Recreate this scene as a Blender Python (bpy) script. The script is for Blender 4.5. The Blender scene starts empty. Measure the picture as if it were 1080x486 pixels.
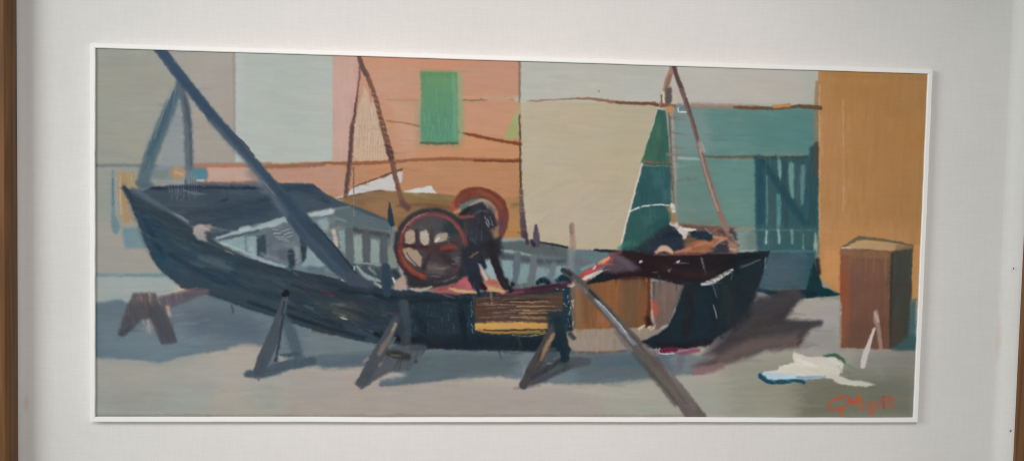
# A framed oil painting of a beached fishing boat, hung on a wall, seen close up.
# The painted surface is a thin relief of paint: every brush mark below is given in
# millimetres on the canvas (origin top left) and is laid down in order, wet over dry,
# giving colour and thickness; each painted motif then becomes its own mesh.
import bpy, math, random
import numpy as np
from mathutils import Matrix, Vector

scene = bpy.context.scene
col = scene.collection
W, H = 0.814, 0.34968              # canvas, metres
ZC = 1.5                       # height of its middle above the floor
PAINT_GAIN = 1.0            # mark colours below have the lamps' uneven light divided out

def P(u, v, d=0.0):
    """canvas millimetres (right, down) and depth in metres into the wall -> world"""
    return (u / 1000.0 - W / 2, d, ZC + H / 2 - v / 1000.0)

# ------------------------------------------------------------------ brush marks
MARKS = [
('F','wall_olive',(156,159,149),[-5.4,-5.1,135.3,-9.7,137.0,217.7,-5.5,219.4],{'c2': (156,155,148),'gd': 0,'mo': 3,'st': (0,3,30,2)}),
('F','wall_olive',(165,160,155),[59.7,-7.3,129.1,-9.5,130.0,108.4,90.9,109.2,42.5,110.3,75.6,32.4],{'c2': (160,155,148),'gd': 90,'sf': 6,'mo': 3,'st': (90,2,20,2),'op': 0.9}),
('F','wall_olive',(152,156,149),[-5.4,113.2,42.5,112.1,42.7,163.5,-5.5,164.4],{'sf': 4,'mo': 3}),
('F','wall_olive',(162,158,152),[-5.5,164.4,69.1,163.1,69.3,213.0,-5.5,214.0],{'sf': 8,'mo': 3,'op': 0.8}),
('F','wall_pale',(169,179,175),[128.7,-9.5,220.9,-12.5,222.4,106.3,129.5,108.4],{'c2': (175,184,179),'gd': 90,'mo': 3,'st': (0,3,30,2),'sf': 0.8}),
('F','wall_pale',(177,188,189),[129.1,-9.5,136.2,-9.7,137.1,104.6,129.9,104.8],{'sf': 2.5,'op': 0.8}),
('F','wall_pale',(178,185,183),[135.5,21.7,161.3,19.1,162.0,97.7,137.9,98.2],{'sf': 9,'op': 0.45}),
('S','wall_olive',(135,127,122),[126.9,-5.0,2.21,127.8,48.8,1.95,128.5,93.9,1.33],{'op': 0.5,'sf': 1}),
('F','wall_pink',(190,142,118),[220.5,-12.5,400.7,-18.4,403.4,102.3,221.9,106.3],{'c2': (186,140,110),'gd': 90,'mo': 4,'st': (0,4,25,2),'sf': 0.8}),
('F','wall_pink',(190,156,146),[220.0,-12.5,247.0,-13.4,243.1,27.5,240.5,105.9,221.5,106.4],{'c2': (190,162,149),'gd': 90,'mo': 4,'st': (80,3,25,2),'sf': 1.5}),
('S','wall_pink',(191,147,149),[243.7,5.7,2.71,238.8,45.8,2.71,237.5,82.3,2.72],{'op': 0.55,'sf': 2}),
('F','wall_pink',(191,137,112),[248.9,-7.1,328.0,-9.6,400.1,-4.6,400.5,13.7,328.3,6.8,264.6,10.5],{'sf': 6,'op': 0.5}),
('F','wall_pink',(190,148,124),[274.0,35.7,303.3,44.0,304.2,97.2,288.7,97.5],{'sf': 6,'op': 0.5}),
('F','wall_pink',(196,147,117),[346.5,42.8,400.2,43.2,387.0,74.9,347.0,68.5],{'sf': 3,'op': 0.6}),
('F','wall_pink',(186,152,132),[250.0,9.2,300.9,9.4,301.4,34.9,263.2,39.7],{'sf': 7,'op': 0.5}),
('F','wall_pink',(184,146,129),[346.7,6.2,398.5,8.3,399.0,30.3,348.9,26.3],{'sf': 7,'op': 0.45}),
('F','wall_pink',(190,155,135),[275.9,39.3,303.5,51.3,302.1,80.7,284.0,90.3],{'sf': 6,'op': 0.5}),
('F','wall_pink',(189,147,123),[349.3,44.6,384.4,43.6,379.4,69.6,351.5,64.8],{'sf': 5,'op': 0.5}),
('F','wall_pink',(190,139,102),[344.3,72.3,402.0,80.1,402.3,96.8,302.4,99.0,302.2,86.2],{'sf': 2,'op': 0.8,'st': (0,4,25,2)}),
('F','wall_pink',(192,172,152),[250.3,29.1,256.8,38.0,264.3,56.0,272.9,81.4,276.8,99.6,239.5,102.3,241.7,63.9],{'c2': (189,166,144),'gd': 90,'sf': 1.5,'st': (90,7,12,1.0),'op': 0.9}),
('F','wall_tan',(183,135,106),[86.5,106.6,403.2,94.9,404.9,171.2,248.7,171.9,166.8,134.0,86.6,127.4],{'c2': (177,130,93),'gd': 0,'sf': 1,'mo': 5,'st': (0,4,25,2)}),
('F','wall_tan',(177,137,120),[162.1,108.6,231.4,106.1,233.6,133.6,207.3,131.3,175.7,121.9,164.9,116.7],{'c2': (181,142,121),'gd': 0,'sf': 3,'mo': 6}),
('F','wall_tan',(178,132,99),[288.7,101.2,402.4,97.7,403.1,130.2,316.8,131.9,289.1,123.2],{'sf': 4,'op': 0.7,'st': (0,4,25,2)}),
('F','wall_tan',(165,125,86),[387.3,132.4,404.0,130.2,406.8,171.2,385.3,171.5],{'c2': (172,127,76),'gd': 90,'sf': 2,'mo': 6}),
('S','wall_pink',(209,200,186),[242.6,61.2,0.72,242.4,73.0,0.82,242.5,96.7,0.54],{'op': 0.55,'sf': 0.4,'dry': 0.45}),
('S','wall_pink',(209,200,186),[245.2,58.4,0.72,245.0,72.9,0.82,245.1,96.7,0.54],{'op': 0.55,'sf': 0.4,'dry': 0.45}),
('S','wall_pink',(209,200,186),[247.8,55.6,0.73,247.7,72.9,0.82,247.7,96.6,0.55],{'op': 0.55,'sf': 0.4,'dry': 0.45}),
('S','wall_pink',(209,200,186),[250.4,52.8,0.73,250.3,72.8,0.82,250.4,96.6,0.55],{'op': 0.55,'sf': 0.4,'dry': 0.45}),
('S','wall_pink',(209,200,186),[253.0,50.0,0.73,252.9,72.7,0.82,253.0,96.5,0.55],{'op': 0.55,'sf': 0.4,'dry': 0.45}),
('S','wall_pink',(209,200,186),[255.6,47.2,0.73,255.6,72.7,0.82,255.6,96.4,0.55],{'op': 0.55,'sf': 0.4,'dry': 0.45}),
('S','wall_pink',(209,200,186),[258.2,49.8,0.73,258.2,72.6,0.82,258.3,96.4,0.55],{'op': 0.55,'sf': 0.4,'dry': 0.45}),
('S','wall_pink',(209,200,186),[260.9,52.5,0.73,260.8,72.5,0.82,260.9,96.3,0.55],{'op': 0.55,'sf': 0.4,'dry': 0.45}),
('S','wall_pink',(209,200,186),[263.6,55.1,0.73,263.5,72.5,0.82,263.5,96.3,0.55],{'op': 0.55,'sf': 0.4,'dry': 0.45}),
('S','wall_pink',(209,200,186),[266.3,57.8,0.73,266.1,72.4,0.82,266.2,96.2,0.55],{'op': 0.55,'sf': 0.4,'dry': 0.45}),
('S','wall_pink',(209,200,186),[268.9,60.5,0.73,268.7,72.3,0.82,268.8,96.1,0.55],{'op': 0.55,'sf': 0.4,'dry': 0.45}),
('S','wall_pink',(209,200,186),[271.6,63.1,0.73,271.4,72.3,0.82,271.5,96.1,0.55],{'op': 0.55,'sf': 0.4,'dry': 0.45}),
('S','wall_pink',(209,200,186),[274.3,65.8,0.73,274.0,72.2,0.82,274.1,96.0,0.55],{'op': 0.55,'sf': 0.4,'dry': 0.45}),
('S','wall_pink',(158,122,101),[243.7,64.8,0.63,243.5,73.0,0.73,243.5,94.9,0.45],{'op': 0.5,'sf': 0.4,'dry': 0.5}),
('S','wall_pink',(158,122,101),[246.3,62.0,0.63,246.1,72.9,0.73,246.2,94.8,0.45],{'op': 0.5,'sf': 0.4,'dry': 0.5}),
('S','wall_pink',(158,122,101),[248.9,59.2,0.63,248.8,72.8,0.73,248.8,94.8,0.45],{'op': 0.5,'sf': 0.4,'dry': 0.5}),
('S','wall_pink',(158,122,101),[251.5,56.4,0.64,251.4,72.8,0.73,251.4,94.7,0.45],{'op': 0.5,'sf': 0.4,'dry': 0.5}),
('S','wall_pink',(158,122,101),[254.1,53.6,0.64,254.0,72.7,0.73,254.1,94.6,0.45],{'op': 0.5,'sf': 0.4,'dry': 0.5}),
('S','wall_pink',(158,122,101),[256.7,50.8,0.64,256.7,72.7,0.73,256.7,94.6,0.45],{'op': 0.5,'sf': 0.4,'dry': 0.5}),
('S','wall_pink',(158,122,101),[259.4,53.4,0.64,259.3,72.6,0.73,259.3,94.5,0.46],{'op': 0.5,'sf': 0.4,'dry': 0.5}),
('S','wall_pink',(158,122,101),[262.0,56.1,0.64,261.9,72.5,0.73,262.0,94.5,0.46],{'op': 0.5,'sf': 0.4,'dry': 0.5}),
('S','wall_pink',(158,122,101),[264.7,58.8,0.64,264.6,72.5,0.73,264.6,94.4,0.46],{'op': 0.5,'sf': 0.4,'dry': 0.5}),
('S','wall_pink',(158,122,101),[267.4,61.4,0.64,267.2,72.4,0.73,267.3,94.3,0.46],{'op': 0.5,'sf': 0.4,'dry': 0.5}),
('S','wall_pink',(158,123,101),[270.1,64.1,0.64,269.8,72.3,0.73,269.9,94.3,0.46],{'op': 0.5,'sf': 0.4,'dry': 0.5}),
('S','wall_pink',(158,123,101),[272.8,66.8,0.64,272.5,72.3,0.73,272.5,94.2,0.46],{'op': 0.5,'sf': 0.4,'dry': 0.5}),
('F','tarpaulin',(135,104,73),[228.2,139.2,237.2,133.5,252.7,130.4,266.3,127.9,288.3,129.2,323.2,130.4,343.6,131.4,346.0,162.9,280.6,164.0,259.4,153.3,241.0,143.5],{'c2': (125,99,65),'gd': 0,'sf': 1,'mo': 8,'st': (8,6,20,2)}),
('F','tarpaulin',(146,110,77),[252.8,140.5,277.3,133.6,288.4,138.0,289.5,150.9,275.9,156.7,257.5,149.6],{'sf': 4,'op': 0.8}),
('S','tarpaulin',(94,75,59),[222.8,137.4,2.27,239.1,133.9,2.27,266.3,128.3,1.83,289.2,129.2,1.37],{'op': 0.8,'sf': 1}),
('S','tarpaulin',(127,111,70),[290.1,130.6,3.67,321.4,132.7,4.61,341.8,135.1,3.7],{'op': 0.7,'sf': 2}),
('S','tarpaulin',(94,65,45),[284.8,142.7,2.75,312.4,141.2,2.76,334.5,143.6,2.77],{'op': 0.6,'sf': 2}),
('F','tarpaulin',(198,201,205),[222.7,136.1,235.4,132.6,241.7,125.6,281.6,111.0,288.9,109.5,288.1,117.7,281.8,125.2,283.7,128.9,266.3,127.4,239.0,133.0,226.4,136.9],{'c2': (192,190,188),'gd': 0,'sf': 0.8,'st': (15,4,15,1.5),'rl': 1.6}),
('F','tarpaulin',(201,205,208),[288.3,129.7,301.0,125.3,316.6,122.7,318.5,126.3,322.3,129.5,303.0,129.9],{'sf': 0.7,'rl': 1.6,'st': (5,4,10,1)}),
('S','tarpaulin',(87,63,45),[240.8,126.1,1.45,261.6,117.4,1.46,287.9,107.2,2.01],{'sf': 0.6,'dry': 0.2}),
('F','wall_band',(179,184,178),[401.2,-18.4,700.3,-28.1,702.9,38.7,402.6,46.8],{'c2': (195,192,184),'gd': 0,'mo': 3,'st': (0,3,30,2),'sf': 0.7}),
('F','wall_band',(194,191,185),[562.2,-0.4,683.8,-0.3,685.0,31.7,565.1,33.1],{'sf': 8,'op': 0.7}),
('F','wall_band',(183,191,179),[684.6,-4.1,699.3,-2.7,700.6,31.2,684.0,29.8],{'sf': 5,'op': 0.7}),
('F','wall_band',(175,181,173),[407.6,0.7,543.1,0.2,543.3,7.6,407.8,7.1],{'sf': 3,'op': 0.6}),
('F','sheet',(183,175,153),[402.5,39.5,449.6,37.2,534.7,38.6,538.7,42.2,503.6,182.8,491.3,186.8,434.3,182.0,410.6,173.0,406.5,157.2],{'c2': (183,173,151),'gd': 90,'mo': 3,'st': (0,3,30,2),'sf': 0.7}),
('F','sheet',(178,170,145),[487.6,48.3,521.7,47.3,511.9,103.7,494.3,122.8],{'sf': 10,'op': 0.6}),
('F','sheet',(183,174,156),[414.2,124.4,499.1,122.7,491.0,174.5,434.1,170.7],{'sf': 12,'op': 0.6}),
('S','sheet',(217,213,199),[538.2,43.2,0.95,527.9,81.8,1.24,515.5,132.7,1.43,504.4,179.0,1.53],{'op': 0.9,'sf': 0.5}),
('S','sheet',(188,181,160),[410.7,137.5,4.68,413.1,158.0,3.75],{'op': 0.6,'sf': 3}),
('S','wall_band',(99,105,99),[479.0,26.5,1.51,479.5,27.9,1.13],{'sf': 0.5}),
('F','sail',(49,93,84),[538.7,43.2,546.3,43.9,550.1,74.7,552.7,95.3,523.1,95.9,529.1,75.2],{'c2': (61,105,86),'gd': 90,'sf': 0.7,'mo': 5,'st': (85,4,14,1.5)}),
('F','sail',(39,87,90),[525.9,94.9,552.6,94.3,555.2,116.8,559.8,140.3,559.4,159.2,554.0,170.7,534.3,186.1,505.6,185.6,510.5,158.2],{'c2': (39,84,84),'gd': 90,'sf': 0.7,'mo': 5,'st': (80,4,14,1.5)}),
('S','sail',(36,82,77),[541.6,46.8,4.77,545.4,74.8,6.69,542.0,91.7,7.65],{'op': 0.5,'sf': 3}),
('F','sail',(39,83,91),[524.6,114.6,536.7,105.0,552.1,106.5,555.7,132.8,531.8,135.2,522.3,137.3],{'sf': 4,'op': 0.7,'st': (80,4,14,1.5)}),
('F','sail',(42,90,87),[516.8,143.9,537.7,138.8,558.9,140.3,559.4,157.3,534.1,180.5,509.3,182.7],{'c2': (38,78,81),'gd': 40,'sf': 1.5,'mo': 5}),
('F','sail',(32,49,60),[559.3,153.6,563.6,168.6,562.1,183.8,519.9,186.3,512.2,183.6,531.0,172.9,546.0,159.5],{'sf': 3,'mo': 5}),
('S','sail',(56,114,100),[503.5,180.9,2.86,512.0,175.1,4.77,521.6,176.9,2.87],{'op': 0.8,'sf': 2}),
('S','sail',(118,94,78),[525.9,94.0,2.38,539.3,95.6,2.1,552.7,94.8,2.39],{'op': 0.85,'sf': 0.8,'dry': 0.2}),
('S','sail',(128,148,140),[525.0,97.7,1.14,538.4,98.4,1.15,550.8,98.1,0.96],{'op': 0.7,'sf': 0.7}),
('S','sail',(213,219,212),[512.5,144.5,2.1,520.5,140.6,1.72,531.9,137.5,1.53,543.4,136.7,1.34,557.8,137.5,1.54],{'sf': 0.5,'rl': 1.5,'dry': 0.1}),
('F','sail',(71,118,101),[535.2,54.5,541.8,50.5,544.3,71.1,535.8,75.0],{'sf': 3,'op': 0.55}),
('F','sail',(58,106,105),[532.8,103.2,543.3,101.1,546.7,117.9,535.3,121.9],{'sf': 3,'op': 0.6}),
('F','sail',(26,71,77),[523.8,122.2,531.5,123.9,529.9,133.3,520.4,135.4],{'sf': 2.5,'op': 0.6}),
('F','sail',(73,113,114),[544.9,121.7,556.3,119.6,556.7,132.8,547.1,134.0],{'sf': 2.5,'op': 0.5}),
('F','sail',(63,108,106),[522.6,146.7,537.8,142.6,543.8,150.1,528.7,159.8],{'sf': 3,'op': 0.5}),
('F','wall_teal',(100,141,137),[548.1,39.2,703.8,35.9,708.6,161.5,559.6,164.0,553.9,102.7],{'c2': (99,141,137),'gd': 0,'sf': 0.8,'mo': 5,'st': (0,4,30,2.5)}),
('F','wall_teal',(122,146,145),[555.9,44.6,584.6,41.9,595.5,83.0,557.2,85.8],{'sf': 5,'op': 0.8}),
('F','wall_teal',(88,136,134),[626.1,42.7,702.9,38.7,704.5,80.4,642.1,83.8],{'sf': 10,'op': 0.8}),
('F','wall_teal',(105,136,131),[559.3,93.2,595.9,92.4,613.4,154.5,562.3,157.3],{'sf': 6,'op': 0.7,'mo': 4}),
('F','wall_teal',(105,145,139),[595.9,94.3,638.5,93.3,641.5,150.2,613.3,150.7],{'sf': 6,'op': 0.6}),
('S','wall_teal',(144,140,132),[552.1,44.7,5.73,555.2,83.9,6.7,557.5,126.2,5.76,558.3,154.5,5.77],{'sf': 1.5,'op': 0.85,'mo': 6}),
('S','wall_teal',(80,72,70),[549.8,46.6,1.43,552.5,74.6,1.44,553.7,98.0,2.4,555.4,121.5,1.54],{'op': 0.7,'sf': 0.8,'dry': 0.2}),
('S','wall_teal',(94,78,76),[556.7,100.8,1.44,556.4,121.5,1.34,557.7,134.7,1.15],{'op': 0.7,'sf': 0.6}),
('S','wall_teal',(180,171,163),[553.2,48.4,1.91,555.7,83.9,1.92,558.0,112.1,1.92],{'op': 0.6,'sf': 1,'dry': 0.3}),
('S','wall_teal',(151,130,100),[554.0,139.5,6.72,558.1,147.9,5.77,558.4,155.5,5.77],{'op': 0.8,'sf': 2}),
('S','wall_teal',(213,210,209),[555.9,137.6,4.8,557.0,142.3,3.84],{'sf': 1.2,'rl': 1.4}),
('S','wall_teal',(143,120,100),[563.2,156.3,2.89,586.4,157.8,3.38,610.6,158.4,3.88,635.0,158.9,2.92],{'op': 0.8,'sf': 2}),
('S','wall_teal',(116,126,110),[572.7,151.4,5.78,595.9,152.9,5.81],{'op': 0.5,'sf': 3}),
('S','rope',(136,115,101),[549.5,86.9,2.87,563.0,87.0,1.92],{'sf': 1,'op': 0.8}),
('S','rope',(167,184,181),[561.1,89.9,2.88,584.2,90.8,2.89],{'sf': 1.2,'op': 0.8}),
('S','rope',(99,97,84),[586.1,87.9,1.93,603.4,88.0,2.9,627.6,87.4,2.91,642.2,86.6,2.92],{'sf': 0.8,'dry': 0.15}),
('S','rope',(126,137,122),[595.7,86.7,0.96,622.7,85.9,1.16],{'sf': 0.8,'op': 0.6}),
('F','wall_ochre',(183,135,84),[699.3,-28.1,824.5,-32.2,837.9,261.6,745.9,225.5,733.9,224.7,722.8,219.0,709.4,206.6,704.5,118.5],{'c2': (184,138,87),'gd': 90,'sf': 0.8,'mo': 5,'st': (90,4,26,2)}),
('F','wall_ochre',(189,139,94),[702.3,23.6,727.8,22.9,737.1,204.4,711.3,204.7],{'sf': 10,'op': 0.6,'st': (90,5,26,2)}),
('F','wall_ochre',(180,133,83),[757.0,12.6,806.5,11.2,807.9,155.0,772.9,155.6],{'sf': 14,'op': 0.6}),
('F','wall_ochre',(199,146,96),[709.3,151.9,804.8,153.1,805.8,176.3,733.5,214.1,713.4,206.6],{'sf': 10,'op': 0.8}),
('F','wall_ochre',(212,153,97),[710.3,177.8,730.0,177.5,733.8,222.7,713.5,211.4],{'sf': 4,'op': 0.7}),
('S','wall_ochre',(217,179,134),[702.4,14.2,1.37,705.5,99.4,1.38,707.8,166.3,1.48],{'op': 0.7,'sf': 0.6,'dry': 0.3}),
('S','wall_ochre',(215,172,119),[727.0,27.7,1.18,730.4,98.9,1.58,731.5,139.0,1.19],{'op': 0.6,'sf': 0.6,'dry': 0.3}),
('S','wall_ochre',(205,161,112),[734.5,41.7,0.99,736.6,117.9,0.99],{'op': 0.5,'sf': 0.6,'dry': 0.4}),
('S','wall_ochre',(172,124,79),[707.4,2.7,1.96,736.9,4.7,2.95,776.4,4.4,2.97,812.2,4.3,1.99],{'op': 0.6,'sf': 2}),
('S','wall_ochre',(163,131,81),[812.2,5.3,2.99,810.9,154.9,3.01],{'op': 0.5,'sf': 2}),
('S','wall_teal',(158,120,96),[699.4,11.4,3.42,699.5,28.4,3.92,700.2,71.0,2.94],{'op': 0.75,'sf': 1}),
('S','rope',(116,126,131),[-1.1,109.9,3.48,42.5,109.0,3.51,86.5,109.3,3.09],{'sf': 1.2,'op': 0.9}),
('S','rope',(117,123,128),[42.5,112.1,4.38,86.5,113.0,4.42],{'sf': 3,'op': 0.5}),
('S','rope',(149,119,103),[86.5,107.1,2.21,121.9,105.8,2.67,162.1,104.9,3.13],{'sf': 1,'op': 0.8}),
('S','rope',(164,103,89),[90.9,109.2,1.77,126.4,108.0,1.78,166.6,106.7,1.79],{'sf': 1,'op': 0.75}),
('S','rope',(139,101,79),[158.5,107.7,4.03,184.5,106.3,4.04,213.3,103.8,3.61],{'sf': 0.9}),
('S','rope',(140,90,60),[211.5,102.7,2.26,238.6,102.8,3.63,265.9,101.2,3.65,293.3,98.8,2.75,330.0,96.1,3.32,357.7,96.4,3.15,403.3,96.3,3.73],{'sf': 0.7,'dry': 0.12}),
('S','rope',(99,52,27),[357.7,97.5,1.67,403.3,97.0,2.24],{'sf': 0.6,'op': 0.8}),
('S','rope',(155,130,106),[272.3,40.8,1.27,304.2,40.3,2.01],{'sf': 0.8,'op': 0.7}),
('S','rope',(117,109,81),[343.6,38.8,1.11,356.6,38.7,1.66,369.5,37.6,1.67],{'sf': 0.6}),
('S','rope',(177,154,128),[367.6,36.7,2.31,401.0,35.4,2.79],{'sf': 1.5,'op': 0.8}),
('S','rope',(195,153,132),[343.6,36.5,2.76,375.0,35.6,2.78],{'sf': 1.5,'op': 0.6}),
('S','rope',(147,104,74),[272.6,60.8,1.28,288.1,62.3,1.64,304.6,65.5,1.83],{'sf': 0.8,'op': 0.85}),
('S','rope',(118,64,35),[342.4,70.0,2.03,361.9,73.7,2.78,385.2,77.7,3.16,402.9,79.9,3.73],{'sf': 0.7,'dry': 0.08}),
('S','rope',(140,106,80),[408.5,37.9,0.75,417.8,37.7,1.49,440.2,35.6,1.12,468.3,33.9,2.35,496.7,36.9,3.03,525.2,37.5,3.42,534.7,36.3,2.86],{'sf': 0.8,'dry': 0.1}),
('S','rope',(178,182,173),[398.2,36.8,4.65,408.5,37.4,3.73],{'sf': 2,'op': 0.7}),
('S','rope',(105,70,48),[496.7,37.2,1.7,525.2,37.2,2.47,538.5,38.5,3.05],{'sf': 0.7,'dry': 0.1}),
('S','rope',(154,130,119),[572.9,37.6,4.79,611.4,37.9,4.82,640.4,37.6,3.88],{'sf': 2,'op': 0.85}),
('S','rope',(103,82,61),[616.3,38.7,2.9,655.0,38.6,3.4,679.3,36.1,3.42,703.8,36.8,4.41],{'sf': 0.8,'dry': 0.1}),
('S','rope',(193,142,91),[655.9,36.7,3.11,671.5,34.9,3.9],{'sf': 1}),
('S','rope',(122,136,132),[544.4,42.1,1.91,558.7,43.6,2.87],{'sf': 1,'op': 0.5}),
('F','shutter',(90,141,100),[304.2,12.5,339.9,12.4,341.4,43.0,341.7,81.1,306.3,81.5,305.2,44.0],{'c2': (83,138,110),'gd': 90,'sf': 0.9,'mo': 5,'st': (90,5,14,1.2),'rl': 1.3}),
('F','shutter',(82,136,89),[304.6,12.1,339.5,11.9,339.6,17.4,304.7,18.4],{'sf': 2,'op': 0.7}),
('F','shutter',(82,138,112),[305.2,45.8,341.0,44.8,341.7,79.7,305.8,80.6],{'sf': 8,'op': 0.8,'st': (90,8,9,1)}),
('S','shutter',(117,171,150),[308.0,47.6,0.55,308.6,60.4,0.73,308.6,72.3,0.46],{'op': 0.55,'sf': 0.4,'dry': 0.5}),
('S','shutter',(117,171,151),[310.4,53.9,0.55,310.9,60.3,0.73,311.0,76.8,0.46],{'op': 0.55,'sf': 0.4,'dry': 0.5}),
('S','shutter',(117,171,151),[312.6,50.2,0.55,313.2,60.2,0.73,313.2,74.0,0.46],{'op': 0.55,'sf': 0.4,'dry': 0.5}),
('S','shutter',(118,171,151),[315.0,56.5,0.55,315.4,60.2,0.73,315.6,78.5,0.46],{'op': 0.55,'sf': 0.4,'dry': 0.5}),
('S','shutter',(118,171,151),[317.2,52.8,0.55,317.7,60.1,0.73,317.8,75.7,0.46],{'op': 0.55,'sf': 0.4,'dry': 0.5}),
('S','shutter',(118,171,151),[319.5,49.1,0.55,320.0,60.1,0.73,320.1,72.9,0.46],{'op': 0.55,'sf': 0.4,'dry': 0.5}),
('S','shutter',(118,171,151),[321.9,55.4,0.55,322.3,60.0,0.73,322.5,77.4,0.46],{'op': 0.55,'sf': 0.4,'dry': 0.5}),
('S','shutter',(118,171,151),[324.1,51.7,0.55,324.6,59.9,0.74,324.7,74.6,0.46],{'op': 0.55,'sf': 0.4,'dry': 0.5}),
('S','shutter',(118,171,151),[326.3,48.0,0.55,326.9,59.9,0.74,327.0,71.8,0.46],{'op': 0.55,'sf': 0.4,'dry': 0.5}),
('S','shutter',(118,171,151),[328.8,54.3,0.55,329.2,59.8,0.74,329.3,76.3,0.46],{'op': 0.55,'sf': 0.4,'dry': 0.5}),
('S','shutter',(118,171,151),[331.0,50.6,0.55,331.5,59.8,0.74,331.6,73.5,0.46],{'op': 0.55,'sf': 0.4,'dry': 0.5}),
('S','shutter',(118,171,151),[333.2,46.9,0.55,333.8,59.7,0.74,334.0,78.1,0.46],{'op': 0.55,'sf': 0.4,'dry': 0.5}),
('S','shutter',(118,171,151),[335.6,53.2,0.55,336.1,59.6,0.74,336.2,75.3,0.46],{'op': 0.55,'sf': 0.4,'dry': 0.5}),
('S','shutter',(118,171,151),[337.9,49.5,0.55,338.4,59.6,0.74,338.5,72.4,0.46],{'op': 0.55,'sf': 0.4,'dry': 0.5}),
('S','shutter',(118,171,151),[340.3,55.9,0.55,340.7,59.5,0.74,340.9,77.0,0.46],{'op': 0.55,'sf': 0.4,'dry': 0.5}),
('S','shutter',(65,82,61),[305.8,81.3,2.2,322.3,81.5,2.58,340.8,80.7,2.21],{'sf': 0.8,'op': 0.85}),
('S','shutter',(113,170,136),[335.9,15.7,2.76,338.2,44.9,3.68,338.8,76.1,3.69],{'sf': 2,'op': 0.5}),
('F','foliage',(137,163,122),[340.4,11.9,345.0,13.6,345.9,37.4,347.1,75.0,342.5,76.0],{'sf': 2,'op': 0.85,'st': (90,6,9,1.5)}),
('S','foliage',(164,154,124),[302.8,38.6,1.83,302.7,58.7,2.75,303.7,62.3,1.83],{'sf': 1.8,'op': 0.7}),
('F','foliage',(153,168,115),[400.6,41.4,401.8,74.6,388.8,75.3,386.5,73.1,394.0,56.3],{'c2': (158,163,113),'gd': 90,'sf': 1.2,'mo': 6}),
('S','wall_pink',(101,105,90),[400.0,-0.9,1.86,400.9,32.1,1.86,400.6,39.5,1.12],{'op': 0.8,'sf': 0.7}),
('S','wall_pink',(77,58,43),[401.8,52.4,1.49,401.1,56.1,0.93,402.2,69.0,1.68,402.7,96.8,1.68,403.6,110.7,2.06,404.5,129.2,1.87],{'sf': 0.6,'dry': 0.1}),
('S','wall_tan',(93,80,83),[404.2,124.6,3.27,405.8,145.1,4.68,408.6,169.3,6.56],{'c2': (71,59,70),'sf': 1.2,'br': 8}),
('S','wall_tan',(111,94,68),[396.8,140.6,4.67,404.2,138.6,3.74],{'op': 0.7,'sf': 2}),
('F','gate',(54,93,100),[638.3,86.7,703.7,85.2,707.5,183.6,642.6,182.6],{'c2': (49,89,96),'gd': 0,'sf': 1.5,'mo': 4,'st': (90,5,20,1.6)}),
('S','gate',(36,78,92),[643.2,89.4,8.75,645.6,129.2,8.77,646.3,174.9,7.82],{'sf': 2.5,'op': 0.9}),
('S','gate',(43,80,87),[698.5,78.7,8.83,700.1,118.6,8.85,701.4,177.9,8.88],{'sf': 1.5,'op': 0.95}),
('S','gate',(75,74,63),[701.3,72.9,4.91,702.4,90.0,3.93,702.5,104.3,2.95],{'sf': 1.2,'op': 0.9}),
('S','gate',(102,142,144),[651.4,106.3,1.56,652.6,133.8,1.95,653.4,155.7,1.56],{'sf': 0.8,'op': 0.8}),
('S','gate',(118,164,162),[663.3,90.9,3.9,664.7,102.2,3.32,665.4,109.8,1.17],{'sf': 0.9}),
('S','gate',(99,145,148),[664.0,125.0,3.91,665.1,140.3,4.31,665.2,157.4,3.92],{'sf': 1.2,'op': 0.9}),
('S','gate',(116,155,152),[676.1,94.4,5.38,676.8,114.3,4.9,678.8,126.7,2.94],{'sf': 1.2,'op': 0.95}),
('S','gate',(101,140,143),[688.4,96.0,4.41,688.1,114.1,4.91,688.3,132.2,3.93],{'sf': 1.5,'op': 0.9}),
('S','gate',(64,93,96),[683.5,96.1,3.92,683.4,118.9,4.9,686.1,139.9,3.93],{'sf': 1.5,'op': 0.8}),
('S','gate',(65,90,97),[656.6,110.0,4.88,656.7,138.5,5.86,658.6,163.3,4.89],{'sf': 2,'op': 0.8}),
('S','gate',(49,77,86),[669.7,92.6,4.88,670.7,119.2,4.89,673.2,162.1,5.89],{'sf': 1.5,'op': 0.85}),
('S','gate',(33,72,84),[645.2,89.4,5.84,660.5,109.9,6.83,679.1,135.2,7.85,695.6,156.9,6.89],{'sf': 2.2,'op': 0.8}),
('S','gate',(55,81,80),[638.3,87.6,3.4,666.6,87.5,3.9,689.0,86.5,2.94,696.8,84.4,1.96],{'sf': 1}),
('S','gate',(121,135,127),[642.1,85.2,1.94,671.3,84.0,1.95,687.0,83.7,1.76],{'sf': 1.2,'op': 0.7}),
('F','gate',(58,97,100),[641.7,155.9,705.4,154.8,706.5,183.6,641.7,182.6],{'sf': 3,'op': 0.75,'mo': 6,'st': (90,5,12,1.2)}),
('S','gate',(102,133,132),[640.8,159.7,1.46,674.1,160.1,1.18,705.6,158.7,1.18],{'sf': 0.8,'op': 0.6,'dry': 0.3}),
('S','gate',(165,195,193),[653.1,161.5,2.35,653.0,172.9,2.93],{'sf': 0.9,'op': 0.85}),
('S','gate',(153,183,181),[665.3,160.3,3.13,666.7,172.7,2.55],{'sf': 0.9,'op': 0.85}),
('S','gate',(131,160,160),[679.0,160.1,2.95,680.0,172.5,2.36],{'sf': 0.9,'op': 0.8,'dry': 0.2}),
('S','gate',(163,189,182),[691.0,163.7,1.57,691.5,178.1,1.77],{'sf': 0.8,'op': 0.7,'dry': 0.3}),
('S','gate',(160,177,162),[704.2,162.5,1.97,704.3,177.9,4.93,704.2,187.5,3.95],{'sf': 1.2}),
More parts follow.
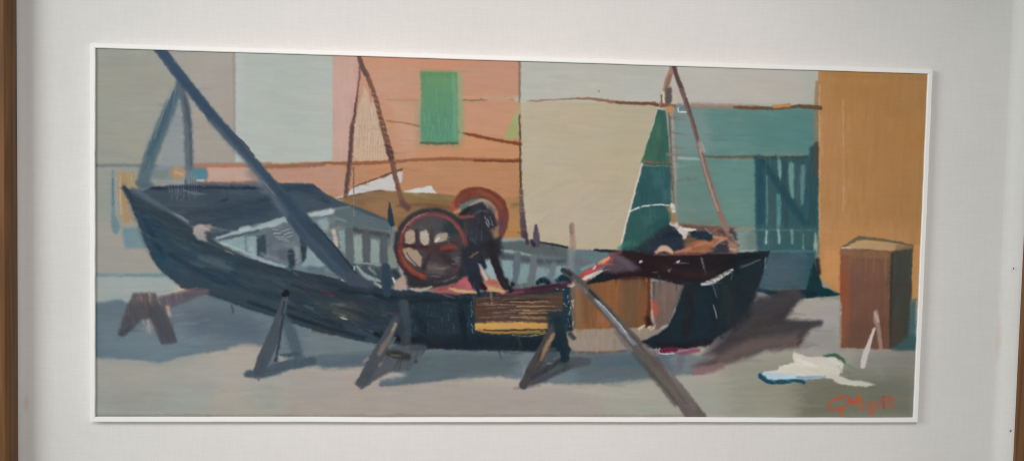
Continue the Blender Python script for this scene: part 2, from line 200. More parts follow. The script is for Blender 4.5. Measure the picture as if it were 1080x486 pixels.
('F','barrel',(67,92,103),[645.5,180.7,704.4,179.8,706.8,216.3,696.1,220.3,646.9,220.9,643.4,205.6],{'c2': (60,90,102),'gd': 0,'sf': 2.5,'mo': 5}),
('F','barrel',(80,102,116),[651.8,192.1,681.1,187.8,687.9,212.7,652.7,217.0],{'sf': 7,'op': 0.6}),
('S','barrel',(47,85,96),[700.6,183.7,7.89,701.8,214.4,9.88],{'sf': 4,'op': 0.8}),
('S','barrel',(89,141,146),[643.6,181.7,1.95,674.9,180.7,1.96,702.5,180.8,1.97],{'sf': 1.2,'op': 0.6}),
('F','gate',(5,51,58),[702.9,191.3,709.3,204.7,713.7,216.2,733.9,224.7,726.2,229.6,696.5,231.9,666.9,231.2,652.9,222.7,696.0,219.3],{'sf': 1.2,'mo': 4}),
('S','gate',(7,38,50),[646.9,220.9,2.94,676.5,223.4,3.94,704.1,224.1,5.94],{'sf': 2}),
('S','gate',(44,43,41),[706.8,189.4,3.95,708.3,202.8,4.94],{'sf': 1.5}),
('F','ground',(174,168,160),[-5.5,211.3,492.9,245.4,735.9,224.7,847.2,242.0,852.8,365.0,-5.5,364.6],{'c2': (176,173,164),'gd': 0,'sf': 1.2,'mo': 4,'st': (0,4,40,2)}),
('F','ground',(160,170,169),[-5.5,214.9,87.0,213.7,92.5,236.5,-5.5,243.0],{'sf': 1.5,'mo': 3,'st': (0,3,30,2)}),
('F','ground',(159,163,157),[-5.5,294.0,177.4,294.8,178.0,360.0,-5.5,360.0],{'sf': 10,'op': 0.9,'mo': 4,'st': (0,4,40,2)}),
('F','ground',(172,168,162),[-1.1,295.8,69.6,300.0,132.2,290.4,159.4,308.8,87.6,318.4,7.7,314.1],{'sf': 10,'op': 0.6}),
('F','ground',(173,166,159),[114.2,281.3,154.6,281.0,148.6,313.5,132.5,332.1,168.8,350.7,105.6,350.7],{'sf': 9,'op': 0.7}),
('F','ground',(164,157,153),[177.5,305.9,268.9,305.5,362.1,317.4,456.8,325.6,495.3,336.0,495.8,352.3,177.9,352.5],{'sf': 8,'op': 0.8,'st': (0,4,40,2)}),
('F','ground',(167,162,156),[269.2,322.4,324.7,317.5,381.1,331.5,495.1,329.3,495.8,352.3,251.2,352.5],{'sf': 10,'op': 0.7}),
('F','ground',(165,168,159),[494.8,316.9,571.8,307.9,640.3,311.5,651.6,352.2,495.8,352.3],{'sf': 8,'op': 0.8}),
('F','ground',(153,153,139),[610.2,292.3,688.5,282.2,749.4,311.1,731.0,352.2,622.0,352.3],{'sf': 14,'op': 0.9,'st': (0,4,40,2)}),
('F','ground',(117,119,104),[689.6,311.3,818.6,281.4,821.8,355.1,691.3,355.1],{'sf': 14,'op': 0.9,'mo': 4,'st': (0,4,40,2)}),  # dark lower right corner: a soft shadow put into the ground colour
('F','ground',(174,170,168),[692.2,248.3,726.2,231.5,735.0,252.8,736.3,283.8,698.4,282.1],{'sf': 4,'op': 0.9,'mo': 4}),
('F','ground',(157,156,151),[685.9,264.8,727.3,257.7,738.3,283.8,783.4,283.5,779.3,306.0,728.5,287.8,688.4,278.3],{'sf': 7,'op': 0.8}),
('F','ground',(146,144,136),[753.3,283.7,816.6,283.3,815.8,310.8,749.4,311.1],{'sf': 7,'op': 0.7}),
('S','ground',(121,144,151),[-0.2,213.5,3.5,34.0,213.5,3.52,69.3,213.0,3.54],{'sf': 1.2}),
('S','ground',(137,132,124),[-0.2,348.9,2.2,269.6,348.7,2.31,573.0,348.4,1.95],{'sf': 1.2,'op': 0.7}),
('S','ground',(157,149,140),[23.6,333.3,14.14,43.1,332.3,13.3],{'sf': 7,'op': 0.4}),
('S','ground',(204,176,159),[76.4,222.1,8.87,83.6,230.2,7.11],{'sf': 4,'op': 0.7}),
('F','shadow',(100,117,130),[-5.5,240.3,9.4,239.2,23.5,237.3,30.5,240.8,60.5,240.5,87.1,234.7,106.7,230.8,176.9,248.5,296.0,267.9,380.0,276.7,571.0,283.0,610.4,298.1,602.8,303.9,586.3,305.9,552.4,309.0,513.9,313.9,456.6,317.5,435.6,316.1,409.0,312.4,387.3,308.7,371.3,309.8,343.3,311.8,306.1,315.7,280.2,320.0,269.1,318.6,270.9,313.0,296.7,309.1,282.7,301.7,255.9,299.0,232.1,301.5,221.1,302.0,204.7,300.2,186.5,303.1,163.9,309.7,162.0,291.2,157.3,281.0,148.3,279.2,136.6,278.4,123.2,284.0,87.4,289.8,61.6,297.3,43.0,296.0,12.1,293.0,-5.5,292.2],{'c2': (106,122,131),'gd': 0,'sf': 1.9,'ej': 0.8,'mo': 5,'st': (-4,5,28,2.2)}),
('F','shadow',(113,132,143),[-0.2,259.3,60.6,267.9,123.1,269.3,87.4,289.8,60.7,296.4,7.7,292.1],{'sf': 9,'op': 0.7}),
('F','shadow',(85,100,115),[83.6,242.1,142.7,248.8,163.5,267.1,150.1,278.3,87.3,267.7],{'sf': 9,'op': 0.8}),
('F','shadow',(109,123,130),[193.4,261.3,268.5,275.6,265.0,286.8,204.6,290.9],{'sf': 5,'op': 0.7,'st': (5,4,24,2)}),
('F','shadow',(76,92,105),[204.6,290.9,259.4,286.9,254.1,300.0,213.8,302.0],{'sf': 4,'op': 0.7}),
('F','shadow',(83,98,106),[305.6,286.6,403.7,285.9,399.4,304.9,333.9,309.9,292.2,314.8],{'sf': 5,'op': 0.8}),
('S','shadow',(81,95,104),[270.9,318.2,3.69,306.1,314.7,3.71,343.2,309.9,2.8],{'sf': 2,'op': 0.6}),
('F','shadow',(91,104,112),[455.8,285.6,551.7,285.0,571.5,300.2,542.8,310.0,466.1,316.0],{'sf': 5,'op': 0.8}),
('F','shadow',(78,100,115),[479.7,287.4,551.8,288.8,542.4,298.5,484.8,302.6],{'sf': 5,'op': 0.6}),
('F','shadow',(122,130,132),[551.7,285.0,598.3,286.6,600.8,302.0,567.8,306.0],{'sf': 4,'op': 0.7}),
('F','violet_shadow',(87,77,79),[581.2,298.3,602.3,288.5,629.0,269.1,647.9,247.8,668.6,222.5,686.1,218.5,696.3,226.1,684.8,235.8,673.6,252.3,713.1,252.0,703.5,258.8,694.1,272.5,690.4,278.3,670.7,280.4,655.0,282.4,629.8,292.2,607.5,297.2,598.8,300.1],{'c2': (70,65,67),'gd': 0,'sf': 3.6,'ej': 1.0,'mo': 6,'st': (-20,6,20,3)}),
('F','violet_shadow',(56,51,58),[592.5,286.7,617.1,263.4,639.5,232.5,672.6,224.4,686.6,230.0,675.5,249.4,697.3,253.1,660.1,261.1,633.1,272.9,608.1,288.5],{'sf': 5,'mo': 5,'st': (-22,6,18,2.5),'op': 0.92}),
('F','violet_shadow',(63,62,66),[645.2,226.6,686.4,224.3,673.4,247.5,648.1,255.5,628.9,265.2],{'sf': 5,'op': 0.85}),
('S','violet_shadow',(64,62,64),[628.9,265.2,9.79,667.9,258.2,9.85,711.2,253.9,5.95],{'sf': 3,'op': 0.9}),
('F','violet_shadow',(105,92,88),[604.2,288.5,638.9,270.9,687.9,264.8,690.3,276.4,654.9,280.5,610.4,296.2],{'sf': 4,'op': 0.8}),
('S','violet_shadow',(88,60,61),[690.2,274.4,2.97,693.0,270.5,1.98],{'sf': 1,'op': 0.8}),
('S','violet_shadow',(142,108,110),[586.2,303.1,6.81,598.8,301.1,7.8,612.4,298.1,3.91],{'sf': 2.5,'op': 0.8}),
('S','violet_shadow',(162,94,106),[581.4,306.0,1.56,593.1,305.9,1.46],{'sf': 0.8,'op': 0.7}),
('F','wall_olive',(135,146,151),[73.9,37.8,80.9,37.6,84.6,68.0,84.8,109.4,54.8,119.1,65.2,77.4],{'c2': (141,150,157),'gd': 90,'sf': 2.5,'op': 0.85}),
('S','spar',(73,98,114),[77.3,30.5,7.03,65.2,61.3,11.41,52.1,95.7,12.28,42.6,126.5,13.16],{'c2': (85,106,116),'sf': 2.6,'br': 5}),
('S','spar',(50,83,104),[75.6,34.2,3.51,60.8,70.4,4.39,49.5,97.6,4.39],{'op': 0.7,'sf': 2}),
('S','spar',(82,96,108),[77.4,34.1,7.03,82.7,51.9,7.92,85.0,77.0,7.94,87.1,127.4,7.96],{'c2': (92,105,113),'sf': 1.8,'br': 5}),
('S','spar',(64,77,90),[80.9,43.0,1.76,84.5,59.0,2.64,87.3,85.9,1.76,87.9,118.3,1.41],{'sf': 0.8,'op': 0.8}),
('S','spar',(189,192,178),[73.0,31.6,0.61,66.9,43.4,0.53],{'sf': 0.4,'op': 0.7}),
('S','spar',(179,185,174),[71.2,29.8,0.61,69.5,36.1,0.53],{'sf': 0.4,'op': 0.6}),
('S','spar',(170,178,168),[68.6,41.5,0.7,59.9,65.0,0.7,53.9,83.1,0.53],{'sf': 0.4,'op': 0.5,'dry': 0.3}),
('S','bucket',(101,123,134),[55.7,117.2,10.55,91.0,116.5,10.61],{'sf': 4,'op': 0.75}),
('F','bucket',(169,141,109),[68.9,111.5,74.2,109.6,80.3,110.4,83.0,115.7,80.4,122.1,72.5,122.3,68.0,117.9],{'sf': 2,'mo': 9,'st': (90,10,8,1),'op': 0.9}),
('S','bucket',(199,171,139),[72.4,115.1,1.76,79.5,116.7,2.21],{'sf': 1,'op': 0.7}),
('S','bucket',(128,132,121),[59.2,117.2,5.28,63.6,117.1,4.4],{'sf': 2.5,'op': 0.7}),
('F','bucket',(79,127,143),[90.1,110.2,101.6,109.5,104.3,115.3,102.5,121.7,91.9,122.8,89.2,116.5],{'sf': 1.5,'mo': 6}),
('S','bucket',(200,203,197),[93.7,122.3,1.77,99.9,121.7,1.42],{'sf': 0.6,'op': 0.8,'rl': 1.4}),
('F','wall_tan',(192,161,148),[103.8,109.9,122.0,109.0,141.6,109.5,145.2,120.8,123.8,122.6,104.3,123.4],{'c2': (185,158,145),'gd': 0,'sf': 1,'mo': 6,'st': (0,4,14,2)}),
('F','wall_tan',(180,143,127),[157.6,109.6,172.0,109.3,193.6,116.1,206.3,124.9,202.7,123.2,168.5,122.1],{'sf': 2,'mo': 6,'op': 0.6}),
('F','barrel_left',(165,148,119),[19.8,115.3,36.4,115.0,39.1,136.5,27.7,132.2,31.2,152.0,36.5,162.7,23.4,164.8,20.7,145.0],{'c2': (162,141,115),'gd': 90,'sf': 2.2,'mo': 7,'st': (90,10,14,1.5)}),
('S','barrel_left',(168,137,101),[25.9,117.9,4.37,26.8,137.6,5.25,28.6,161.0,4.38],{'sf': 2,'op': 0.7}),
('S','barrel_left',(204,183,150),[22.0,119.8,0.87,22.5,139.5,1.05,23.4,155.7,0.7],{'sf': 0.6,'dry': 0.35,'op': 0.8}),
('S','barrel_left',(179,175,122),[32.0,117.7,1.31,33.0,132.1,1.31],{'sf': 0.8,'dry': 0.3,'op': 0.8}),
('S','barrel_left',(105,135,145),[15.6,114.5,1.57,15.5,141.5,2.62,15.9,155.9,3.5,18.1,166.6,7.88,18.1,172.1,5.25],{'sf': 1.6,'op': 0.9}),
('S','barrel_left',(72,110,129),[15.5,121.7,1.31,15.9,146.9,1.31],{'sf': 0.8,'op': 0.8}),
('F','barrel_left',(112,140,151),[24.3,168.3,40.0,167.2,44.5,178.9,45.4,187.9,27.8,188.2,25.2,182.8],{'c2': (122,141,146),'gd': 0,'sf': 2.2,'mo': 5}),
('F','boat',(43,60,74),[25.5,129.6,30.3,137.6,36.5,156.4,40.0,166.3,46.2,184.3,53.3,198.7,61.3,210.4,68.4,214.9,79.1,224.8,110.3,233.1,128.2,239.8,149.8,246.9,177.0,255.9,213.4,267.2,250.1,275.3,268.5,277.5,314.7,279.9,361.4,282.0,417.8,282.5,457.6,283.7,460.7,255.2,459.8,217.4,454.0,215.6,397.6,223.8,341.7,227.2,295.3,225.0,249.3,218.1,217.3,212.0,176.5,204.3,142.2,195.6,109.1,179.7,90.4,167.2,69.1,153.1,51.4,140.8],{'c2': (25,42,53),'gd': 0,'sf': 1,'mo': 6,'st': (14,6,30,2.2)}),
('F','boat',(37,61,77),[25.9,129.6,38.2,144.6,55.9,160.6,86.9,176.4,122.6,198.6,176.6,220.8,177.0,253.1,128.2,237.9,78.2,222.0,61.3,208.6,46.2,182.5,36.5,155.5],{'c2': (43,62,75),'gd': 0,'sf': 4,'mo': 6,'st': (25,6,26,2.2)}),
('F','boat',(41,68,86),[42.7,163.5,69.2,187.6,78.2,212.9,62.2,204.0,49.8,187.8],{'sf': 6,'op': 0.8}),
('F','boat',(48,66,79),[64.9,208.5,113.8,219.8,204.1,248.2,268.4,268.1,264.8,276.5,177.0,255.0,110.3,231.7],{'sf': 4,'op': 0.7,'st': (16,5,26,2)}),
('F','boat',(44,60,71),[86.8,167.3,140.5,197.4,217.4,214.8,217.6,231.4,158.6,221.1,109.2,198.8,69.1,172.1],{'sf': 5,'op': 0.8,'st': (18,5,26,2)}),
('S','boat',(83,100,110),[97.6,196.2,4.45,110.1,199.7,6.24,124.4,206.8,3.58],{'sf': 3.5,'op': 0.75}),
('S','boat',(76,94,106),[87.9,200.9,1.78,99.4,204.4,2.67],{'sf': 2,'op': 0.6}),
('S','boat',(73,84,85),[101.1,179.8,2.67,122.5,187.7,3.57,133.3,193.9,1.79],{'sf': 2,'op': 0.7,'dry': 0.2}),
('S','boat',(133,142,136),[120.7,188.6,1.07,127.9,192.1,0.89],{'sf': 0.5,'dry': 0.3,'op': 0.8}),
('F','boat',(63,69,68),[204.0,237.1,242.2,236.7,253.4,247.8,249.8,255.2,222.4,251.8],{'sf': 5,'op': 0.75}),
('S','boat',(95,100,98),[222.2,238.8,2.73,233.1,239.6,2.74],{'sf': 1.5,'op': 0.7}),
('S','boat',(109,109,97),[224.1,248.0,4.56,233.3,251.7,4.57],{'sf': 1.8,'op': 0.75}),
('S','boat',(185,180,169),[230.6,252.2,0.91,237.0,254.0,1.1],{'sf': 0.5,'rl': 1.5}),
('S','boat',(77,65,66),[242.4,251.6,3.66,246.1,253.4,3.66],{'sf': 2,'op': 0.6}),
('S','boat',(124,139,146),[189.6,245.6,0.82,193.2,246.4,0.73],{'sf': 0.4,'op': 0.75,'rl': 1.6}),
('S','boat',(124,139,146),[195.0,248.3,0.82,198.2,249.1,0.73],{'sf': 0.4,'op': 0.75,'rl': 1.6}),
('S','boat',(124,139,146),[199.6,249.2,0.82,202.3,250.0,0.73],{'sf': 0.4,'op': 0.75,'rl': 1.6}),
('S','boat',(124,139,146),[203.2,250.6,0.82,206.0,251.4,0.73],{'sf': 0.4,'op': 0.75,'rl': 1.6}),
('S','boat',(124,139,146),[206.0,251.0,0.82,208.7,251.8,0.73],{'sf': 0.4,'op': 0.75,'rl': 1.6}),
('S','boat',(124,139,146),[208.7,252.8,0.82,211.0,253.6,0.73],{'sf': 0.4,'op': 0.75,'rl': 1.6}),
('S','boat',(124,139,146),[211.4,251.9,0.82,213.4,252.7,0.73],{'sf': 0.4,'op': 0.75,'rl': 1.6}),
('S','boat',(84,100,107),[196.8,240.9,2.27,204.1,243.6,1.82],{'sf': 1.2,'op': 0.7}),
('S','boat',(90,51,65),[194.8,222.5,3.62,200.2,224.2,3.63],{'sf': 1.5,'op': 0.8}),
('S','boat',(104,57,72),[212.0,226.9,2.27,218.4,228.7,3.64,223.9,231.4,2.73],{'sf': 1.2,'op': 0.85}),
('S','boat',(50,41,53),[223.9,232.3,1.37,249.5,235.7,1.83,267.9,237.4,1.38],{'sf': 1,'op': 0.8}),
('S','boat',(60,79,95),[245.8,229.3,1.83,263.2,231.9,1.38],{'sf': 1,'op': 0.7}),
('S','boat',(33,49,60),[131.5,199.4,5.37,176.5,209.8,6.32,217.4,218.5,7.27,267.7,226.2,7.34,304.6,227.7,5.54],{'sf': 3,'op': 0.7}),
('F','boat',(23,42,54),[295.4,227.8,360.3,228.0,361.0,265.5,363.2,281.5,305.5,280.0,291.2,256.7],{'sf': 5,'op': 0.85,'st': (90,6,12,1.5)}),
('S','boat',(46,62,75),[270.7,238.3,5.51,271.8,249.4,4.6],{'sf': 2,'op': 0.6}),
('S','boat',(65,80,88),[292.0,249.2,4.61,293.1,258.6,3.69],{'sf': 2,'op': 0.6}),
('S','boat',(76,97,112),[330.7,235.8,0.74,331.1,241.4,0.65],{'sf': 0.4,'op': 0.6,'dry': 0.2,'rl': 1.6}),  # light upright ticks: glints off the hull's paint ridges, put into the colour
('S','boat',(77,97,113),[335.5,247.0,0.74,336.0,254.4,0.65],{'sf': 0.4,'op': 0.6,'dry': 0.2,'rl': 1.6}),
('S','boat',(77,97,113),[329.1,251.7,0.74,329.6,256.4,0.65],{'sf': 0.4,'op': 0.6,'dry': 0.2,'rl': 1.6}),
('S','boat',(77,97,113),[340.3,256.3,0.74,340.8,262.8,0.65],{'sf': 0.4,'op': 0.6,'dry': 0.2,'rl': 1.6}),
('S','boat',(76,97,113),[345.6,239.4,0.74,346.1,245.0,0.65],{'sf': 0.4,'op': 0.6,'dry': 0.2,'rl': 1.6}),
('S','boat',(77,97,113),[314.4,261.2,0.74,314.9,265.9,0.65],{'sf': 0.4,'op': 0.6,'dry': 0.2,'rl': 1.6}),
('S','boat',(76,97,112),[318.8,245.2,0.74,319.3,250.9,0.65],{'sf': 0.4,'op': 0.6,'dry': 0.2,'rl': 1.6}),
('S','boat',(77,98,113),[350.8,265.6,0.75,351.3,273.1,0.65],{'sf': 0.4,'op': 0.6,'dry': 0.2,'rl': 1.6}),
('S','boat',(77,97,113),[323.8,267.7,0.74,324.3,272.4,0.65],{'sf': 0.4,'op': 0.6,'dry': 0.2,'rl': 1.6}),
('S','boat',(98,117,127),[271.8,249.4,0.83,275.5,250.2,0.64],{'sf': 0.4,'op': 0.6,'rl': 1.6}),
('S','boat',(99,117,127),[259.1,265.4,0.83,262.8,266.1,0.64],{'sf': 0.4,'op': 0.6,'rl': 1.6}),
('S','boat',(99,117,128),[263.8,268.2,0.83,267.5,268.9,0.64],{'sf': 0.4,'op': 0.6,'rl': 1.6}),
('S','boat',(99,117,127),[248.1,263.6,0.82,251.8,264.3,0.64],{'sf': 0.4,'op': 0.6,'rl': 1.6}),
('S','boat',(99,117,127),[268.2,254.1,0.83,271.8,254.8,0.64],{'sf': 0.4,'op': 0.6,'rl': 1.6}),
('F','boat',(23,15,22),[296.2,276.3,366.0,280.5,446.2,280.9,452.0,284.7,361.4,283.4,305.5,281.9],{'sf': 1.5,'op': 0.7}),
('S','boat',(12,29,42),[142.6,237.8,2.69,176.9,249.4,3.62,217.9,262.0,3.65,254.6,272.0,2.75],{'sf': 1.6,'op': 0.8,'br': 9,'dry': 0.1}),
('S','boat',(20,35,47),[176.8,241.1,2.71,204.1,251.0,4.54,231.6,260.0,4.57],{'sf': 1.6,'op': 0.7,'br': 9,'dry': 0.1}),
('S','boat',(5,8,23),[264.7,268.1,4.6,296.1,273.5,6.47,333.3,276.0,7.45,361.3,276.8,7.48],{'sf': 1.6,'op': 0.9,'br': 9,'dry': 0.1}),
('S','boat',(5,13,27),[365.9,274.9,7.49,408.2,275.5,8.49,451.8,277.1,6.65],{'sf': 1.6,'op': 0.9,'br': 9,'dry': 0.1}),
('S','boat',(5,24,40),[297.4,236.1,3.69,319.5,234.0,4.63,356.7,234.6,4.66],{'sf': 1.6,'op': 0.7,'br': 9,'dry': 0.1}),
('S','boat',(5,25,38),[304.9,247.3,5.55,310.7,261.2,6.48,312.8,273.4,5.56],{'sf': 1.6,'op': 0.7,'br': 9,'dry': 0.1}),
('S','boat',(5,22,36),[346.5,239.4,5.59,349.7,256.2,6.53,351.8,271.2,5.6],{'sf': 1.6,'op': 0.75,'br': 9,'dry': 0.1}),
('S','boat',(6,26,39),[266.0,230.9,3.67,286.2,232.5,3.68,304.7,231.4,2.77],{'sf': 1.6,'op': 0.7,'br': 9,'dry': 0.1}),
('S','boat',(9,28,41),[229.3,225.8,2.73,253.1,229.2,2.75,271.5,229.9,2.76],{'sf': 1.6,'op': 0.7,'br': 9,'dry': 0.1}),
('S','boat',(21,36,49),[185.7,220.7,3.62,203.9,226.0,3.63,223.9,229.5,2.73],{'sf': 1.6,'op': 0.6,'br': 9,'dry': 0.1}),
('S','boat',(49,37,40),[204.3,264.9,2.73,224.4,268.5,2.74],{'sf': 1.6,'op': 0.55,'br': 9,'dry': 0.1}),
('S','boat',(45,30,34),[287.0,278.7,2.22,314.8,280.4,2.41,342.7,281.2,1.87],{'sf': 1.6,'op': 0.75,'br': 9,'dry': 0.1}),
('S','boat',(27,41,50),[236.9,244.2,3.65,255.3,250.5,4.58,271.8,253.2,2.76],{'sf': 1.6,'op': 0.7,'br': 9,'dry': 0.1}),
('S','boat',(81,65,62),[275.4,247.5,1.84,286.5,248.4,1.84],{'sf': 1.6,'op': 0.6,'br': 9,'dry': 0.1}),
('S','boat',(25,49,66),[69.2,193.0,4.42,91.4,207.3,6.22,119.1,219.7,5.36],{'sf': 1.6,'op': 0.7,'br': 9,'dry': 0.1}),
('S','boat',(20,46,66),[42.6,153.6,3.51,51.5,175.1,5.29,62.2,194.9,4.42],{'sf': 1.6,'op': 0.7,'br': 9,'dry': 0.1}),
('S','boat',(31,47,60),[122.7,217.8,3.58,149.7,226.7,4.49,175.0,233.8,3.61],{'sf': 1.6,'op': 0.6,'br': 9,'dry': 0.1}),
('S','boat',(69,84,92),[294.5,236.4,0.65,294.7,240.4,0.46],{'sf': 0.35,'op': 0.6,'dry': 0.25,'rl': 1.7}),  # fine random scratches; the light ones are glints painted as colour
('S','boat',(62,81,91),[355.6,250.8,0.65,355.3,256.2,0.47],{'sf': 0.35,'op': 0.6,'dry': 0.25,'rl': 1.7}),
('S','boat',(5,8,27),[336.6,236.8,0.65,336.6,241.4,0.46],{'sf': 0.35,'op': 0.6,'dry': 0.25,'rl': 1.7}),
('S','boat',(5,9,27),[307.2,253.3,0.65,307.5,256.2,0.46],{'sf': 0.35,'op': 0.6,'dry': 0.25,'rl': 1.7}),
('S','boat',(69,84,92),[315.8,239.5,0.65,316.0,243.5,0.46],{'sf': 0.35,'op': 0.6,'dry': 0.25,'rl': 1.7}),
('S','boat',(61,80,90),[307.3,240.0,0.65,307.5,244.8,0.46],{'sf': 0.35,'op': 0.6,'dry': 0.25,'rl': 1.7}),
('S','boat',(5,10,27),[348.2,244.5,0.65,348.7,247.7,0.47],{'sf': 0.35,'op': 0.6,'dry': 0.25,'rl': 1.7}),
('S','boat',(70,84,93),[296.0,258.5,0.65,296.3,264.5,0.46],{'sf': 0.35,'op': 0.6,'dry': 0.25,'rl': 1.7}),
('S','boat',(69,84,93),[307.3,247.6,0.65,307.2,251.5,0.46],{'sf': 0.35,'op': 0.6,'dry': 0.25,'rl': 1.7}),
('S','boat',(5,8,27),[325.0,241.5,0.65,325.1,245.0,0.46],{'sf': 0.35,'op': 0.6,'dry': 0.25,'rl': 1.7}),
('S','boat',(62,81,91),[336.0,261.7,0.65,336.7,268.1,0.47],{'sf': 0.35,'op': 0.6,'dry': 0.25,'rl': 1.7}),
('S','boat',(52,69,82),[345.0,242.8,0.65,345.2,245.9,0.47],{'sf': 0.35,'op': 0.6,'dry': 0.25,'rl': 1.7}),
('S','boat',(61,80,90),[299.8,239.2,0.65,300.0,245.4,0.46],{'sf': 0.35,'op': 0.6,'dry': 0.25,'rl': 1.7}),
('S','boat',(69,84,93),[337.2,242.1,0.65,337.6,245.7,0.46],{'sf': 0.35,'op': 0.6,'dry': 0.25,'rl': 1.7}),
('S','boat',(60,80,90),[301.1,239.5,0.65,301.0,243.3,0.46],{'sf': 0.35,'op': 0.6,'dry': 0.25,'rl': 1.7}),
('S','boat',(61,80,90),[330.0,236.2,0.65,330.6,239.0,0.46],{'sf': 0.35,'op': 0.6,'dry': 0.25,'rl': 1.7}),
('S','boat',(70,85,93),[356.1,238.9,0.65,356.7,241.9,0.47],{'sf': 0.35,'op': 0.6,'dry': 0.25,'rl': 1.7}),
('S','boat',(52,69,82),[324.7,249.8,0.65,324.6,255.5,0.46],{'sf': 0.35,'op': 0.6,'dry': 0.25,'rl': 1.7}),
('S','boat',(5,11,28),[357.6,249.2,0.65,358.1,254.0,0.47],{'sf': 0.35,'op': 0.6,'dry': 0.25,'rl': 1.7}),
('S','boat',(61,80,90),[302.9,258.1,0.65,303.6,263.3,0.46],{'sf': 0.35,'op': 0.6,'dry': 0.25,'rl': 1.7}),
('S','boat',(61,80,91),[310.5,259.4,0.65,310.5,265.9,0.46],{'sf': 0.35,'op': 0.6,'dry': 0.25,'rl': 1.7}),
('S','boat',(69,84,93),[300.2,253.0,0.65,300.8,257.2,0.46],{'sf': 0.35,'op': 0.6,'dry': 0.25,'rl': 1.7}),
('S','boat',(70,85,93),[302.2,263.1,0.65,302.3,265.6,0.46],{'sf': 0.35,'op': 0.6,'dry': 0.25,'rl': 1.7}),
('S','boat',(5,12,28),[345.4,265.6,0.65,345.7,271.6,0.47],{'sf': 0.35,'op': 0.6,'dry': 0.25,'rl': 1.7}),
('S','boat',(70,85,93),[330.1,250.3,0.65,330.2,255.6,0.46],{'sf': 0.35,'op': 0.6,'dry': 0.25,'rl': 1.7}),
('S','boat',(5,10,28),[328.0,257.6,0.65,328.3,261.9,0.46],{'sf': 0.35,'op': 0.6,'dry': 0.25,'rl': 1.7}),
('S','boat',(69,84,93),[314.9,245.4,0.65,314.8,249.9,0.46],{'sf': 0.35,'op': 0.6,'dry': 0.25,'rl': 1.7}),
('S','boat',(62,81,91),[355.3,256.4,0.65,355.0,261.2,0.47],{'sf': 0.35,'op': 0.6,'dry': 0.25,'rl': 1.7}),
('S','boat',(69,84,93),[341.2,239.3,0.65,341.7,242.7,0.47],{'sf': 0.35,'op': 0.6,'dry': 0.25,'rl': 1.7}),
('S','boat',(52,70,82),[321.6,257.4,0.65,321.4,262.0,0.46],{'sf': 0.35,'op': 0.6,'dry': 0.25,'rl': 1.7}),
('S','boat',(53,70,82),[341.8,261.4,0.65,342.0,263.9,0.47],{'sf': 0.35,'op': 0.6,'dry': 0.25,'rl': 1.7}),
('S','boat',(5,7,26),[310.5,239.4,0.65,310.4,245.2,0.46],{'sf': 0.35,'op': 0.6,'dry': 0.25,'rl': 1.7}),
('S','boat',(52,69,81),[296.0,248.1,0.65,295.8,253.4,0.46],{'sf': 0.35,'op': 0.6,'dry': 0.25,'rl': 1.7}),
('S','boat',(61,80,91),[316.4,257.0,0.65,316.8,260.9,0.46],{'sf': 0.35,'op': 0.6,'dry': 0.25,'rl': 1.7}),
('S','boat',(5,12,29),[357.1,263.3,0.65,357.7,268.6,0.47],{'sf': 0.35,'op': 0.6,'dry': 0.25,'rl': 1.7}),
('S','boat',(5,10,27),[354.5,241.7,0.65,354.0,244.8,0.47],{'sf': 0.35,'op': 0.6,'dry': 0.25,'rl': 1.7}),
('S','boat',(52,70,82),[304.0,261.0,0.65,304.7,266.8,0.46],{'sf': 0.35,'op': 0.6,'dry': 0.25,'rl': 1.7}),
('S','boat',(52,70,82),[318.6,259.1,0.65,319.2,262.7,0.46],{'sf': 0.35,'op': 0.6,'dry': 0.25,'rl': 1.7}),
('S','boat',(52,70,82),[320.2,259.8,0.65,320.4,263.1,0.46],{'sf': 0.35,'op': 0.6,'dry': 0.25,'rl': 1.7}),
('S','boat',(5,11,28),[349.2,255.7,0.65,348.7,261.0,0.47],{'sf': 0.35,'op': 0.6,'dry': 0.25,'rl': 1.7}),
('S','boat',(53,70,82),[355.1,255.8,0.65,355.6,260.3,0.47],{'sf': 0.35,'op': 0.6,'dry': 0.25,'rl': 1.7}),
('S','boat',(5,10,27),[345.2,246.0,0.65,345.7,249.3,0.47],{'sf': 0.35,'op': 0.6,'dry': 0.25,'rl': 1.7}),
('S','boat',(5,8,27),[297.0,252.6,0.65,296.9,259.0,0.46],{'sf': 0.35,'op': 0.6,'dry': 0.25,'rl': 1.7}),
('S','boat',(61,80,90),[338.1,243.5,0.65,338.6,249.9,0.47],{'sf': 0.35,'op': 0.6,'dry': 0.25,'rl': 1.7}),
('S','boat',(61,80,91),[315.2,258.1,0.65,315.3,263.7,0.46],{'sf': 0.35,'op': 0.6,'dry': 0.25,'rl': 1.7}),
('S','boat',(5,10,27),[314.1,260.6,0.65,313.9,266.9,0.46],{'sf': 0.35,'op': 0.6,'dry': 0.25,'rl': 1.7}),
('S','boat',(5,19,34),[228.9,242.1,0.64,233.9,243.1,0.46],{'sf': 0.4,'op': 0.6,'dry': 0.25,'rl': 1.6}),
('S','boat',(75,90,98),[219.9,251.0,0.64,224.9,252.0,0.46],{'sf': 0.4,'op': 0.6,'dry': 0.25,'rl': 1.6}),
('S','boat',(50,47,52),[259.8,270.8,0.64,265.9,272.0,0.46],{'sf': 0.4,'op': 0.6,'dry': 0.25,'rl': 1.6}),
('S','boat',(49,46,51),[202.5,260.8,0.64,207.4,261.7,0.45],{'sf': 0.4,'op': 0.6,'dry': 0.25,'rl': 1.6}),
('S','boat',(49,46,51),[187.2,245.1,0.63,194.0,246.5,0.45],{'sf': 0.4,'op': 0.6,'dry': 0.25,'rl': 1.6}),
('S','boat',(75,90,98),[235.2,247.2,0.64,239.0,247.9,0.46],{'sf': 0.4,'op': 0.6,'dry': 0.25,'rl': 1.6}),
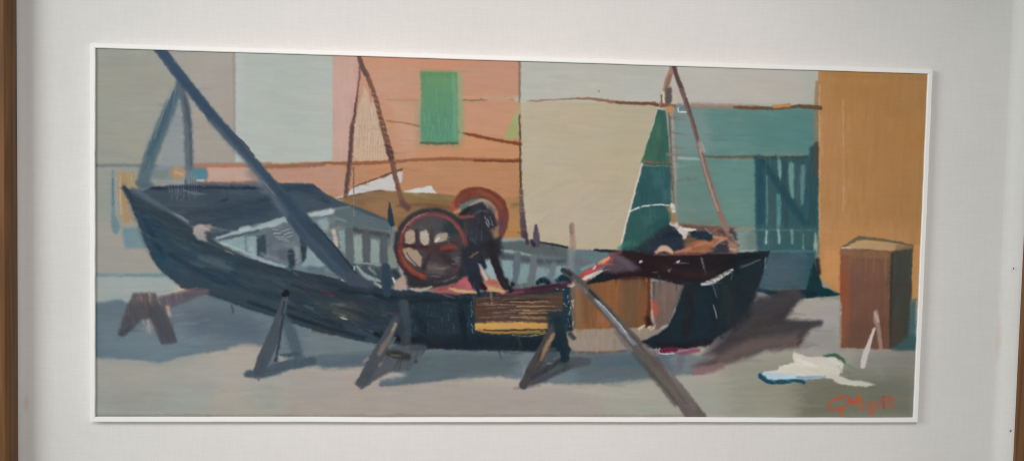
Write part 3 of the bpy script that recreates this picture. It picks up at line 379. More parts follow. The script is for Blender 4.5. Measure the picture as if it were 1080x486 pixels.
('S','boat',(5,21,35),[241.1,266.4,0.64,244.0,266.9,0.46],{'sf': 0.4,'op': 0.6,'dry': 0.25,'rl': 1.6}),
('S','boat',(5,19,34),[220.9,249.1,0.64,227.3,250.3,0.46],{'sf': 0.4,'op': 0.6,'dry': 0.25,'rl': 1.6}),
('S','boat',(76,90,99),[260.5,259.9,0.64,265.8,260.9,0.46],{'sf': 0.4,'op': 0.6,'dry': 0.25,'rl': 1.6}),
('S','boat',(60,75,85),[221.0,241.8,0.64,226.4,242.8,0.46],{'sf': 0.4,'op': 0.6,'dry': 0.25,'rl': 1.6}),
('S','boat',(48,46,51),[192.9,241.4,0.63,196.7,242.1,0.45],{'sf': 0.4,'op': 0.6,'dry': 0.25,'rl': 1.6}),
('S','boat',(49,46,52),[211.6,261.1,0.64,217.8,262.3,0.46],{'sf': 0.4,'op': 0.6,'dry': 0.25,'rl': 1.6}),
('S','boat',(76,91,99),[233.6,264.0,0.64,238.3,264.9,0.46],{'sf': 0.4,'op': 0.6,'dry': 0.25,'rl': 1.6}),
('S','boat',(60,75,85),[198.1,238.4,0.64,202.0,239.2,0.45],{'sf': 0.4,'op': 0.6,'dry': 0.25,'rl': 1.6}),
('S','boat',(49,46,51),[192.3,254.3,0.63,198.3,255.4,0.45],{'sf': 0.4,'op': 0.6,'dry': 0.25,'rl': 1.6}),
('S','boat',(75,90,99),[205.1,255.5,0.64,209.8,256.4,0.45],{'sf': 0.4,'op': 0.6,'dry': 0.25,'rl': 1.6}),
('S','boat',(5,19,34),[225.9,248.5,0.64,232.7,249.8,0.46],{'sf': 0.4,'op': 0.6,'dry': 0.25,'rl': 1.6}),
('S','boat',(60,75,85),[223.0,242.4,0.64,227.7,243.4,0.46],{'sf': 0.4,'op': 0.6,'dry': 0.25,'rl': 1.6}),
('S','boat',(49,46,51),[187.6,246.1,0.63,191.7,246.9,0.45],{'sf': 0.4,'op': 0.6,'dry': 0.25,'rl': 1.6}),
('S','boat',(5,20,35),[229.4,261.6,0.64,232.7,262.2,0.46],{'sf': 0.4,'op': 0.6,'dry': 0.25,'rl': 1.6}),
('S','boat',(5,21,35),[252.6,265.4,0.64,256.4,266.1,0.46],{'sf': 0.4,'op': 0.6,'dry': 0.25,'rl': 1.6}),
('S','boat',(5,20,35),[233.1,262.3,0.64,237.1,263.1,0.46],{'sf': 0.4,'op': 0.6,'dry': 0.25,'rl': 1.6}),
('S','boat',(49,46,51),[208.3,245.5,0.64,213.0,246.4,0.45],{'sf': 0.4,'op': 0.6,'dry': 0.25,'rl': 1.6}),
('S','boat',(76,91,99),[256.0,274.0,0.64,259.9,274.7,0.46],{'sf': 0.4,'op': 0.6,'dry': 0.25,'rl': 1.6}),
('S','boat',(60,75,85),[237.6,246.8,0.64,243.5,248.0,0.46],{'sf': 0.4,'op': 0.6,'dry': 0.25,'rl': 1.6}),
('S','boat',(60,75,86),[222.9,253.3,0.64,229.4,254.5,0.46],{'sf': 0.4,'op': 0.6,'dry': 0.25,'rl': 1.6}),
('S','boat',(5,20,35),[218.9,264.2,0.64,222.4,264.9,0.46],{'sf': 0.4,'op': 0.6,'dry': 0.25,'rl': 1.6}),
('S','boat',(5,19,34),[193.8,255.3,0.64,198.1,256.2,0.45],{'sf': 0.4,'op': 0.6,'dry': 0.25,'rl': 1.6}),
('S','boat',(75,90,98),[224.0,244.3,0.64,228.9,245.2,0.46],{'sf': 0.4,'op': 0.6,'dry': 0.25,'rl': 1.6}),
('S','boat',(60,75,86),[225.2,257.4,0.64,228.8,258.1,0.46],{'sf': 0.4,'op': 0.6,'dry': 0.25,'rl': 1.6}),
('S','boat',(75,90,98),[223.6,247.2,0.64,227.3,247.9,0.46],{'sf': 0.4,'op': 0.6,'dry': 0.25,'rl': 1.6}),
('S','boat',(60,76,86),[245.7,260.6,0.64,250.0,261.5,0.46],{'sf': 0.4,'op': 0.6,'dry': 0.25,'rl': 1.6}),
('S','boat',(5,19,34),[249.6,247.2,0.64,256.5,248.5,0.46],{'sf': 0.4,'op': 0.6,'dry': 0.25,'rl': 1.6}),
('S','boat',(75,90,98),[206.9,239.1,0.64,210.1,239.7,0.45],{'sf': 0.4,'op': 0.6,'dry': 0.25,'rl': 1.6}),
('S','boat',(55,76,92),[156.0,212.5,1.08,163.1,215.4,0.81],{'sf': 0.6,'op': 0.5,'dry': 0.3}),
('S','boat',(27,48,64),[91.9,188.2,1.07,101.8,192.3,0.8],{'sf': 0.6,'op': 0.5,'dry': 0.3}),
('S','boat',(63,80,91),[95.7,178.9,1.07,102.0,181.5,0.8],{'sf': 0.6,'op': 0.5,'dry': 0.3}),
('S','boat',(54,76,92),[111.0,187.4,1.07,116.7,189.8,0.8],{'sf': 0.6,'op': 0.5,'dry': 0.3}),
('S','boat',(55,76,92),[114.9,197.1,1.07,122.8,200.4,0.8],{'sf': 0.6,'op': 0.5,'dry': 0.3}),
('S','boat',(14,40,56),[85.8,180.0,1.06,98.9,185.4,0.8],{'sf': 0.6,'op': 0.5,'dry': 0.3}),
('S','boat',(64,81,91),[166.2,217.1,1.08,175.4,220.9,0.81],{'sf': 0.6,'op': 0.5,'dry': 0.3}),
('S','boat',(64,81,91),[173.6,232.4,1.08,184.8,237.1,0.81],{'sf': 0.6,'op': 0.5,'dry': 0.3}),
('S','boat',(55,76,92),[166.3,224.4,1.08,173.1,227.2,0.81],{'sf': 0.6,'op': 0.5,'dry': 0.3}),
('S','boat',(63,80,91),[162.7,212.9,1.08,169.9,215.9,0.81],{'sf': 0.6,'op': 0.5,'dry': 0.3}),
('S','boat',(26,48,63),[88.3,178.0,1.06,97.8,181.9,0.8],{'sf': 0.6,'op': 0.5,'dry': 0.3}),
('S','boat',(28,49,64),[168.3,215.1,1.08,177.0,218.7,0.81],{'sf': 0.6,'op': 0.5,'dry': 0.3}),
('S','boat',(18,41,57),[172.4,223.4,1.08,184.3,228.3,0.81],{'sf': 0.6,'op': 0.5,'dry': 0.3}),
('S','boat',(55,76,92),[69.2,178.8,1.06,79.3,183.0,0.8],{'sf': 0.6,'op': 0.5,'dry': 0.3}),
('S','boat',(16,40,57),[44.9,172.8,1.06,54.8,176.9,0.79],{'sf': 0.6,'op': 0.5,'dry': 0.3}),
('S','boat',(16,40,57),[98.7,194.4,1.07,110.4,199.2,0.8],{'sf': 0.6,'op': 0.5,'dry': 0.3}),
('S','boat',(55,76,92),[108.0,198.7,1.07,118.3,203.0,0.8],{'sf': 0.6,'op': 0.5,'dry': 0.3}),
('S','boat',(28,48,64),[74.5,190.4,1.06,88.5,196.3,0.8],{'sf': 0.6,'op': 0.5,'dry': 0.3}),
('S','boat',(63,80,91),[143.2,208.9,1.08,149.4,211.5,0.81],{'sf': 0.6,'op': 0.5,'dry': 0.3}),
('S','boat',(16,40,57),[63.7,183.0,1.06,72.5,186.7,0.8],{'sf': 0.6,'op': 0.5,'dry': 0.3}),
('S','boat',(28,48,64),[170.8,210.9,1.08,182.1,215.6,0.81],{'sf': 0.6,'op': 0.5,'dry': 0.3}),
('S','boat',(54,76,92),[88.1,181.3,1.06,95.8,184.5,0.8],{'sf': 0.6,'op': 0.5,'dry': 0.3}),
('S','boat',(55,76,93),[46.1,168.6,1.06,51.7,170.9,0.79],{'sf': 0.6,'op': 0.5,'dry': 0.3}),
('S','boat',(18,41,57),[102.1,211.1,1.07,111.6,215.1,0.8],{'sf': 0.6,'op': 0.5,'dry': 0.3}),
('S','boat',(29,49,65),[146.0,228.7,1.08,153.0,231.6,0.81],{'sf': 0.6,'op': 0.5,'dry': 0.3}),
('S','boat',(26,48,63),[91.9,179.5,1.07,99.8,182.8,0.8],{'sf': 0.6,'op': 0.5,'dry': 0.3}),
('S','boat',(54,76,92),[160.5,206.4,1.08,168.2,209.6,0.81],{'sf': 0.6,'op': 0.5,'dry': 0.3}),
('S','boat',(14,40,56),[51.7,164.7,1.06,57.4,167.1,0.79],{'sf': 0.6,'op': 0.5,'dry': 0.3}),
('S','boat',(13,39,56),[71.4,169.0,1.06,77.2,171.4,0.8],{'sf': 0.6,'op': 0.5,'dry': 0.3}),
('S','boat',(63,80,90),[112.2,184.3,1.07,117.8,186.6,0.8],{'sf': 0.6,'op': 0.5,'dry': 0.3}),
('S','boat',(54,76,92),[63.0,166.0,1.06,73.2,170.2,0.8],{'sf': 0.6,'op': 0.5,'dry': 0.3}),
('S','boat',(28,49,64),[51.2,186.0,1.06,59.4,189.4,0.79],{'sf': 0.6,'op': 0.5,'dry': 0.3}),
('S','boat',(55,77,93),[86.0,199.8,1.07,94.6,203.4,0.8],{'sf': 0.6,'op': 0.5,'dry': 0.3}),
('S','boat',(19,42,58),[159.0,232.2,1.08,172.1,237.6,0.81],{'sf': 0.6,'op': 0.5,'dry': 0.3}),
('S','boat',(64,81,91),[72.4,182.1,1.06,83.8,186.8,0.8],{'sf': 0.6,'op': 0.5,'dry': 0.3}),
('S','boat',(55,76,92),[117.8,206.9,1.07,123.4,209.3,0.8],{'sf': 0.6,'op': 0.5,'dry': 0.3}),
('S','boat',(64,81,91),[135.7,220.8,1.08,150.1,226.8,0.81],{'sf': 0.6,'op': 0.5,'dry': 0.3}),
('S','boat',(63,80,91),[125.7,193.0,1.07,135.2,196.9,0.81],{'sf': 0.6,'op': 0.5,'dry': 0.3}),
('S','boat',(17,41,57),[118.8,205.9,1.07,132.0,211.4,0.81],{'sf': 0.6,'op': 0.5,'dry': 0.3}),
('S','boat',(16,40,57),[126.0,200.9,1.07,138.2,206.0,0.81],{'sf': 0.6,'op': 0.5,'dry': 0.3}),
('S','boat',(76,89,103),[33.8,132.1,4.38,44.4,137.3,7.02,55.8,143.4,7.92,69.0,150.4,7.06,83.2,159.2,6.2,91.2,165.4,4.43],{'sf': 2,'br': 4}),
('S','boat',(102,114,128),[58.4,142.4,2.64,72.6,149.4,3.53,86.8,158.2,2.66],{'sf': 1.5,'op': 0.7}),
('S','boat',(132,145,153),[72.6,153.0,1.77,78.8,157.4,1.95,85.9,161.4,1.77],{'sf': 0.8,'op': 0.75}),
('S','boat',(78,93,107),[39.1,125.7,5.26,49.6,128.2,7.03,54.9,133.5,3.52],{'sf': 2,'op': 0.8}),
('S','boat',(25,42,63),[25.9,130.5,3.5,30.3,137.6,3.94,37.4,155.5,3.51],{'sf': 1.5,'op': 0.8}),
('F','deck_cover',(57,73,88),[42.6,133.7,49.6,129.1,69.0,127.3,97.2,124.9,131.0,124.7,164.9,123.5,184.7,122.7,202.7,123.2,211.8,130.3,226.4,138.3,241.0,143.5,235.6,146.4,212.0,147.7,195.8,151.7,176.0,155.7,142.0,165.4,113.5,175.9,106.4,177.9,91.3,169.0,85.0,160.1,69.0,150.4,55.8,142.5],{'c2': (54,71,85),'gd': 0,'sf': 1,'mo': 6,'st': (5,6,24,2.2)}),
('S','deck_cover',(5,26,48),[51.4,130.8,1.76,86.6,128.3,2.21,106.1,128.8,2.22,139.9,128.1,2.68,165.0,127.6,2.69],{'sf': 1.2,'op': 0.8}),
('S','deck_cover',(88,89,102),[91.9,124.6,2.65,122.1,124.4,2.67,154.2,122.8,2.68],{'sf': 1.2,'op': 0.8}),
('S','deck_cover',(37,54,69),[86.7,153.7,7.08,131.1,146.5,8.03,166.8,136.7,7.18],{'sf': 4,'op': 0.7}),
('S','deck_cover',(61,80,96),[118.6,133.1,3.56,136.4,131.8,3.57],{'sf': 2.5,'op': 0.6}),
('S','deck_cover',(5,27,46),[111.5,143.2,1.78,122.2,139.4,1.78],{'sf': 1,'op': 0.6}),
('S','deck_cover',(36,57,76),[95.7,163.5,7.1,122.3,157.6,8.02,162.4,146.8,5.38],{'sf': 4,'op': 0.7}),
('S','deck_cover',(30,51,68),[175.7,128.3,6.29,195.5,128.8,7.21,216.4,139.4,5.43],{'sf': 3,'op': 0.8}),
('S','deck_cover',(30,48,68),[122.1,126.7,0.71,122.2,139.4,0.53],{'sf': 0.4,'op': 0.5}),
('S','deck_cover',(144,155,170),[67.1,114.3,0.62,67.5,126.0,0.7,67.6,135.0,0.44],{'sf': 0.35,'op': 0.5,'dry': 0.35,'rl': 1.8}),  # pale scratches near the bow: ridge glints laid on as lighter paint
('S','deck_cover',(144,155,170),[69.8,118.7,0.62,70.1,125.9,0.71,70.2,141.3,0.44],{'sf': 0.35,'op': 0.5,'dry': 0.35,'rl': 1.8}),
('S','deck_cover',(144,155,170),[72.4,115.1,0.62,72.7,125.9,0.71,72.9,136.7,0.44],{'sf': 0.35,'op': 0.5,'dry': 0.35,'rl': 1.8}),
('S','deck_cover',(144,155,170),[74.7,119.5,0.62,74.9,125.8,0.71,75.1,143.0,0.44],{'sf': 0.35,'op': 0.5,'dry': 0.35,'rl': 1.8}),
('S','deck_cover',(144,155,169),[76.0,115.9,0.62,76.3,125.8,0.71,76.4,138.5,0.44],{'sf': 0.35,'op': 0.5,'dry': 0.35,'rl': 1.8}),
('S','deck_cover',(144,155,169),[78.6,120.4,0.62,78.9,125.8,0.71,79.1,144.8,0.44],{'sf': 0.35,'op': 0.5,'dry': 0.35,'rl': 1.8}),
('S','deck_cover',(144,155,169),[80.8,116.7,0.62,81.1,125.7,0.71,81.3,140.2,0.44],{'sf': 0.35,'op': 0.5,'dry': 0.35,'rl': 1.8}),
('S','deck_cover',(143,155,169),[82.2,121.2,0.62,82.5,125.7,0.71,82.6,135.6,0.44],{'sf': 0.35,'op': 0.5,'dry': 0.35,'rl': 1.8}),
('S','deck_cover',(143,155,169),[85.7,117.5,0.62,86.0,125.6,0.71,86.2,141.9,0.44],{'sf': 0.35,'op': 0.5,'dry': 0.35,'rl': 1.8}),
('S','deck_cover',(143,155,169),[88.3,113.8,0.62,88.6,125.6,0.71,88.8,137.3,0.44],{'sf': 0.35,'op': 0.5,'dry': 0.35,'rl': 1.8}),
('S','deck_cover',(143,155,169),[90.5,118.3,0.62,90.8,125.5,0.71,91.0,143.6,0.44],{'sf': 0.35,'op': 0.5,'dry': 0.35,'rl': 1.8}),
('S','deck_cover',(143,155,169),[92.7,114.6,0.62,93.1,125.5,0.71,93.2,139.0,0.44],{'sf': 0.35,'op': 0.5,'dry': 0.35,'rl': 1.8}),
('S','deck_cover',(18,34,54),[82.6,122.1,1.24,83.1,134.7,0.88],{'sf': 0.6,'op': 0.7}),
('F','deck_cover',(169,156,149),[91.2,165.4,97.4,163.5,107.2,164.2,105.5,170.6,102.8,174.3,103.7,180.6,95.7,179.0,89.5,172.7],{'c2': (147,146,148),'gd': 90,'sf': 1.2,'mo': 10,'st': (30,8,8,1.5)}),
('S','deck_cover',(185,150,134),[101.9,165.2,2.67,106.3,165.1,2.67],{'sf': 1.2,'op': 0.8}),
('S','deck_cover',(51,66,80),[103.7,172.5,4.45,106.4,179.7,4.45],{'sf': 2}),
('F','hull_interior',(94,110,120),[110.0,177.8,142.0,165.4,176.0,155.7,195.8,150.8,216.5,146.7,241.0,143.5,257.5,149.6,277.7,158.5,285.2,169.4,286.1,225.1,249.3,219.0,217.3,212.0,176.5,204.3,142.2,194.7],{'c2': (104,120,122),'gd': 0,'sf': 1,'mo': 7,'st': (-14,6,20,2)}),
('F','hull_interior',(151,170,178),[111.7,176.0,126.8,170.2,147.4,165.3,176.0,155.2,178.7,157.5,172.5,163.1,149.2,169.0,131.3,172.9,112.6,178.7],{'sf': 0.9,'st': (-16,7,16,1.4),'rl': 1.3}),
('S','hull_interior',(176,192,195),[134.9,168.3,4.47,142.0,166.3,4.47],{'sf': 1.2,'op': 0.7}),
('S','hull_interior',(150,164,169),[165.3,160.5,3.59,176.0,157.5,4.5],{'sf': 1.5,'op': 0.6}),
('S','hull_interior',(59,76,88),[115.3,177.7,1.78,133.1,173.8,2.23,151.0,168.9,2.69],{'sf': 1.2,'op': 0.8}),
('F','hull_interior',(133,158,166),[113.5,180.0,133.1,175.6,149.2,174.4,151.1,184.5,150.3,195.5,142.2,192.4,127.9,187.6,118.9,183.6],{'sf': 1,'mo': 6,'st': (80,5,10,1.5)}),
('S','hull_interior',(92,114,125),[139.4,175.5,1.79,140.4,190.1,1.79],{'sf': 1,'op': 0.8}),
('S','hull_interior',(177,194,196),[116.2,181.4,1.78,129.6,186.2,1.79,142.2,191.9,1.79],{'sf': 0.8,'op': 0.6}),
('S','hull_interior',(158,179,183),[144.9,186.4,3.58,146.7,194.6,3.59],{'sf': 1.5,'op': 0.7}),
('F','hull_interior',(46,62,77),[150.1,174.4,158.2,172.5,159.3,191.7,154.8,195.4,150.3,193.6],{'sf': 1.2}),
('F','hull_interior',(91,103,116),[159.1,169.7,181.4,159.3,186.9,167.4,181.8,197.8,162.0,197.1],{'sf': 2.5,'mo': 6}),
('S','hull_interior',(75,87,103),[172.7,182.3,8.1,175.5,193.3,8.11],{'sf': 3,'op': 0.7}),
('S','hull_interior',(147,167,174),[142.2,191.9,2.24,153.0,196.3,3.14,165.6,200.8,3.15,176.5,203.4,2.26],{'sf': 1.1}),
('S','hull_interior',(117,133,141),[154.8,191.7,3.59,169.2,196.1,3.6],{'sf': 2,'op': 0.7}),
('S','hull_interior',(172,185,190),[172.5,169.5,0.81,177.0,168.5,0.9,181.5,167.0,0.63],{'sf': 0.4,'op': 0.7,'dry': 0.15,'rl': 1.8}),
('S','hull_interior',(172,185,190),[166.3,171.4,0.81,169.4,171.2,0.9,172.6,170.9,0.63],{'sf': 0.4,'op': 0.7,'dry': 0.15,'rl': 1.8}),
('S','hull_interior',(172,185,190),[175.3,172.2,0.81,178.9,171.4,0.9,182.5,170.2,0.63],{'sf': 0.4,'op': 0.7,'dry': 0.15,'rl': 1.8}),
('S','hull_interior',(173,185,190),[168.1,175.0,0.81,172.1,174.8,0.9,176.2,174.4,0.63],{'sf': 0.4,'op': 0.7,'dry': 0.15,'rl': 1.8}),
('S','hull_interior',(172,185,190),[178.0,174.9,0.81,181.1,174.3,0.9,184.3,173.3,0.63],{'sf': 0.4,'op': 0.7,'dry': 0.15,'rl': 1.8}),
('S','hull_interior',(172,185,190),[165.3,167.8,0.81,168.0,167.7,0.9,170.7,167.7,0.63],{'sf': 0.4,'op': 0.7,'dry': 0.15,'rl': 1.8}),
('S','hull_interior',(173,185,190),[170.8,177.3,0.81,174.4,177.0,0.9,178.0,176.6,0.63],{'sf': 0.4,'op': 0.7,'dry': 0.15,'rl': 1.8}),
('S','hull_interior',(172,185,190),[179.8,171.2,0.81,182.5,170.8,0.9,185.2,170.2,0.63],{'sf': 0.4,'op': 0.7,'dry': 0.15,'rl': 1.8}),
('S','hull_interior',(173,185,190),[175.3,178.6,0.81,178.0,178.3,0.9,180.7,178.0,0.63],{'sf': 0.4,'op': 0.7,'dry': 0.15,'rl': 1.8}),
('S','hull_interior',(125,135,141),[167.3,184.2,5.4,183.5,182.1,7.22],{'sf': 3,'op': 0.5}),
('S','hull_interior',(36,54,70),[182.7,189.5,6.32,183.7,202.3,6.32],{'sf': 1.5}),
('S','hull_interior',(137,144,149),[188.0,185.7,4.52,189.1,197.7,3.62],{'sf': 2,'op': 0.8}),
('S','hull_interior',(29,49,65),[194.2,173.7,6.32,194.8,185.6,6.33,195.4,197.6,4.52],{'sf': 1.5}),
('F','hull_interior',(132,154,161),[197.9,180.1,203.3,180.9,208.9,190.9,219.0,200.9,210.9,203.8,192.7,203.1,197.2,194.8],{'sf': 1.5,'mo': 6,'st': (60,6,12,1.6)}),
('S','hull_interior',(109,129,140),[187.3,204.1,3.62,203.6,204.8,4.53,221.8,206.4,3.64],{'sf': 2,'op': 0.8}),
('S','hull_interior',(68,94,106),[200.0,204.9,4.53,212.7,206.6,3.63],{'sf': 2,'op': 0.7}),
('F','hull_interior',(161,180,185),[196.7,152.6,216.5,147.2,224.7,147.5,223.8,151.2,212.1,154.1,199.4,155.3],{'sf': 0.9,'st': (-12,6,12,1.4),'rl': 1.3}),
('S','hull_interior',(192,190,187),[219.3,148.5,2.72,222.9,149.4,2.72],{'sf': 1,'op': 0.8}),
('F','hull_interior',(137,155,160),[206.7,158.8,216.6,155.0,219.5,165.0,214.1,168.8],{'sf': 1.5,'st': (60,8,10,1.4)}),
('F','hull_interior',(85,102,108),[222.9,148.4,241.0,144.4,259.3,151.4,277.7,159.4,277.9,170.5,248.6,165.4,224.9,161.3],{'sf': 1.5,'mo': 5,'st': (14,5,18,2)}),
('S','hull_interior',(124,140,144),[224.8,155.7,2.27,233.9,158.3,2.27],{'sf': 1.5,'op': 0.7}),
('S','hull_interior',(98,108,110),[221.3,163.2,4.54,232.2,163.0,3.64],{'sf': 2,'op': 0.7}),
('S','hull_interior',(55,68,78),[241.0,144.4,2.73,257.5,150.6,3.19,277.7,158.5,1.83],{'sf': 1.5,'op': 0.9}),
('F','hull_interior',(95,105,107),[223.1,165.0,285.2,169.4,285.9,210.2,249.2,208.8,223.4,185.2],{'sf': 1.5,'mo': 5,'st': (90,5,14,1.6)}),
('S','hull_interior',(62,69,75),[242.2,166.5,4.55,262.3,169.8,5.49,277.9,172.3,4.58],{'sf': 2}),
('S','hull_interior',(111,115,113),[246.7,164.6,1.37,276.0,167.3,1.37],{'sf': 0.8,'op': 0.7}),
('F','hull_interior',(125,149,153),[227.7,167.6,234.0,166.6,235.2,190.6,229.7,186.9],{'sf': 1}),
('S','hull_interior',(192,177,166),[223.1,167.7,3.18,225.1,177.8,4.54,226.1,183.3,2.73],{'sf': 1,'dry': 0.15}),
('F','hull_interior',(135,155,153),[242.3,171.5,249.6,171.0,251.3,197.7,243.5,197.8],{'sf': 1,'mo': 4}),
('F','hull_interior',(133,151,149),[258.8,175.4,267.0,176.2,268.7,200.2,258.6,198.5],{'sf': 1,'mo': 4}),
('F','hull_interior',(120,135,129),[274.5,184.4,281.7,175.1,284.7,191.7,284.0,204.7,276.6,203.8],{'sf': 1.3,'mo': 4}),
('S','hull_interior',(115,126,130),[278.7,162.2,3.67,279.8,176.9,3.67],{'sf': 1.2,'op': 0.8}),
('S','rib',(87,96,101),[237.7,167.5,7.28,238.4,185.0,7.29,239.0,199.7,5.47],{'sf': 1.2}),
('S','rib',(78,85,92),[254.1,169.0,6.85,254.8,184.7,7.31,255.5,204.1,6.4],{'sf': 1.2}),
('S','rib',(72,83,92),[271.5,173.4,6.41,271.3,190.0,7.33,272.9,204.8,7.34],{'sf': 1.2}),
('S','rib',(62,57,71),[284.4,173.2,3.67,285.6,191.7,2.76],{'sf': 1.5}),
('S','hull_interior',(168,183,177),[243.6,198.3,1.83,250.9,199.1,1.64,269.2,200.7,1.38],{'sf': 0.7,'op': 0.7}),
('F','hull_interior',(58,72,80),[241.7,199.7,285.8,204.6,289.7,219.5,267.7,221.6,247.4,212.6],{'sf': 2.5,'mo': 6}),
('S','hull_interior',(140,156,160),[246.3,202.4,2.28,252.9,210.6,3.66,261.2,214.2,4.58,268.5,216.0,1.83],{'sf': 1.2}),
('S','hull_interior',(125,141,143),[258.2,203.2,2.75,263.8,209.6,2.29],{'sf': 1.2,'op': 0.8}),
('S','hull_interior',(164,161,161),[263.0,217.9,1.83,269.5,221.6,2.75],{'sf': 1}),
('S','hull_interior',(175,182,180),[231.9,215.5,1.82,236.5,216.4,1.46],{'sf': 0.8}),
('S','hull_interior',(37,51,64),[282.2,207.5,5.52,285.9,212.1,6.44],{'sf': 2}),
('F','hull_interior',(165,149,142),[281.4,216.8,289.6,211.1,295.1,211.0,296.6,216.6,293.5,224.1,288.9,226.0,282.4,224.2],{'sf': 1.2,'mo': 8,'st': (60,6,8,1.4)}),
('S','hull_interior',(194,195,189),[280.9,213.5,1.84,282.3,216.8,1.84],{'sf': 0.7}),
('S','hull_interior',(39,36,46),[293.2,208.3,3.68,304.4,215.6,4.62,313.7,219.2,3.7],{'sf': 2}),
('S','rib',(38,58,76),[273.8,203.0,8.26,274.9,215.9,9.18,275.1,228.0,8.27],{'sf': 1.2}),
('S','rib',(22,47,64),[276.5,140.1,1.37,277.2,151.1,4.58,278.7,160.3,5.5],{'sf': 0.8}),
('S','rib',(148,162,170),[241.7,127.9,0.91,242.0,148.1,0.73,242.0,153.6,0.91],{'sf': 0.4,'op': 0.5}),
('F','boom',(56,79,100),[51.0,-2.5,63.2,-2.9,72.0,9.3,89.7,31.1,109.2,55.6,127.9,75.9,146.8,98.0,166.7,120.3,186.7,140.0,204.9,160.7,227.0,186.1,247.4,210.7,266.8,221.6,249.4,222.7,234.7,217.4,217.2,202.8,192.5,178.3,176.0,154.8,157.8,127.8,137.9,101.9,120.0,83.3,105.7,66.5,88.9,46.3,66.8,18.3],{'c2': (53,71,89),'gd': 49,'sf': 1.2,'mo': 4,'st': (50,5,30,2.4)}),
('F','boom',(34,64,91),[56.2,0.9,63.2,0.6,89.7,32.9,127.1,77.7,166.7,122.1,212.3,170.7,247.4,211.6,236.4,209.0,203.3,174.5,157.7,122.3,118.2,77.9,82.6,35.7],{'c2': (43,59,76),'gd': 49,'sf': 2.5,'op': 0.8}),
('S','boom',(94,107,121),[105.7,65.6,3.54,136.1,99.2,4.45,156.0,124.2,5.37,176.0,153.0,4.5],{'sf': 3.5,'op': 0.65}),
('S','boom',(118,124,134),[142.5,113.5,7.14,156.0,129.6,6.27],{'sf': 3.5,'op': 0.5}),
('S','boom',(25,40,54),[128.8,77.7,1.07,139.6,88.2,1.43,146.8,98.0,1.25],{'sf': 0.6,'op': 0.8,'dry': 0.2}),
('S','boom',(13,35,51),[204.9,161.6,1.36,227.0,186.5,1.64,245.5,208.9,1.46],{'sf': 0.7,'op': 0.8}),
('S','boom',(190,200,208),[243.6,202.4,0.91,243.2,205.7,0.91],{'sf': 0.5}),
('S','boom',(60,69,83),[240.1,212.7,9.13,258.5,220.8,7.33],{'sf': 3,'op': 0.8}),
('F','hull_interior',(88,104,108),[381.7,176.2,407.8,174.9,428.6,177.4,453.2,182.6,491.2,183.0,502.7,184.7,499.2,196.1,482.2,202.9,459.8,217.4,416.5,223.6,388.3,223.9,378.4,199.7],{'c2': (98,116,122),'gd': 0,'sf': 1.2,'mo': 6,'st': (8,5,18,2)}),
('F','hull_interior',(84,96,98),[383.5,177.2,415.3,174.8,453.2,181.7,453.4,191.1,415.6,187.9,384.6,185.5],{'sf': 2,'op': 0.9}),
('S','hull_interior',(27,34,42),[421.0,175.6,1.41,438.9,178.2,2.36,451.3,180.8,2.36],{'sf': 0.9}),
('S','hull_interior',(141,158,160),[383.7,184.2,2.34,396.8,185.8,2.81,415.7,188.8,1.88],{'sf': 1.1}),
('S','hull_interior',(71,81,87),[384.7,190.2,4.67,401.6,191.8,4.69,429.9,195.2,4.71,449.7,194.0,3.78],{'sf': 2}),
('F','hull_interior',(128,156,163),[386.7,193.9,397.9,193.8,398.4,215.3,393.8,217.3,388.8,205.1],{'sf': 1,'mo': 5}),
('F','hull_interior',(124,150,157),[405.5,196.5,414.9,197.7,414.4,216.1,402.2,217.2],{'sf': 1.2,'mo': 5}),
('F','hull_interior',(122,148,156),[421.6,200.0,435.7,201.7,432.3,214.0,420.0,216.0],{'sf': 1.5,'mo': 5}),
('F','hull_interior',(129,157,163),[440.4,199.7,453.6,198.6,454.8,208.0,444.4,209.1,437.0,213.0],{'sf': 1.5,'mo': 5}),
('S','rib',(90,103,112),[402.5,188.1,5.63,401.8,201.2,6.57,400.3,215.3,4.69],{'sf': 1.5}),
('S','rib',(99,110,117),[418.5,191.6,7.52,417.9,203.8,6.59,415.3,216.1,5.65],{'sf': 1.5}),
('S','rib',(104,119,126),[438.5,197.9,5.66,436.8,206.4,5.67,435.1,213.0,4.72],{'sf': 1.8}),
('S','hull_interior',(17,14,28),[391.8,214.5,4.69,397.5,218.1,4.69],{'sf': 1.5}),
('S','hull_interior',(5,26,42),[422.9,216.0,3.77,428.5,213.1,5.66,433.2,215.8,4.72],{'sf': 1.2}),
('S','hull_interior',(9,38,50),[442.6,213.8,3.78,447.3,210.9,6.62,454.0,212.7,4.74],{'sf': 1.2}),
('F','hull_interior',(96,121,129),[458.9,183.5,491.2,183.9,499.0,188.5,482.1,200.1,461.3,202.3],{'sf': 2,'mo': 6}),
('S','hull_interior',(102,105,113),[459.2,192.9,6.63,474.5,197.4,7.6,487.8,200.0,3.81],{'sf': 3,'op': 0.8}),
('S','hull_interior',(136,162,164),[467.0,202.2,2.85,478.3,197.3,2.85],{'sf': 1.4,'op': 0.7}),
('S','hull_interior',(17,24,33),[478.8,182.7,1.9,496.0,183.9,2.86,518.0,184.5,2.87],{'sf': 1.1}),
('S','gunwale',(67,32,50),[383.6,225.8,4.68,407.1,224.6,5.64,435.2,220.5,5.67,456.0,216.5,4.74],{'sf': 1.8,'br': 10}),
('S','gunwale',(126,64,79),[393.9,226.2,1.88,409.0,225.1,2.35],{'sf': 1.1,'op': 0.85}),
('S','gunwale',(118,68,77),[382.7,227.7,1.87,402.4,227.0,1.88],{'sf': 1,'op': 0.7}),
('S','gunwale',(37,20,36),[416.4,221.7,1.88,444.6,217.6,2.37],{'sf': 1.2,'op': 0.8}),
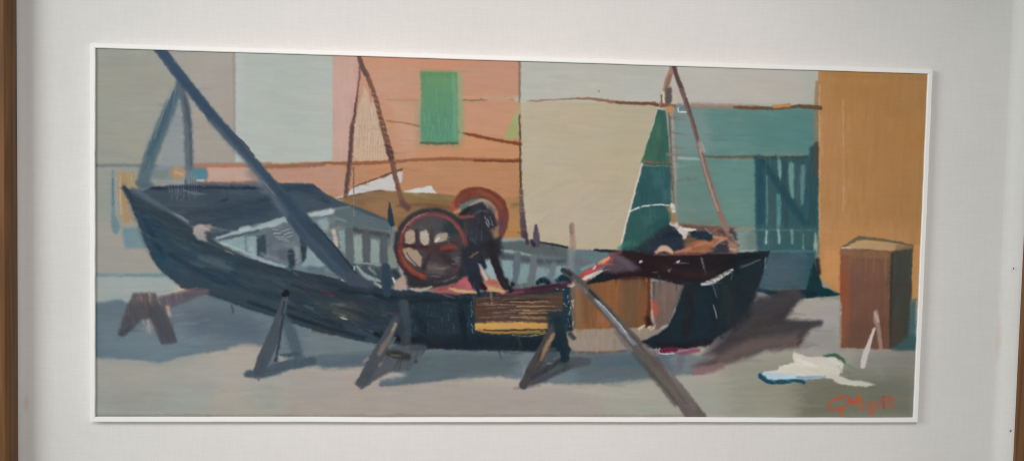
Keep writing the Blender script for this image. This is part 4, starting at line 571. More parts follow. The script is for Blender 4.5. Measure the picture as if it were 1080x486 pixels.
('S','gunwale',(182,167,161),[454.1,218.4,2.84,457.9,218.4,4.74,459.7,214.6,2.84],{'sf': 1.1}),
('F','engine',(34,34,42),[344.0,153.6,353.0,141.4,365.9,137.4,377.3,144.7,382.3,160.4,379.8,175.3,381.9,186.5,376.3,190.3,370.7,188.6,367.1,196.1,366.7,223.2,360.3,226.1,352.7,218.7,346.6,192.6],{'c2': (31,32,38),'gd': 90,'sf': 2,'mo': 7,'st': (70,8,12,1.6)}),
('F','engine',(41,44,53),[347.6,146.1,364.1,140.3,373.5,143.8,377.5,158.6,376.1,177.3,355.6,177.6,346.1,164.7],{'sf': 3,'mo': 6,'st': (90,8,8,1.2)}),
('S','engine',(91,111,108),[343.8,144.3,5.56,353.0,138.6,6.49,362.2,135.6,4.64,371.5,136.4,2.79],{'sf': 1.5}),
('S','engine',(148,142,127),[351.2,143.3,1.67,360.4,137.5,2.04,368.7,136.0,2.79,377.2,140.0,2.79],{'sf': 0.9,'rl': 1.4}),
('S','engine',(108,101,95),[371.6,140.1,3.72,378.2,145.6,4.66],{'sf': 1.8,'op': 0.8}),
('S','engine',(17,20,26),[345.8,149.9,3.71,353.1,144.2,4.64],{'sf': 1.5}),
('S','flywheel',(115,60,44),[339.2,145.4,5.55,342.7,137.0,7.4,351.0,130.3,9.27,362.0,127.8,9.28,374.2,130.8,10.23,383.7,138.5,11.19,387.6,150.0,10.27,387.0,162.2,8.41,383.4,171.6,5.6],{'c2': (102,52,46),'sf': 1.3,'br': 10}),
('S','flywheel',(104,42,23),[345.4,128.6,2.78,356.4,124.5,2.78,369.4,125.8,2.79,382.6,133.4,2.8],{'sf': 1.3,'op': 0.8}),
('S','flywheel',(139,72,48),[363.0,127.3,3.71,376.1,132.6,3.72,385.6,142.6,3.73],{'sf': 1.6,'op': 0.6}),
('S','flywheel',(86,42,38),[345.6,138.7,1.85,356.6,133.9,2.32,367.7,132.8,1.86],{'sf': 1,'op': 0.8}),
('S','flywheel',(168,74,68),[337.2,138.0,2.77,337.8,142.6,3.7,340.1,146.3,2.78],{'sf': 1,'op': 0.85}),
('S','flywheel',(185,141,108),[339.3,148.1,2.78,343.8,146.2,3.7],{'sf': 1,'op': 0.8}),
('S','flywheel',(86,61,69),[385.0,156.6,7.47,384.3,166.9,8.4,380.7,174.4,6.53],{'sf': 2,'op': 0.75}),
('S','engine',(131,70,59),[345.8,152.7,3.24,356.0,152.0,2.79,358.8,151.5,1.86],{'sf': 1,'op': 0.85}),
('S','engine',(169,171,180),[369.0,151.3,0.93,371.2,155.9,0.74],{'sf': 0.4,'op': 0.75,'dry': 0.2,'rl': 1.8}),
('S','engine',(169,171,180),[371.9,154.0,0.93,374.0,159.6,0.75],{'sf': 0.4,'op': 0.75,'dry': 0.2,'rl': 1.8}),
('S','engine',(169,171,180),[374.6,152.1,0.93,376.8,156.8,0.75],{'sf': 0.4,'op': 0.75,'dry': 0.2,'rl': 1.8}),
('S','engine',(169,171,180),[371.0,156.9,0.93,373.1,161.5,0.75],{'sf': 0.4,'op': 0.75,'dry': 0.2,'rl': 1.8}),
('S','engine',(169,171,181),[375.6,156.8,0.93,377.8,160.5,0.75],{'sf': 0.4,'op': 0.75,'dry': 0.2,'rl': 1.8}),
('S','engine',(81,97,118),[351.6,165.6,0.74,351.8,173.0,0.65],{'sf': 0.5,'op': 0.55,'dry': 0.3}),
('S','engine',(81,97,118),[354.7,168.3,0.74,354.8,174.8,0.65],{'sf': 0.5,'op': 0.55,'dry': 0.3}),
('S','engine',(81,97,118),[357.6,166.4,0.74,357.7,172.9,0.65],{'sf': 0.5,'op': 0.55,'dry': 0.3}),
('S','engine',(81,97,118),[360.6,169.1,0.74,360.7,174.7,0.65],{'sf': 0.5,'op': 0.55,'dry': 0.3}),
('S','engine',(81,97,118),[363.6,167.2,0.74,363.7,172.8,0.65],{'sf': 0.5,'op': 0.55,'dry': 0.3}),
('S','engine',(81,97,118),[366.5,165.3,0.74,366.7,174.6,0.65],{'sf': 0.5,'op': 0.55,'dry': 0.3}),
('S','engine',(148,131,108),[377.7,165.1,3.73,379.7,171.6,3.73],{'sf': 1.5,'op': 0.6}),
('F','flywheel_big',(61,55,61),[353.8,181.3,352.8,190.3,349.4,198.7,343.9,205.9,336.7,211.5,328.3,215.0,319.2,216.3,310.1,215.2,301.6,211.9,294.2,206.5,288.6,199.5,284.9,191.3,283.6,182.4,284.7,173.5,288.0,165.2,293.4,158.1,300.6,152.5,309.0,148.9,318.0,147.6,327.1,148.6,335.6,151.9,343.0,157.2,348.7,164.2,352.4,172.5],{'sf': 1.5,'mo': 8,'st': (0,6,14,1.8)}),
('F','flywheel_big',(75,74,78),[340.5,166.7,338.1,172.5,331.1,177.2,321.0,179.8,310.0,179.7,300.4,176.9,294.2,172.0,292.7,166.2,296.1,160.5,303.9,156.2,314.3,154.2,325.2,154.9,334.3,158.2,339.6,163.3],{'sf': 4,'op': 0.75,'mo': 7}),
('F','flywheel_big',(26,43,49),[348.8,162.8,347.4,167.2,343.4,170.3,338.0,171.3,332.8,169.9,329.3,166.4,328.5,162.0,330.7,157.8,335.1,155.2,340.6,154.8,345.5,156.8,348.4,160.7],{'sf': 3,'op': 0.8}),
('F','flywheel_big',(165,151,136),[291.7,169.3,296.2,165.6,300.8,166.9,301.9,177.5,296.4,179.9,291.8,178.1],{'sf': 0.9,'mo': 8}),
('F','flywheel_big',(173,162,149),[306.4,167.7,311.8,165.3,315.2,170.8,315.3,179.2,310.3,181.6,306.5,177.4],{'sf': 0.9,'mo': 8}),
('F','flywheel_big',(159,147,132),[320.3,172.6,325.7,167.9,333.1,168.2,332.8,174.7,326.8,177.1,321.3,178.1],{'sf': 1,'mo': 8}),
('S','flywheel_big',(208,200,189),[321.3,176.7,2.22,324.9,173.4,2.59],{'sf': 0.7,'op': 0.9,'rl': 1.4}),
('F','flywheel_big',(161,145,128),[288.7,184.7,295.6,182.7,303.9,185.8,308.6,192.3,307.9,201.6,301.4,200.3,293.0,193.4],{'c2': (153,137,119),'gd': 40,'sf': 0.9,'mo': 8}),
('S','flywheel_big',(53,37,33),[293.8,187.8,0.83,298.5,195.2,0.83,305.1,201.6,0.92],{'sf': 0.5,'op': 0.85}),
('F','flywheel_big',(105,98,96),[311.5,197.8,324.5,199.5,335.6,202.1,328.3,207.8,315.3,207.0],{'sf': 2.5,'op': 0.75,'mo': 8,'st': (5,8,10,1.4)}),
('F','flywheel_big',(77,77,83),[337.2,189.0,348.3,187.0,347.6,198.2,339.4,203.9],{'sf': 3,'op': 0.6}),
('S','flywheel_big',(60,24,26),[288.2,181.0,2.76,303.8,181.7,2.95,318.6,183.7,3.7,337.1,184.4,3.71],{'sf': 0.9,'op': 0.95}),
('S','flywheel_big',(57,44,50),[303.1,166.4,3.31,304.3,180.3,4.05],{'sf': 0.9}),
('S','flywheel_big',(65,52,56),[317.7,166.1,3.51,318.1,181.9,4.06],{'sf': 1}),
('S','flywheel_big',(49,34,41),[318.7,185.6,3.7,312.4,196.8,3.69,309.8,208.0,3.69],{'sf': 1.2,'op': 0.9}),
('S','flywheel_big',(49,37,44),[320.5,183.7,5.55,329.9,191.0,6.48,341.2,200.2,5.57],{'sf': 2,'op': 0.85}),
('F','flywheel_big',(67,46,49),[328.8,184.5,327.8,187.4,324.9,189.5,321.0,190.2,317.2,189.2,314.7,186.9,314.1,184.0,315.7,181.2,318.9,179.4,322.9,179.2,326.4,180.5,328.5,183.1],{'sf': 1.8,'op': 0.9,'mo': 7}),
('S','flywheel_big',(125,54,51),[327.9,183.6,3.7,335.3,182.1,5.56,341.7,182.0,3.15],{'sf': 1.5,'op': 0.9}),
('S','flywheel_big',(146,148,151),[338.2,193.7,0.74,345.7,194.0,0.56],{'sf': 0.4,'op': 0.6,'dry': 0.25,'rl': 1.7}),
('S','flywheel_big',(146,148,151),[341.1,196.0,0.74,348.5,196.2,0.56],{'sf': 0.4,'op': 0.6,'dry': 0.25,'rl': 1.7}),
('S','flywheel_big',(146,148,151),[337.4,198.4,0.74,345.8,198.6,0.56],{'sf': 0.4,'op': 0.6,'dry': 0.25,'rl': 1.7}),
('S','flywheel_big',(146,148,151),[318.2,210.7,0.74,327.4,211.0,0.56],{'sf': 0.4,'op': 0.6,'dry': 0.25,'rl': 1.7}),
('S','flywheel_big',(146,148,151),[342.9,191.8,0.74,348.4,192.0,0.56],{'sf': 0.4,'op': 0.6,'dry': 0.25,'rl': 1.7}),
('S','flywheel_big',(146,148,151),[322.7,203.2,0.74,331.0,203.5,0.56],{'sf': 0.4,'op': 0.6,'dry': 0.25,'rl': 1.7}),
('S','flywheel_big',(30,37,46),[283.6,181.5,5.51,284.1,175.0,5.51,285.9,168.7,5.51,288.8,162.9,5.51,292.9,157.7,5.51,297.8,153.4,5.51,303.5,150.0,5.52,309.8,147.8,5.52,316.4,146.7,5.53,323.0,146.9,5.54,329.6,148.4,5.54,335.7,151.0,5.55,341.2,154.7,5.56,345.9,159.4,5.56],{'sf': 1.8,'op': 0.9}),
('S','flywheel_big',(44,24,32),[318.0,216.8,3.7,313.9,216.4,3.7,309.8,215.7,3.7,305.9,214.4,3.69,302.2,212.8,3.69,298.7,210.7,3.69,295.4,208.2,3.69,292.5,205.4,3.68,289.9,202.3,3.68,287.7,198.9,3.68,285.9,195.3,3.68,284.5,191.5,3.68,283.6,187.6,3.67,283.2,183.6,3.67],{'sf': 1.4,'op': 0.9}),
('S','flywheel_big',(46,38,46),[350.7,198.2,4.18,349.1,200.7,4.18,347.3,203.1,4.18,345.2,205.3,4.18,342.9,207.3,4.18,340.5,209.0,4.18,337.9,210.6,4.18,335.1,211.9,4.18,332.3,212.9,4.17,329.3,213.7,4.17,326.3,214.2,4.17,323.3,214.4,4.17,320.3,214.3,4.17,317.2,214.0,4.16],{'sf': 1.8,'op': 0.85}),
('S','flywheel_big',(100,54,56),[288.5,171.1,4.23,291.3,165.3,4.23,295.1,160.2,4.23,299.9,155.9,4.23,305.5,152.7,4.23,311.7,150.7,4.24,318.1,149.9,4.24,324.6,150.5,4.25,330.8,152.3,4.25,336.5,155.4,4.26,341.5,159.5,4.26,345.5,164.5,4.27,348.5,170.3,4.27,350.1,176.5,4.27],{'sf': 1,'br': 14}),
('S','flywheel_big',(128,78,78),[295.6,161.4,1.65,298.8,158.3,1.66,302.3,155.6,1.66,306.2,153.4,1.66,310.3,151.9,1.66,314.6,151.0,1.66,319.0,150.7,1.66,323.4,151.1,1.66,327.7,152.2,1.66,331.8,153.8,1.66,335.7,156.1,1.67,339.1,158.9,1.67,342.2,162.2,1.67,344.8,165.9,1.67],{'sf': 0.7,'op': 0.75,'br': 12,'dry': 0.1}),
('S','flywheel_big',(173,131,128),[289.3,168.4,1.01,290.4,166.2,1.01,291.6,164.0,1.01,293.0,161.9,1.01,294.6,160.0,1.01,296.3,158.2,1.01,298.1,156.5,1.01,300.1,154.9,1.01,302.1,153.6,1.01,304.3,152.4,1.01,306.5,151.3,1.01,308.8,150.5,1.01,311.2,149.8,1.01,313.6,149.3,1.01],{'sf': 0.5,'op': 0.75,'dry': 0.2,'rl': 1.5}),
('S','flywheel_big',(113,53,43),[311.4,211.8,4.81,307.6,210.7,4.8,304.0,209.1,4.8,300.7,207.2,4.8,297.6,204.9,4.79,294.8,202.2,4.79,292.4,199.2,4.79,290.4,196.0,4.78,288.8,192.5,4.78,287.6,188.9,4.78,287.0,185.2,4.78,286.8,181.4,4.78,287.1,177.6,4.78,287.9,173.9,4.78],{'sf': 1,'br': 16}),
('S','flywheel_big',(143,71,56),[309.4,210.7,2.03,307.4,210.0,2.03,305.5,209.2,2.03,303.6,208.3,2.03,301.8,207.3,2.03,300.0,206.1,2.03,298.4,204.9,2.03,296.8,203.5,2.03,295.3,202.1,2.03,294.0,200.5,2.03,292.7,198.9,2.03,291.6,197.2,2.02,290.6,195.4,2.02,289.7,193.6,2.02],{'sf': 0.8,'op': 0.8,'br': 12}),
('S','flywheel_big',(80,44,43),[302.0,210.7,0.92,300.0,209.6,0.92,298.2,208.3,0.92,296.4,206.9,0.92,294.7,205.4,0.92,293.1,203.8,0.92,291.7,202.1,0.92,290.3,200.3,0.92,289.1,198.4,0.92,288.0,196.5,0.92,287.1,194.5,0.92,286.3,192.4,0.92,285.6,190.3,0.92,285.1,188.1,0.92],{'sf': 0.5,'op': 0.8}),
('S','flywheel_big',(125,66,65),[342.0,161.5,2.41,342.8,162.5,2.41,343.5,163.5,2.41,344.3,164.5,2.41,344.9,165.5,2.41,345.6,166.6,2.41,346.2,167.7,2.41,346.7,168.9,2.41,347.2,170.0,2.41,347.7,171.2,2.41,348.1,172.4,2.41,348.5,173.6,2.41,348.8,174.8,2.41,349.0,176.0,2.41],{'sf': 0.9,'br': 12}),
('S','flywheel_big',(87,52,54),[351.1,178.0,2.79,351.4,180.4,2.79,351.5,182.8,2.79,351.4,185.2,2.79,351.1,187.6,2.79,350.6,189.9,2.79,350.0,192.2,2.79,349.1,194.5,2.79,348.1,196.7,2.79,346.9,198.7,2.79,345.5,200.7,2.79,344.0,202.6,2.79,342.3,204.4,2.79,340.5,206.0,2.79],{'sf': 1.3,'op': 0.8,'br': 10}),
('S','flywheel_big',(49,44,57),[285.7,169.4,1.84,285.3,184.3,1.84],{'sf': 1.2,'op': 0.8}),
('F','engine',(154,119,86),[378.6,162.3,383.2,160.4,383.4,171.6,379.7,173.5],{'sf': 1.2,'op': 0.75}),
('S','engine',(88,94,97),[358.8,149.6,1.86,366.1,145.8,1.86,372.7,147.5,1.4],{'sf': 0.9,'op': 0.7}),
('S','engine',(78,56,55),[349.7,159.1,1.86,353.5,168.3,1.86],{'sf': 1,'op': 0.7}),
('S','engine',(66,70,79),[357.4,173.8,2.79,363.1,179.3,2.79],{'sf': 1.2,'op': 0.7}),
('S','engine',(59,65,77),[370.5,177.4,2.33,373.4,184.8,1.87],{'sf': 1,'op': 0.7}),
('F','engine',(30,34,46),[346.4,183.3,385.3,171.5,387.5,188.3,370.8,194.2,365.4,201.7,354.5,214.9,341.4,211.4,346.7,200.1],{'sf': 2.5,'mo': 5}),
('S','engine',(146,114,88),[355.9,192.0,1.86,363.2,186.3,1.68],{'sf': 0.9,'op': 0.75}),
('F','engine',(38,38,45),[293.2,208.3,309.0,215.5,332.2,215.2,354.3,207.5,356.4,216.8,332.3,221.7,311.9,222.9,295.3,222.2],{'sf': 2,'mo': 5}),
('F','gunwale',(149,87,87),[315.6,224.7,335.9,218.9,348.9,215.0,354.4,210.3,358.3,222.4,364.0,226.0,341.7,228.2,325.0,227.4],{'c2': (175,97,109),'gd': 0,'sf': 1.5,'mo': 9,'st': (-12,8,12,1.5)}),
('S','gunwale',(162,155,147),[299.0,223.5,2.4,308.2,224.5,3.33,318.4,221.0,1.85],{'sf': 0.9}),
('S','gunwale',(183,96,111),[347.0,216.0,4.65,353.5,213.1,5.59,355.5,220.5,4.66],{'sf': 1.6,'op': 0.9,'rl': 1.4}),
('S','gunwale',(129,71,71),[326.7,223.7,2.78,337.8,220.7,2.79],{'sf': 1.4,'op': 0.7}),
('S','gunwale',(192,164,126),[336.0,222.6,2.32,349.1,225.3,3.26,364.0,226.0,2.33],{'sf': 1,'rl': 1.4}),
('F','gunwale',(176,116,94),[363.5,199.9,367.2,197.9,372.1,209.1,377.7,212.8,384.3,215.5,390.2,225.7,373.3,225.0,369.4,218.5],{'sf': 1.5,'mo': 10}),
('S','gunwale',(167,96,83),[374.0,214.7,4.67,382.5,217.4,4.68],{'sf': 1.6,'op': 0.8}),
('S','gunwale',(192,163,119),[373.3,222.2,3.74,382.7,224.0,3.74,389.2,225.8,2.81],{'sf': 1.2,'rl': 1.4}),
('F','hull_interior',(146,168,175),[369.9,197.0,375.5,194.1,379.4,201.5,383.4,212.7,377.7,212.8,373.0,207.2],{'sf': 1,'mo': 5}),
('S','hull_interior',(175,175,171),[363.4,198.0,1.86,367.3,203.5,2.8,372.1,212.8,3.27],{'sf': 0.9}),
('S','engine',(5,34,50),[368.1,196.1,4.66,370.0,201.6,3.73],{'sf': 1.4}),
('F','engine',(25,32,46),[350.3,192.6,362.4,192.4,365.4,203.6,369.4,216.6,367.7,224.1,360.2,222.3,354.5,214.9],{'sf': 1.6,'mo': 5}),
('S','engine',(27,23,31),[375.2,179.1,9.33,379.2,192.2,7.94,384.1,206.1,7.48,389.0,216.4,7.03,395.8,223.8,5.63],{'sf': 1.1}),
('S','engine',(32,6,19),[367.6,218.5,3.73,370.5,222.2,4.67],{'sf': 1.2}),
('S','boat',(10,31,45),[364.0,224.2,2.8,365.0,228.8,3.73],{'sf': 1}),
('S','post',(80,71,89),[419.7,159.7,2.82,420.4,169.1,6.11,421.5,178.4,6.58],{'sf': 0.9,'br': 8}),
('S','post',(42,35,56),[416.3,174.8,2.82,418.2,178.5,3.76],{'sf': 1}),
('S','post',(57,51,68),[409.5,167.4,2.81,411.6,176.7,3.75],{'sf': 1.2}),
('S','post',(150,134,121),[455.5,158.2,5.2,456.7,170.4,6.15,457.0,181.6,6.15],{'c2': (163,141,129),'sf': 0.9,'br': 6}),
('S','post',(123,112,103),[454.5,159.1,2.83,455.2,166.6,2.84],{'sf': 1,'op': 0.8}),
('S','post',(191,152,131),[458.5,164.7,1.51,459.3,177.8,1.7],{'sf': 0.8,'op': 0.6}),
('S','post',(123,131,136),[455.1,183.5,6.62,455.9,194.8,6.15,456.6,204.2,4.74],{'sf': 1.8,'op': 0.85}),
('F','side_board',(75,57,51),[361.3,230.8,397.8,229.4,444.8,225.1,454.2,223.1,454.8,245.8,447.4,253.4,434.2,256.4,363.7,257.0,360.7,246.7],{'c2': (83,64,53),'gd': 0,'sf': 1.2,'mo': 6,'st': (0,9,24,1)}),
('S','side_board',(172,143,108),[367.7,237.2,0.75,381.6,236.8,0.94,395.6,236.4,0.56],{'sf': 0.35,'op': 0.6,'dry': 0.4,'rl': 1.6}),
('S','side_board',(123,101,85),[363.3,233.8,0.75,379.4,233.4,0.94,395.6,233.0,0.56],{'sf': 0.35,'op': 0.6,'dry': 0.4,'rl': 1.6}),
('S','side_board',(34,23,27),[402.1,250.1,0.75,413.7,249.8,0.94,425.3,249.4,0.57],{'sf': 0.35,'op': 0.6,'dry': 0.4,'rl': 1.6}),
('S','side_board',(124,102,86),[402.6,239.7,0.75,422.7,239.3,0.94,443.0,238.8,0.57],{'sf': 0.35,'op': 0.6,'dry': 0.4,'rl': 1.6}),
('S','side_board',(124,102,86),[410.2,236.2,0.75,430.4,235.8,0.94,450.6,235.3,0.57],{'sf': 0.35,'op': 0.6,'dry': 0.4,'rl': 1.6}),
('S','side_board',(123,102,86),[372.6,250.4,0.75,385.3,250.1,0.94,398.2,249.7,0.56],{'sf': 0.35,'op': 0.6,'dry': 0.4,'rl': 1.6}),
('S','side_board',(33,22,27),[393.5,233.4,0.75,411.4,233.0,0.94,429.4,232.5,0.57],{'sf': 0.35,'op': 0.6,'dry': 0.4,'rl': 1.6}),
('S','side_board',(33,21,26),[375.1,237.4,0.75,387.4,237.1,0.94,399.8,236.7,0.56],{'sf': 0.35,'op': 0.6,'dry': 0.4,'rl': 1.6}),
('S','side_board',(123,102,86),[363.0,251.4,0.75,375.5,251.1,0.94,388.1,250.7,0.56],{'sf': 0.35,'op': 0.6,'dry': 0.4,'rl': 1.6}),
('S','side_board',(34,22,27),[388.8,251.3,0.75,403.1,251.0,0.94,417.4,250.6,0.57],{'sf': 0.35,'op': 0.6,'dry': 0.4,'rl': 1.6}),
('S','side_board',(123,102,86),[385.6,238.2,0.75,397.3,237.9,0.94,409.1,237.5,0.56],{'sf': 0.35,'op': 0.6,'dry': 0.4,'rl': 1.6}),
('S','side_board',(123,102,86),[364.8,250.7,0.75,373.9,250.4,0.94,383.0,250.1,0.56],{'sf': 0.35,'op': 0.6,'dry': 0.4,'rl': 1.6}),
('S','side_board',(173,144,109),[395.9,243.5,0.75,414.2,243.1,0.94,432.6,242.7,0.57],{'sf': 0.35,'op': 0.6,'dry': 0.4,'rl': 1.6}),
('S','side_board',(172,144,109),[372.8,255.0,0.75,387.0,254.7,0.94,401.3,254.3,0.56],{'sf': 0.35,'op': 0.6,'dry': 0.4,'rl': 1.6}),
('S','side_board',(33,22,27),[385.2,246.4,0.75,396.3,246.1,0.94,407.3,245.7,0.56],{'sf': 0.35,'op': 0.6,'dry': 0.4,'rl': 1.6}),
('S','side_board',(124,102,86),[379.1,249.0,0.75,395.4,248.7,0.94,411.7,248.3,0.57],{'sf': 0.35,'op': 0.6,'dry': 0.4,'rl': 1.6}),
('S','side_board',(32,20,25),[365.5,234.0,0.75,377.1,233.7,0.94,388.7,233.3,0.56],{'sf': 0.35,'op': 0.6,'dry': 0.4,'rl': 1.6}),
('S','side_board',(172,143,109),[374.7,246.0,0.75,387.8,245.7,0.94,400.9,245.3,0.56],{'sf': 0.35,'op': 0.6,'dry': 0.4,'rl': 1.6}),
('S','side_board',(153,128,99),[363.7,238.5,0.75,377.1,238.2,0.94,390.6,237.7,0.56],{'sf': 0.35,'op': 0.6,'dry': 0.4,'rl': 1.6}),
('S','side_board',(124,103,87),[411.9,252.2,0.75,430.8,251.9,0.95,449.8,251.4,0.57],{'sf': 0.35,'op': 0.6,'dry': 0.4,'rl': 1.6}),
('S','side_board',(33,21,26),[377.1,232.0,0.75,399.1,231.5,0.94,421.2,231.0,0.57],{'sf': 0.35,'op': 0.6,'dry': 0.4,'rl': 1.6}),
('S','side_board',(154,129,100),[407.5,251.5,0.75,425.6,251.1,0.94,443.8,250.7,0.57],{'sf': 0.35,'op': 0.6,'dry': 0.4,'rl': 1.6}),
('S','side_board',(172,143,108),[372.2,238.5,0.75,386.9,238.1,0.94,401.6,237.7,0.56],{'sf': 0.35,'op': 0.6,'dry': 0.4,'rl': 1.6}),
('S','side_board',(33,21,26),[393.2,237.2,0.75,403.9,236.9,0.94,414.6,236.5,0.57],{'sf': 0.35,'op': 0.6,'dry': 0.4,'rl': 1.6}),
('S','side_board',(123,101,85),[364.5,231.9,0.75,375.3,231.6,0.94,386.1,231.2,0.56],{'sf': 0.35,'op': 0.6,'dry': 0.4,'rl': 1.6}),
('S','side_board',(173,144,109),[392.2,254.8,0.75,406.8,254.5,0.94,421.5,254.1,0.57],{'sf': 0.35,'op': 0.6,'dry': 0.4,'rl': 1.6}),
('S','side_board',(153,128,99),[373.1,241.5,0.75,382.4,241.2,0.94,391.7,240.9,0.56],{'sf': 0.35,'op': 0.6,'dry': 0.4,'rl': 1.6}),
('S','side_board',(34,23,27),[393.3,248.7,0.75,415.4,248.3,0.94,437.7,247.8,0.57],{'sf': 0.35,'op': 0.6,'dry': 0.4,'rl': 1.6}),
('S','side_board',(153,128,99),[387.5,232.4,0.75,399.4,232.1,0.94,411.4,231.6,0.56],{'sf': 0.35,'op': 0.6,'dry': 0.4,'rl': 1.6}),
('S','side_board',(33,21,26),[389.5,234.3,0.75,408.9,233.9,0.94,428.3,233.4,0.57],{'sf': 0.35,'op': 0.6,'dry': 0.4,'rl': 1.6}),
('S','side_board',(202,165,122),[396.0,235.4,0.85,414.8,235.0,1.13,433.7,234.6,0.66],{'sf': 0.4,'op': 0.7,'dry': 0.25,'rl': 1.7}),
('S','side_board',(202,166,122),[402.7,239.7,0.85,421.5,239.3,1.13,440.4,238.9,0.66],{'sf': 0.4,'op': 0.7,'dry': 0.25,'rl': 1.7}),
('S','side_board',(202,166,123),[409.4,243.9,0.85,428.2,243.5,1.13,447.1,243.1,0.66],{'sf': 0.4,'op': 0.7,'dry': 0.25,'rl': 1.7}),
('S','side_board',(202,166,123),[396.4,250.6,0.85,413.8,250.2,1.13,431.2,249.9,0.66],{'sf': 0.4,'op': 0.7,'dry': 0.25,'rl': 1.7}),
('S','side_board',(202,166,123),[405.7,246.3,0.85,419.8,245.9,1.13,434.0,245.6,0.66],{'sf': 0.4,'op': 0.7,'dry': 0.25,'rl': 1.7}),
('F','side_board',(201,156,90),[361.8,256.5,398.3,255.4,435.1,255.4,435.3,261.7,417.3,262.0,379.7,262.9,361.9,263.2],{'c2': (193,145,80),'gd': 0,'sf': 0.6,'ej': 0.3,'mo': 7,'st': (0,10,20,1),'rl': 1.3}),
('S','side_board',(162,122,65),[364.7,263.1,2.81,379.8,265.3,2.81,403.3,265.2,2.82,430.6,264.0,2.84],{'sf': 1,'dry': 0.2}),
('S','side_board',(62,46,31),[370.3,262.9,1.12,389.1,263.9,1.5,417.3,262.2,1.32],{'sf': 0.5,'op': 0.8,'dry': 0.2}),
('S','side_board',(182,158,105),[398.6,268.0,0.94,413.7,269.3,1.32,431.6,266.8,0.95],{'sf': 0.5,'dry': 0.3}),
('S','side_board',(182,158,106),[436.2,261.7,0.76,445.7,261.6,0.57],{'sf': 0.4}),
('S','side_board',(125,114,58),[403.3,266.1,1.88,431.6,265.4,2.37],{'sf': 0.8,'op': 0.8,'dry': 0.2}),
('F','boat',(12,30,43),[305.3,267.8,361.1,267.4,379.8,269.1,436.4,269.6,455.5,272.3,455.7,283.7,361.4,282.4,305.5,279.1],{'sf': 2.5,'op': 0.85}),
('S','boat',(110,138,160),[357.7,235.5,1.12,358.1,240.2,0.93],{'sf': 0.4,'op': 0.8,'dry': 0.1,'rl': 1.8}),
('S','boat',(110,138,160),[358.8,244.9,1.12,358.3,250.5,0.93],{'sf': 0.4,'op': 0.8,'dry': 0.1,'rl': 1.8}),
('S','boat',(111,138,161),[358.1,257.1,1.12,360.0,261.7,0.93],{'sf': 0.4,'op': 0.8,'dry': 0.1,'rl': 1.8}),
('S','boat',(111,138,161),[359.1,262.7,1.12,360.6,266.4,0.93],{'sf': 0.4,'op': 0.8,'dry': 0.1,'rl': 1.8}),
('S','boat',(110,138,160),[357.8,243.0,1.12,358.8,245.8,0.93],{'sf': 0.4,'op': 0.8,'dry': 0.1,'rl': 1.8}),
('F','post',(19,49,66),[448.5,220.4,455.1,220.3,457.4,236.3,456.2,262.8,449.5,261.0],{'sf': 1.2,'mo': 5}),
('F','post',(110,94,82),[455.1,221.2,461.7,217.4,463.7,260.9,458.1,262.8],{'sf': 1.2,'mo': 8,'st': (90,8,12,1.2)}),
('S','post',(214,218,216),[455.7,243.6,0.85,455.2,247.5,0.76],{'sf': 0.35,'op': 0.8,'rl': 1.8}),
('S','post',(214,218,216),[456.3,239.6,0.85,456.5,242.0,0.76],{'sf': 0.35,'op': 0.8,'rl': 1.8}),
('S','post',(12,21,29),[454.3,252.2,0.85,455.1,256.3,0.76],{'sf': 0.35,'op': 0.8,'rl': 1.8}),
('S','post',(214,218,216),[454.4,233.8,0.85,453.9,236.7,0.76],{'sf': 0.35,'op': 0.8,'rl': 1.8}),
('S','post',(5,7,18),[456.0,253.7,0.85,456.4,255.4,0.76],{'sf': 0.35,'op': 0.8,'rl': 1.8}),
('S','post',(5,6,17),[454.3,235.4,0.85,454.9,239.3,0.76],{'sf': 0.35,'op': 0.8,'rl': 1.8}),
('S','post',(215,219,216),[456.2,258.1,0.85,456.0,259.6,0.76],{'sf': 0.35,'op': 0.8,'rl': 1.8}),
('S','post',(214,219,216),[453.6,257.1,0.85,453.5,259.9,0.76],{'sf': 0.35,'op': 0.8,'rl': 1.8}),
('S','post',(214,218,216),[458.3,236.3,0.85,458.9,240.5,0.76],{'sf': 0.35,'op': 0.8,'rl': 1.8}),
('S','post',(214,218,216),[457.0,232.6,0.85,457.6,234.6,0.76],{'sf': 0.35,'op': 0.8,'rl': 1.8}),
('S','post',(12,21,29),[454.2,257.5,0.85,454.9,260.3,0.76],{'sf': 0.35,'op': 0.8,'rl': 1.8}),
('S','post',(214,218,216),[454.4,246.1,0.85,453.8,248.0,0.76],{'sf': 0.35,'op': 0.8,'rl': 1.8}),
('S','post',(214,219,216),[454.1,251.3,0.85,454.9,254.8,0.76],{'sf': 0.35,'op': 0.8,'rl': 1.8}),
('S','post',(5,6,17),[456.7,230.5,0.85,456.9,232.3,0.76],{'sf': 0.35,'op': 0.8,'rl': 1.8}),
('S','post',(12,21,29),[457.4,252.4,0.85,456.8,256.3,0.76],{'sf': 0.35,'op': 0.8,'rl': 1.8}),
('S','post',(5,8,18),[455.0,259.4,0.85,455.2,260.9,0.76],{'sf': 0.35,'op': 0.8,'rl': 1.8}),
('S','post',(5,7,18),[457.1,256.0,0.85,457.3,259.3,0.76],{'sf': 0.35,'op': 0.8,'rl': 1.8}),
('S','post',(214,218,216),[459.3,232.3,0.85,459.1,234.3,0.76],{'sf': 0.35,'op': 0.8,'rl': 1.8}),
('S','post',(5,8,19),[457.6,260.5,0.86,457.0,264.2,0.76],{'sf': 0.35,'op': 0.8,'rl': 1.8}),
('S','post',(213,218,215),[453.3,228.8,0.85,453.0,231.0,0.76],{'sf': 0.35,'op': 0.8,'rl': 1.8}),
('S','post',(11,20,28),[454.9,238.6,0.85,455.0,240.2,0.76],{'sf': 0.35,'op': 0.8,'rl': 1.8}),
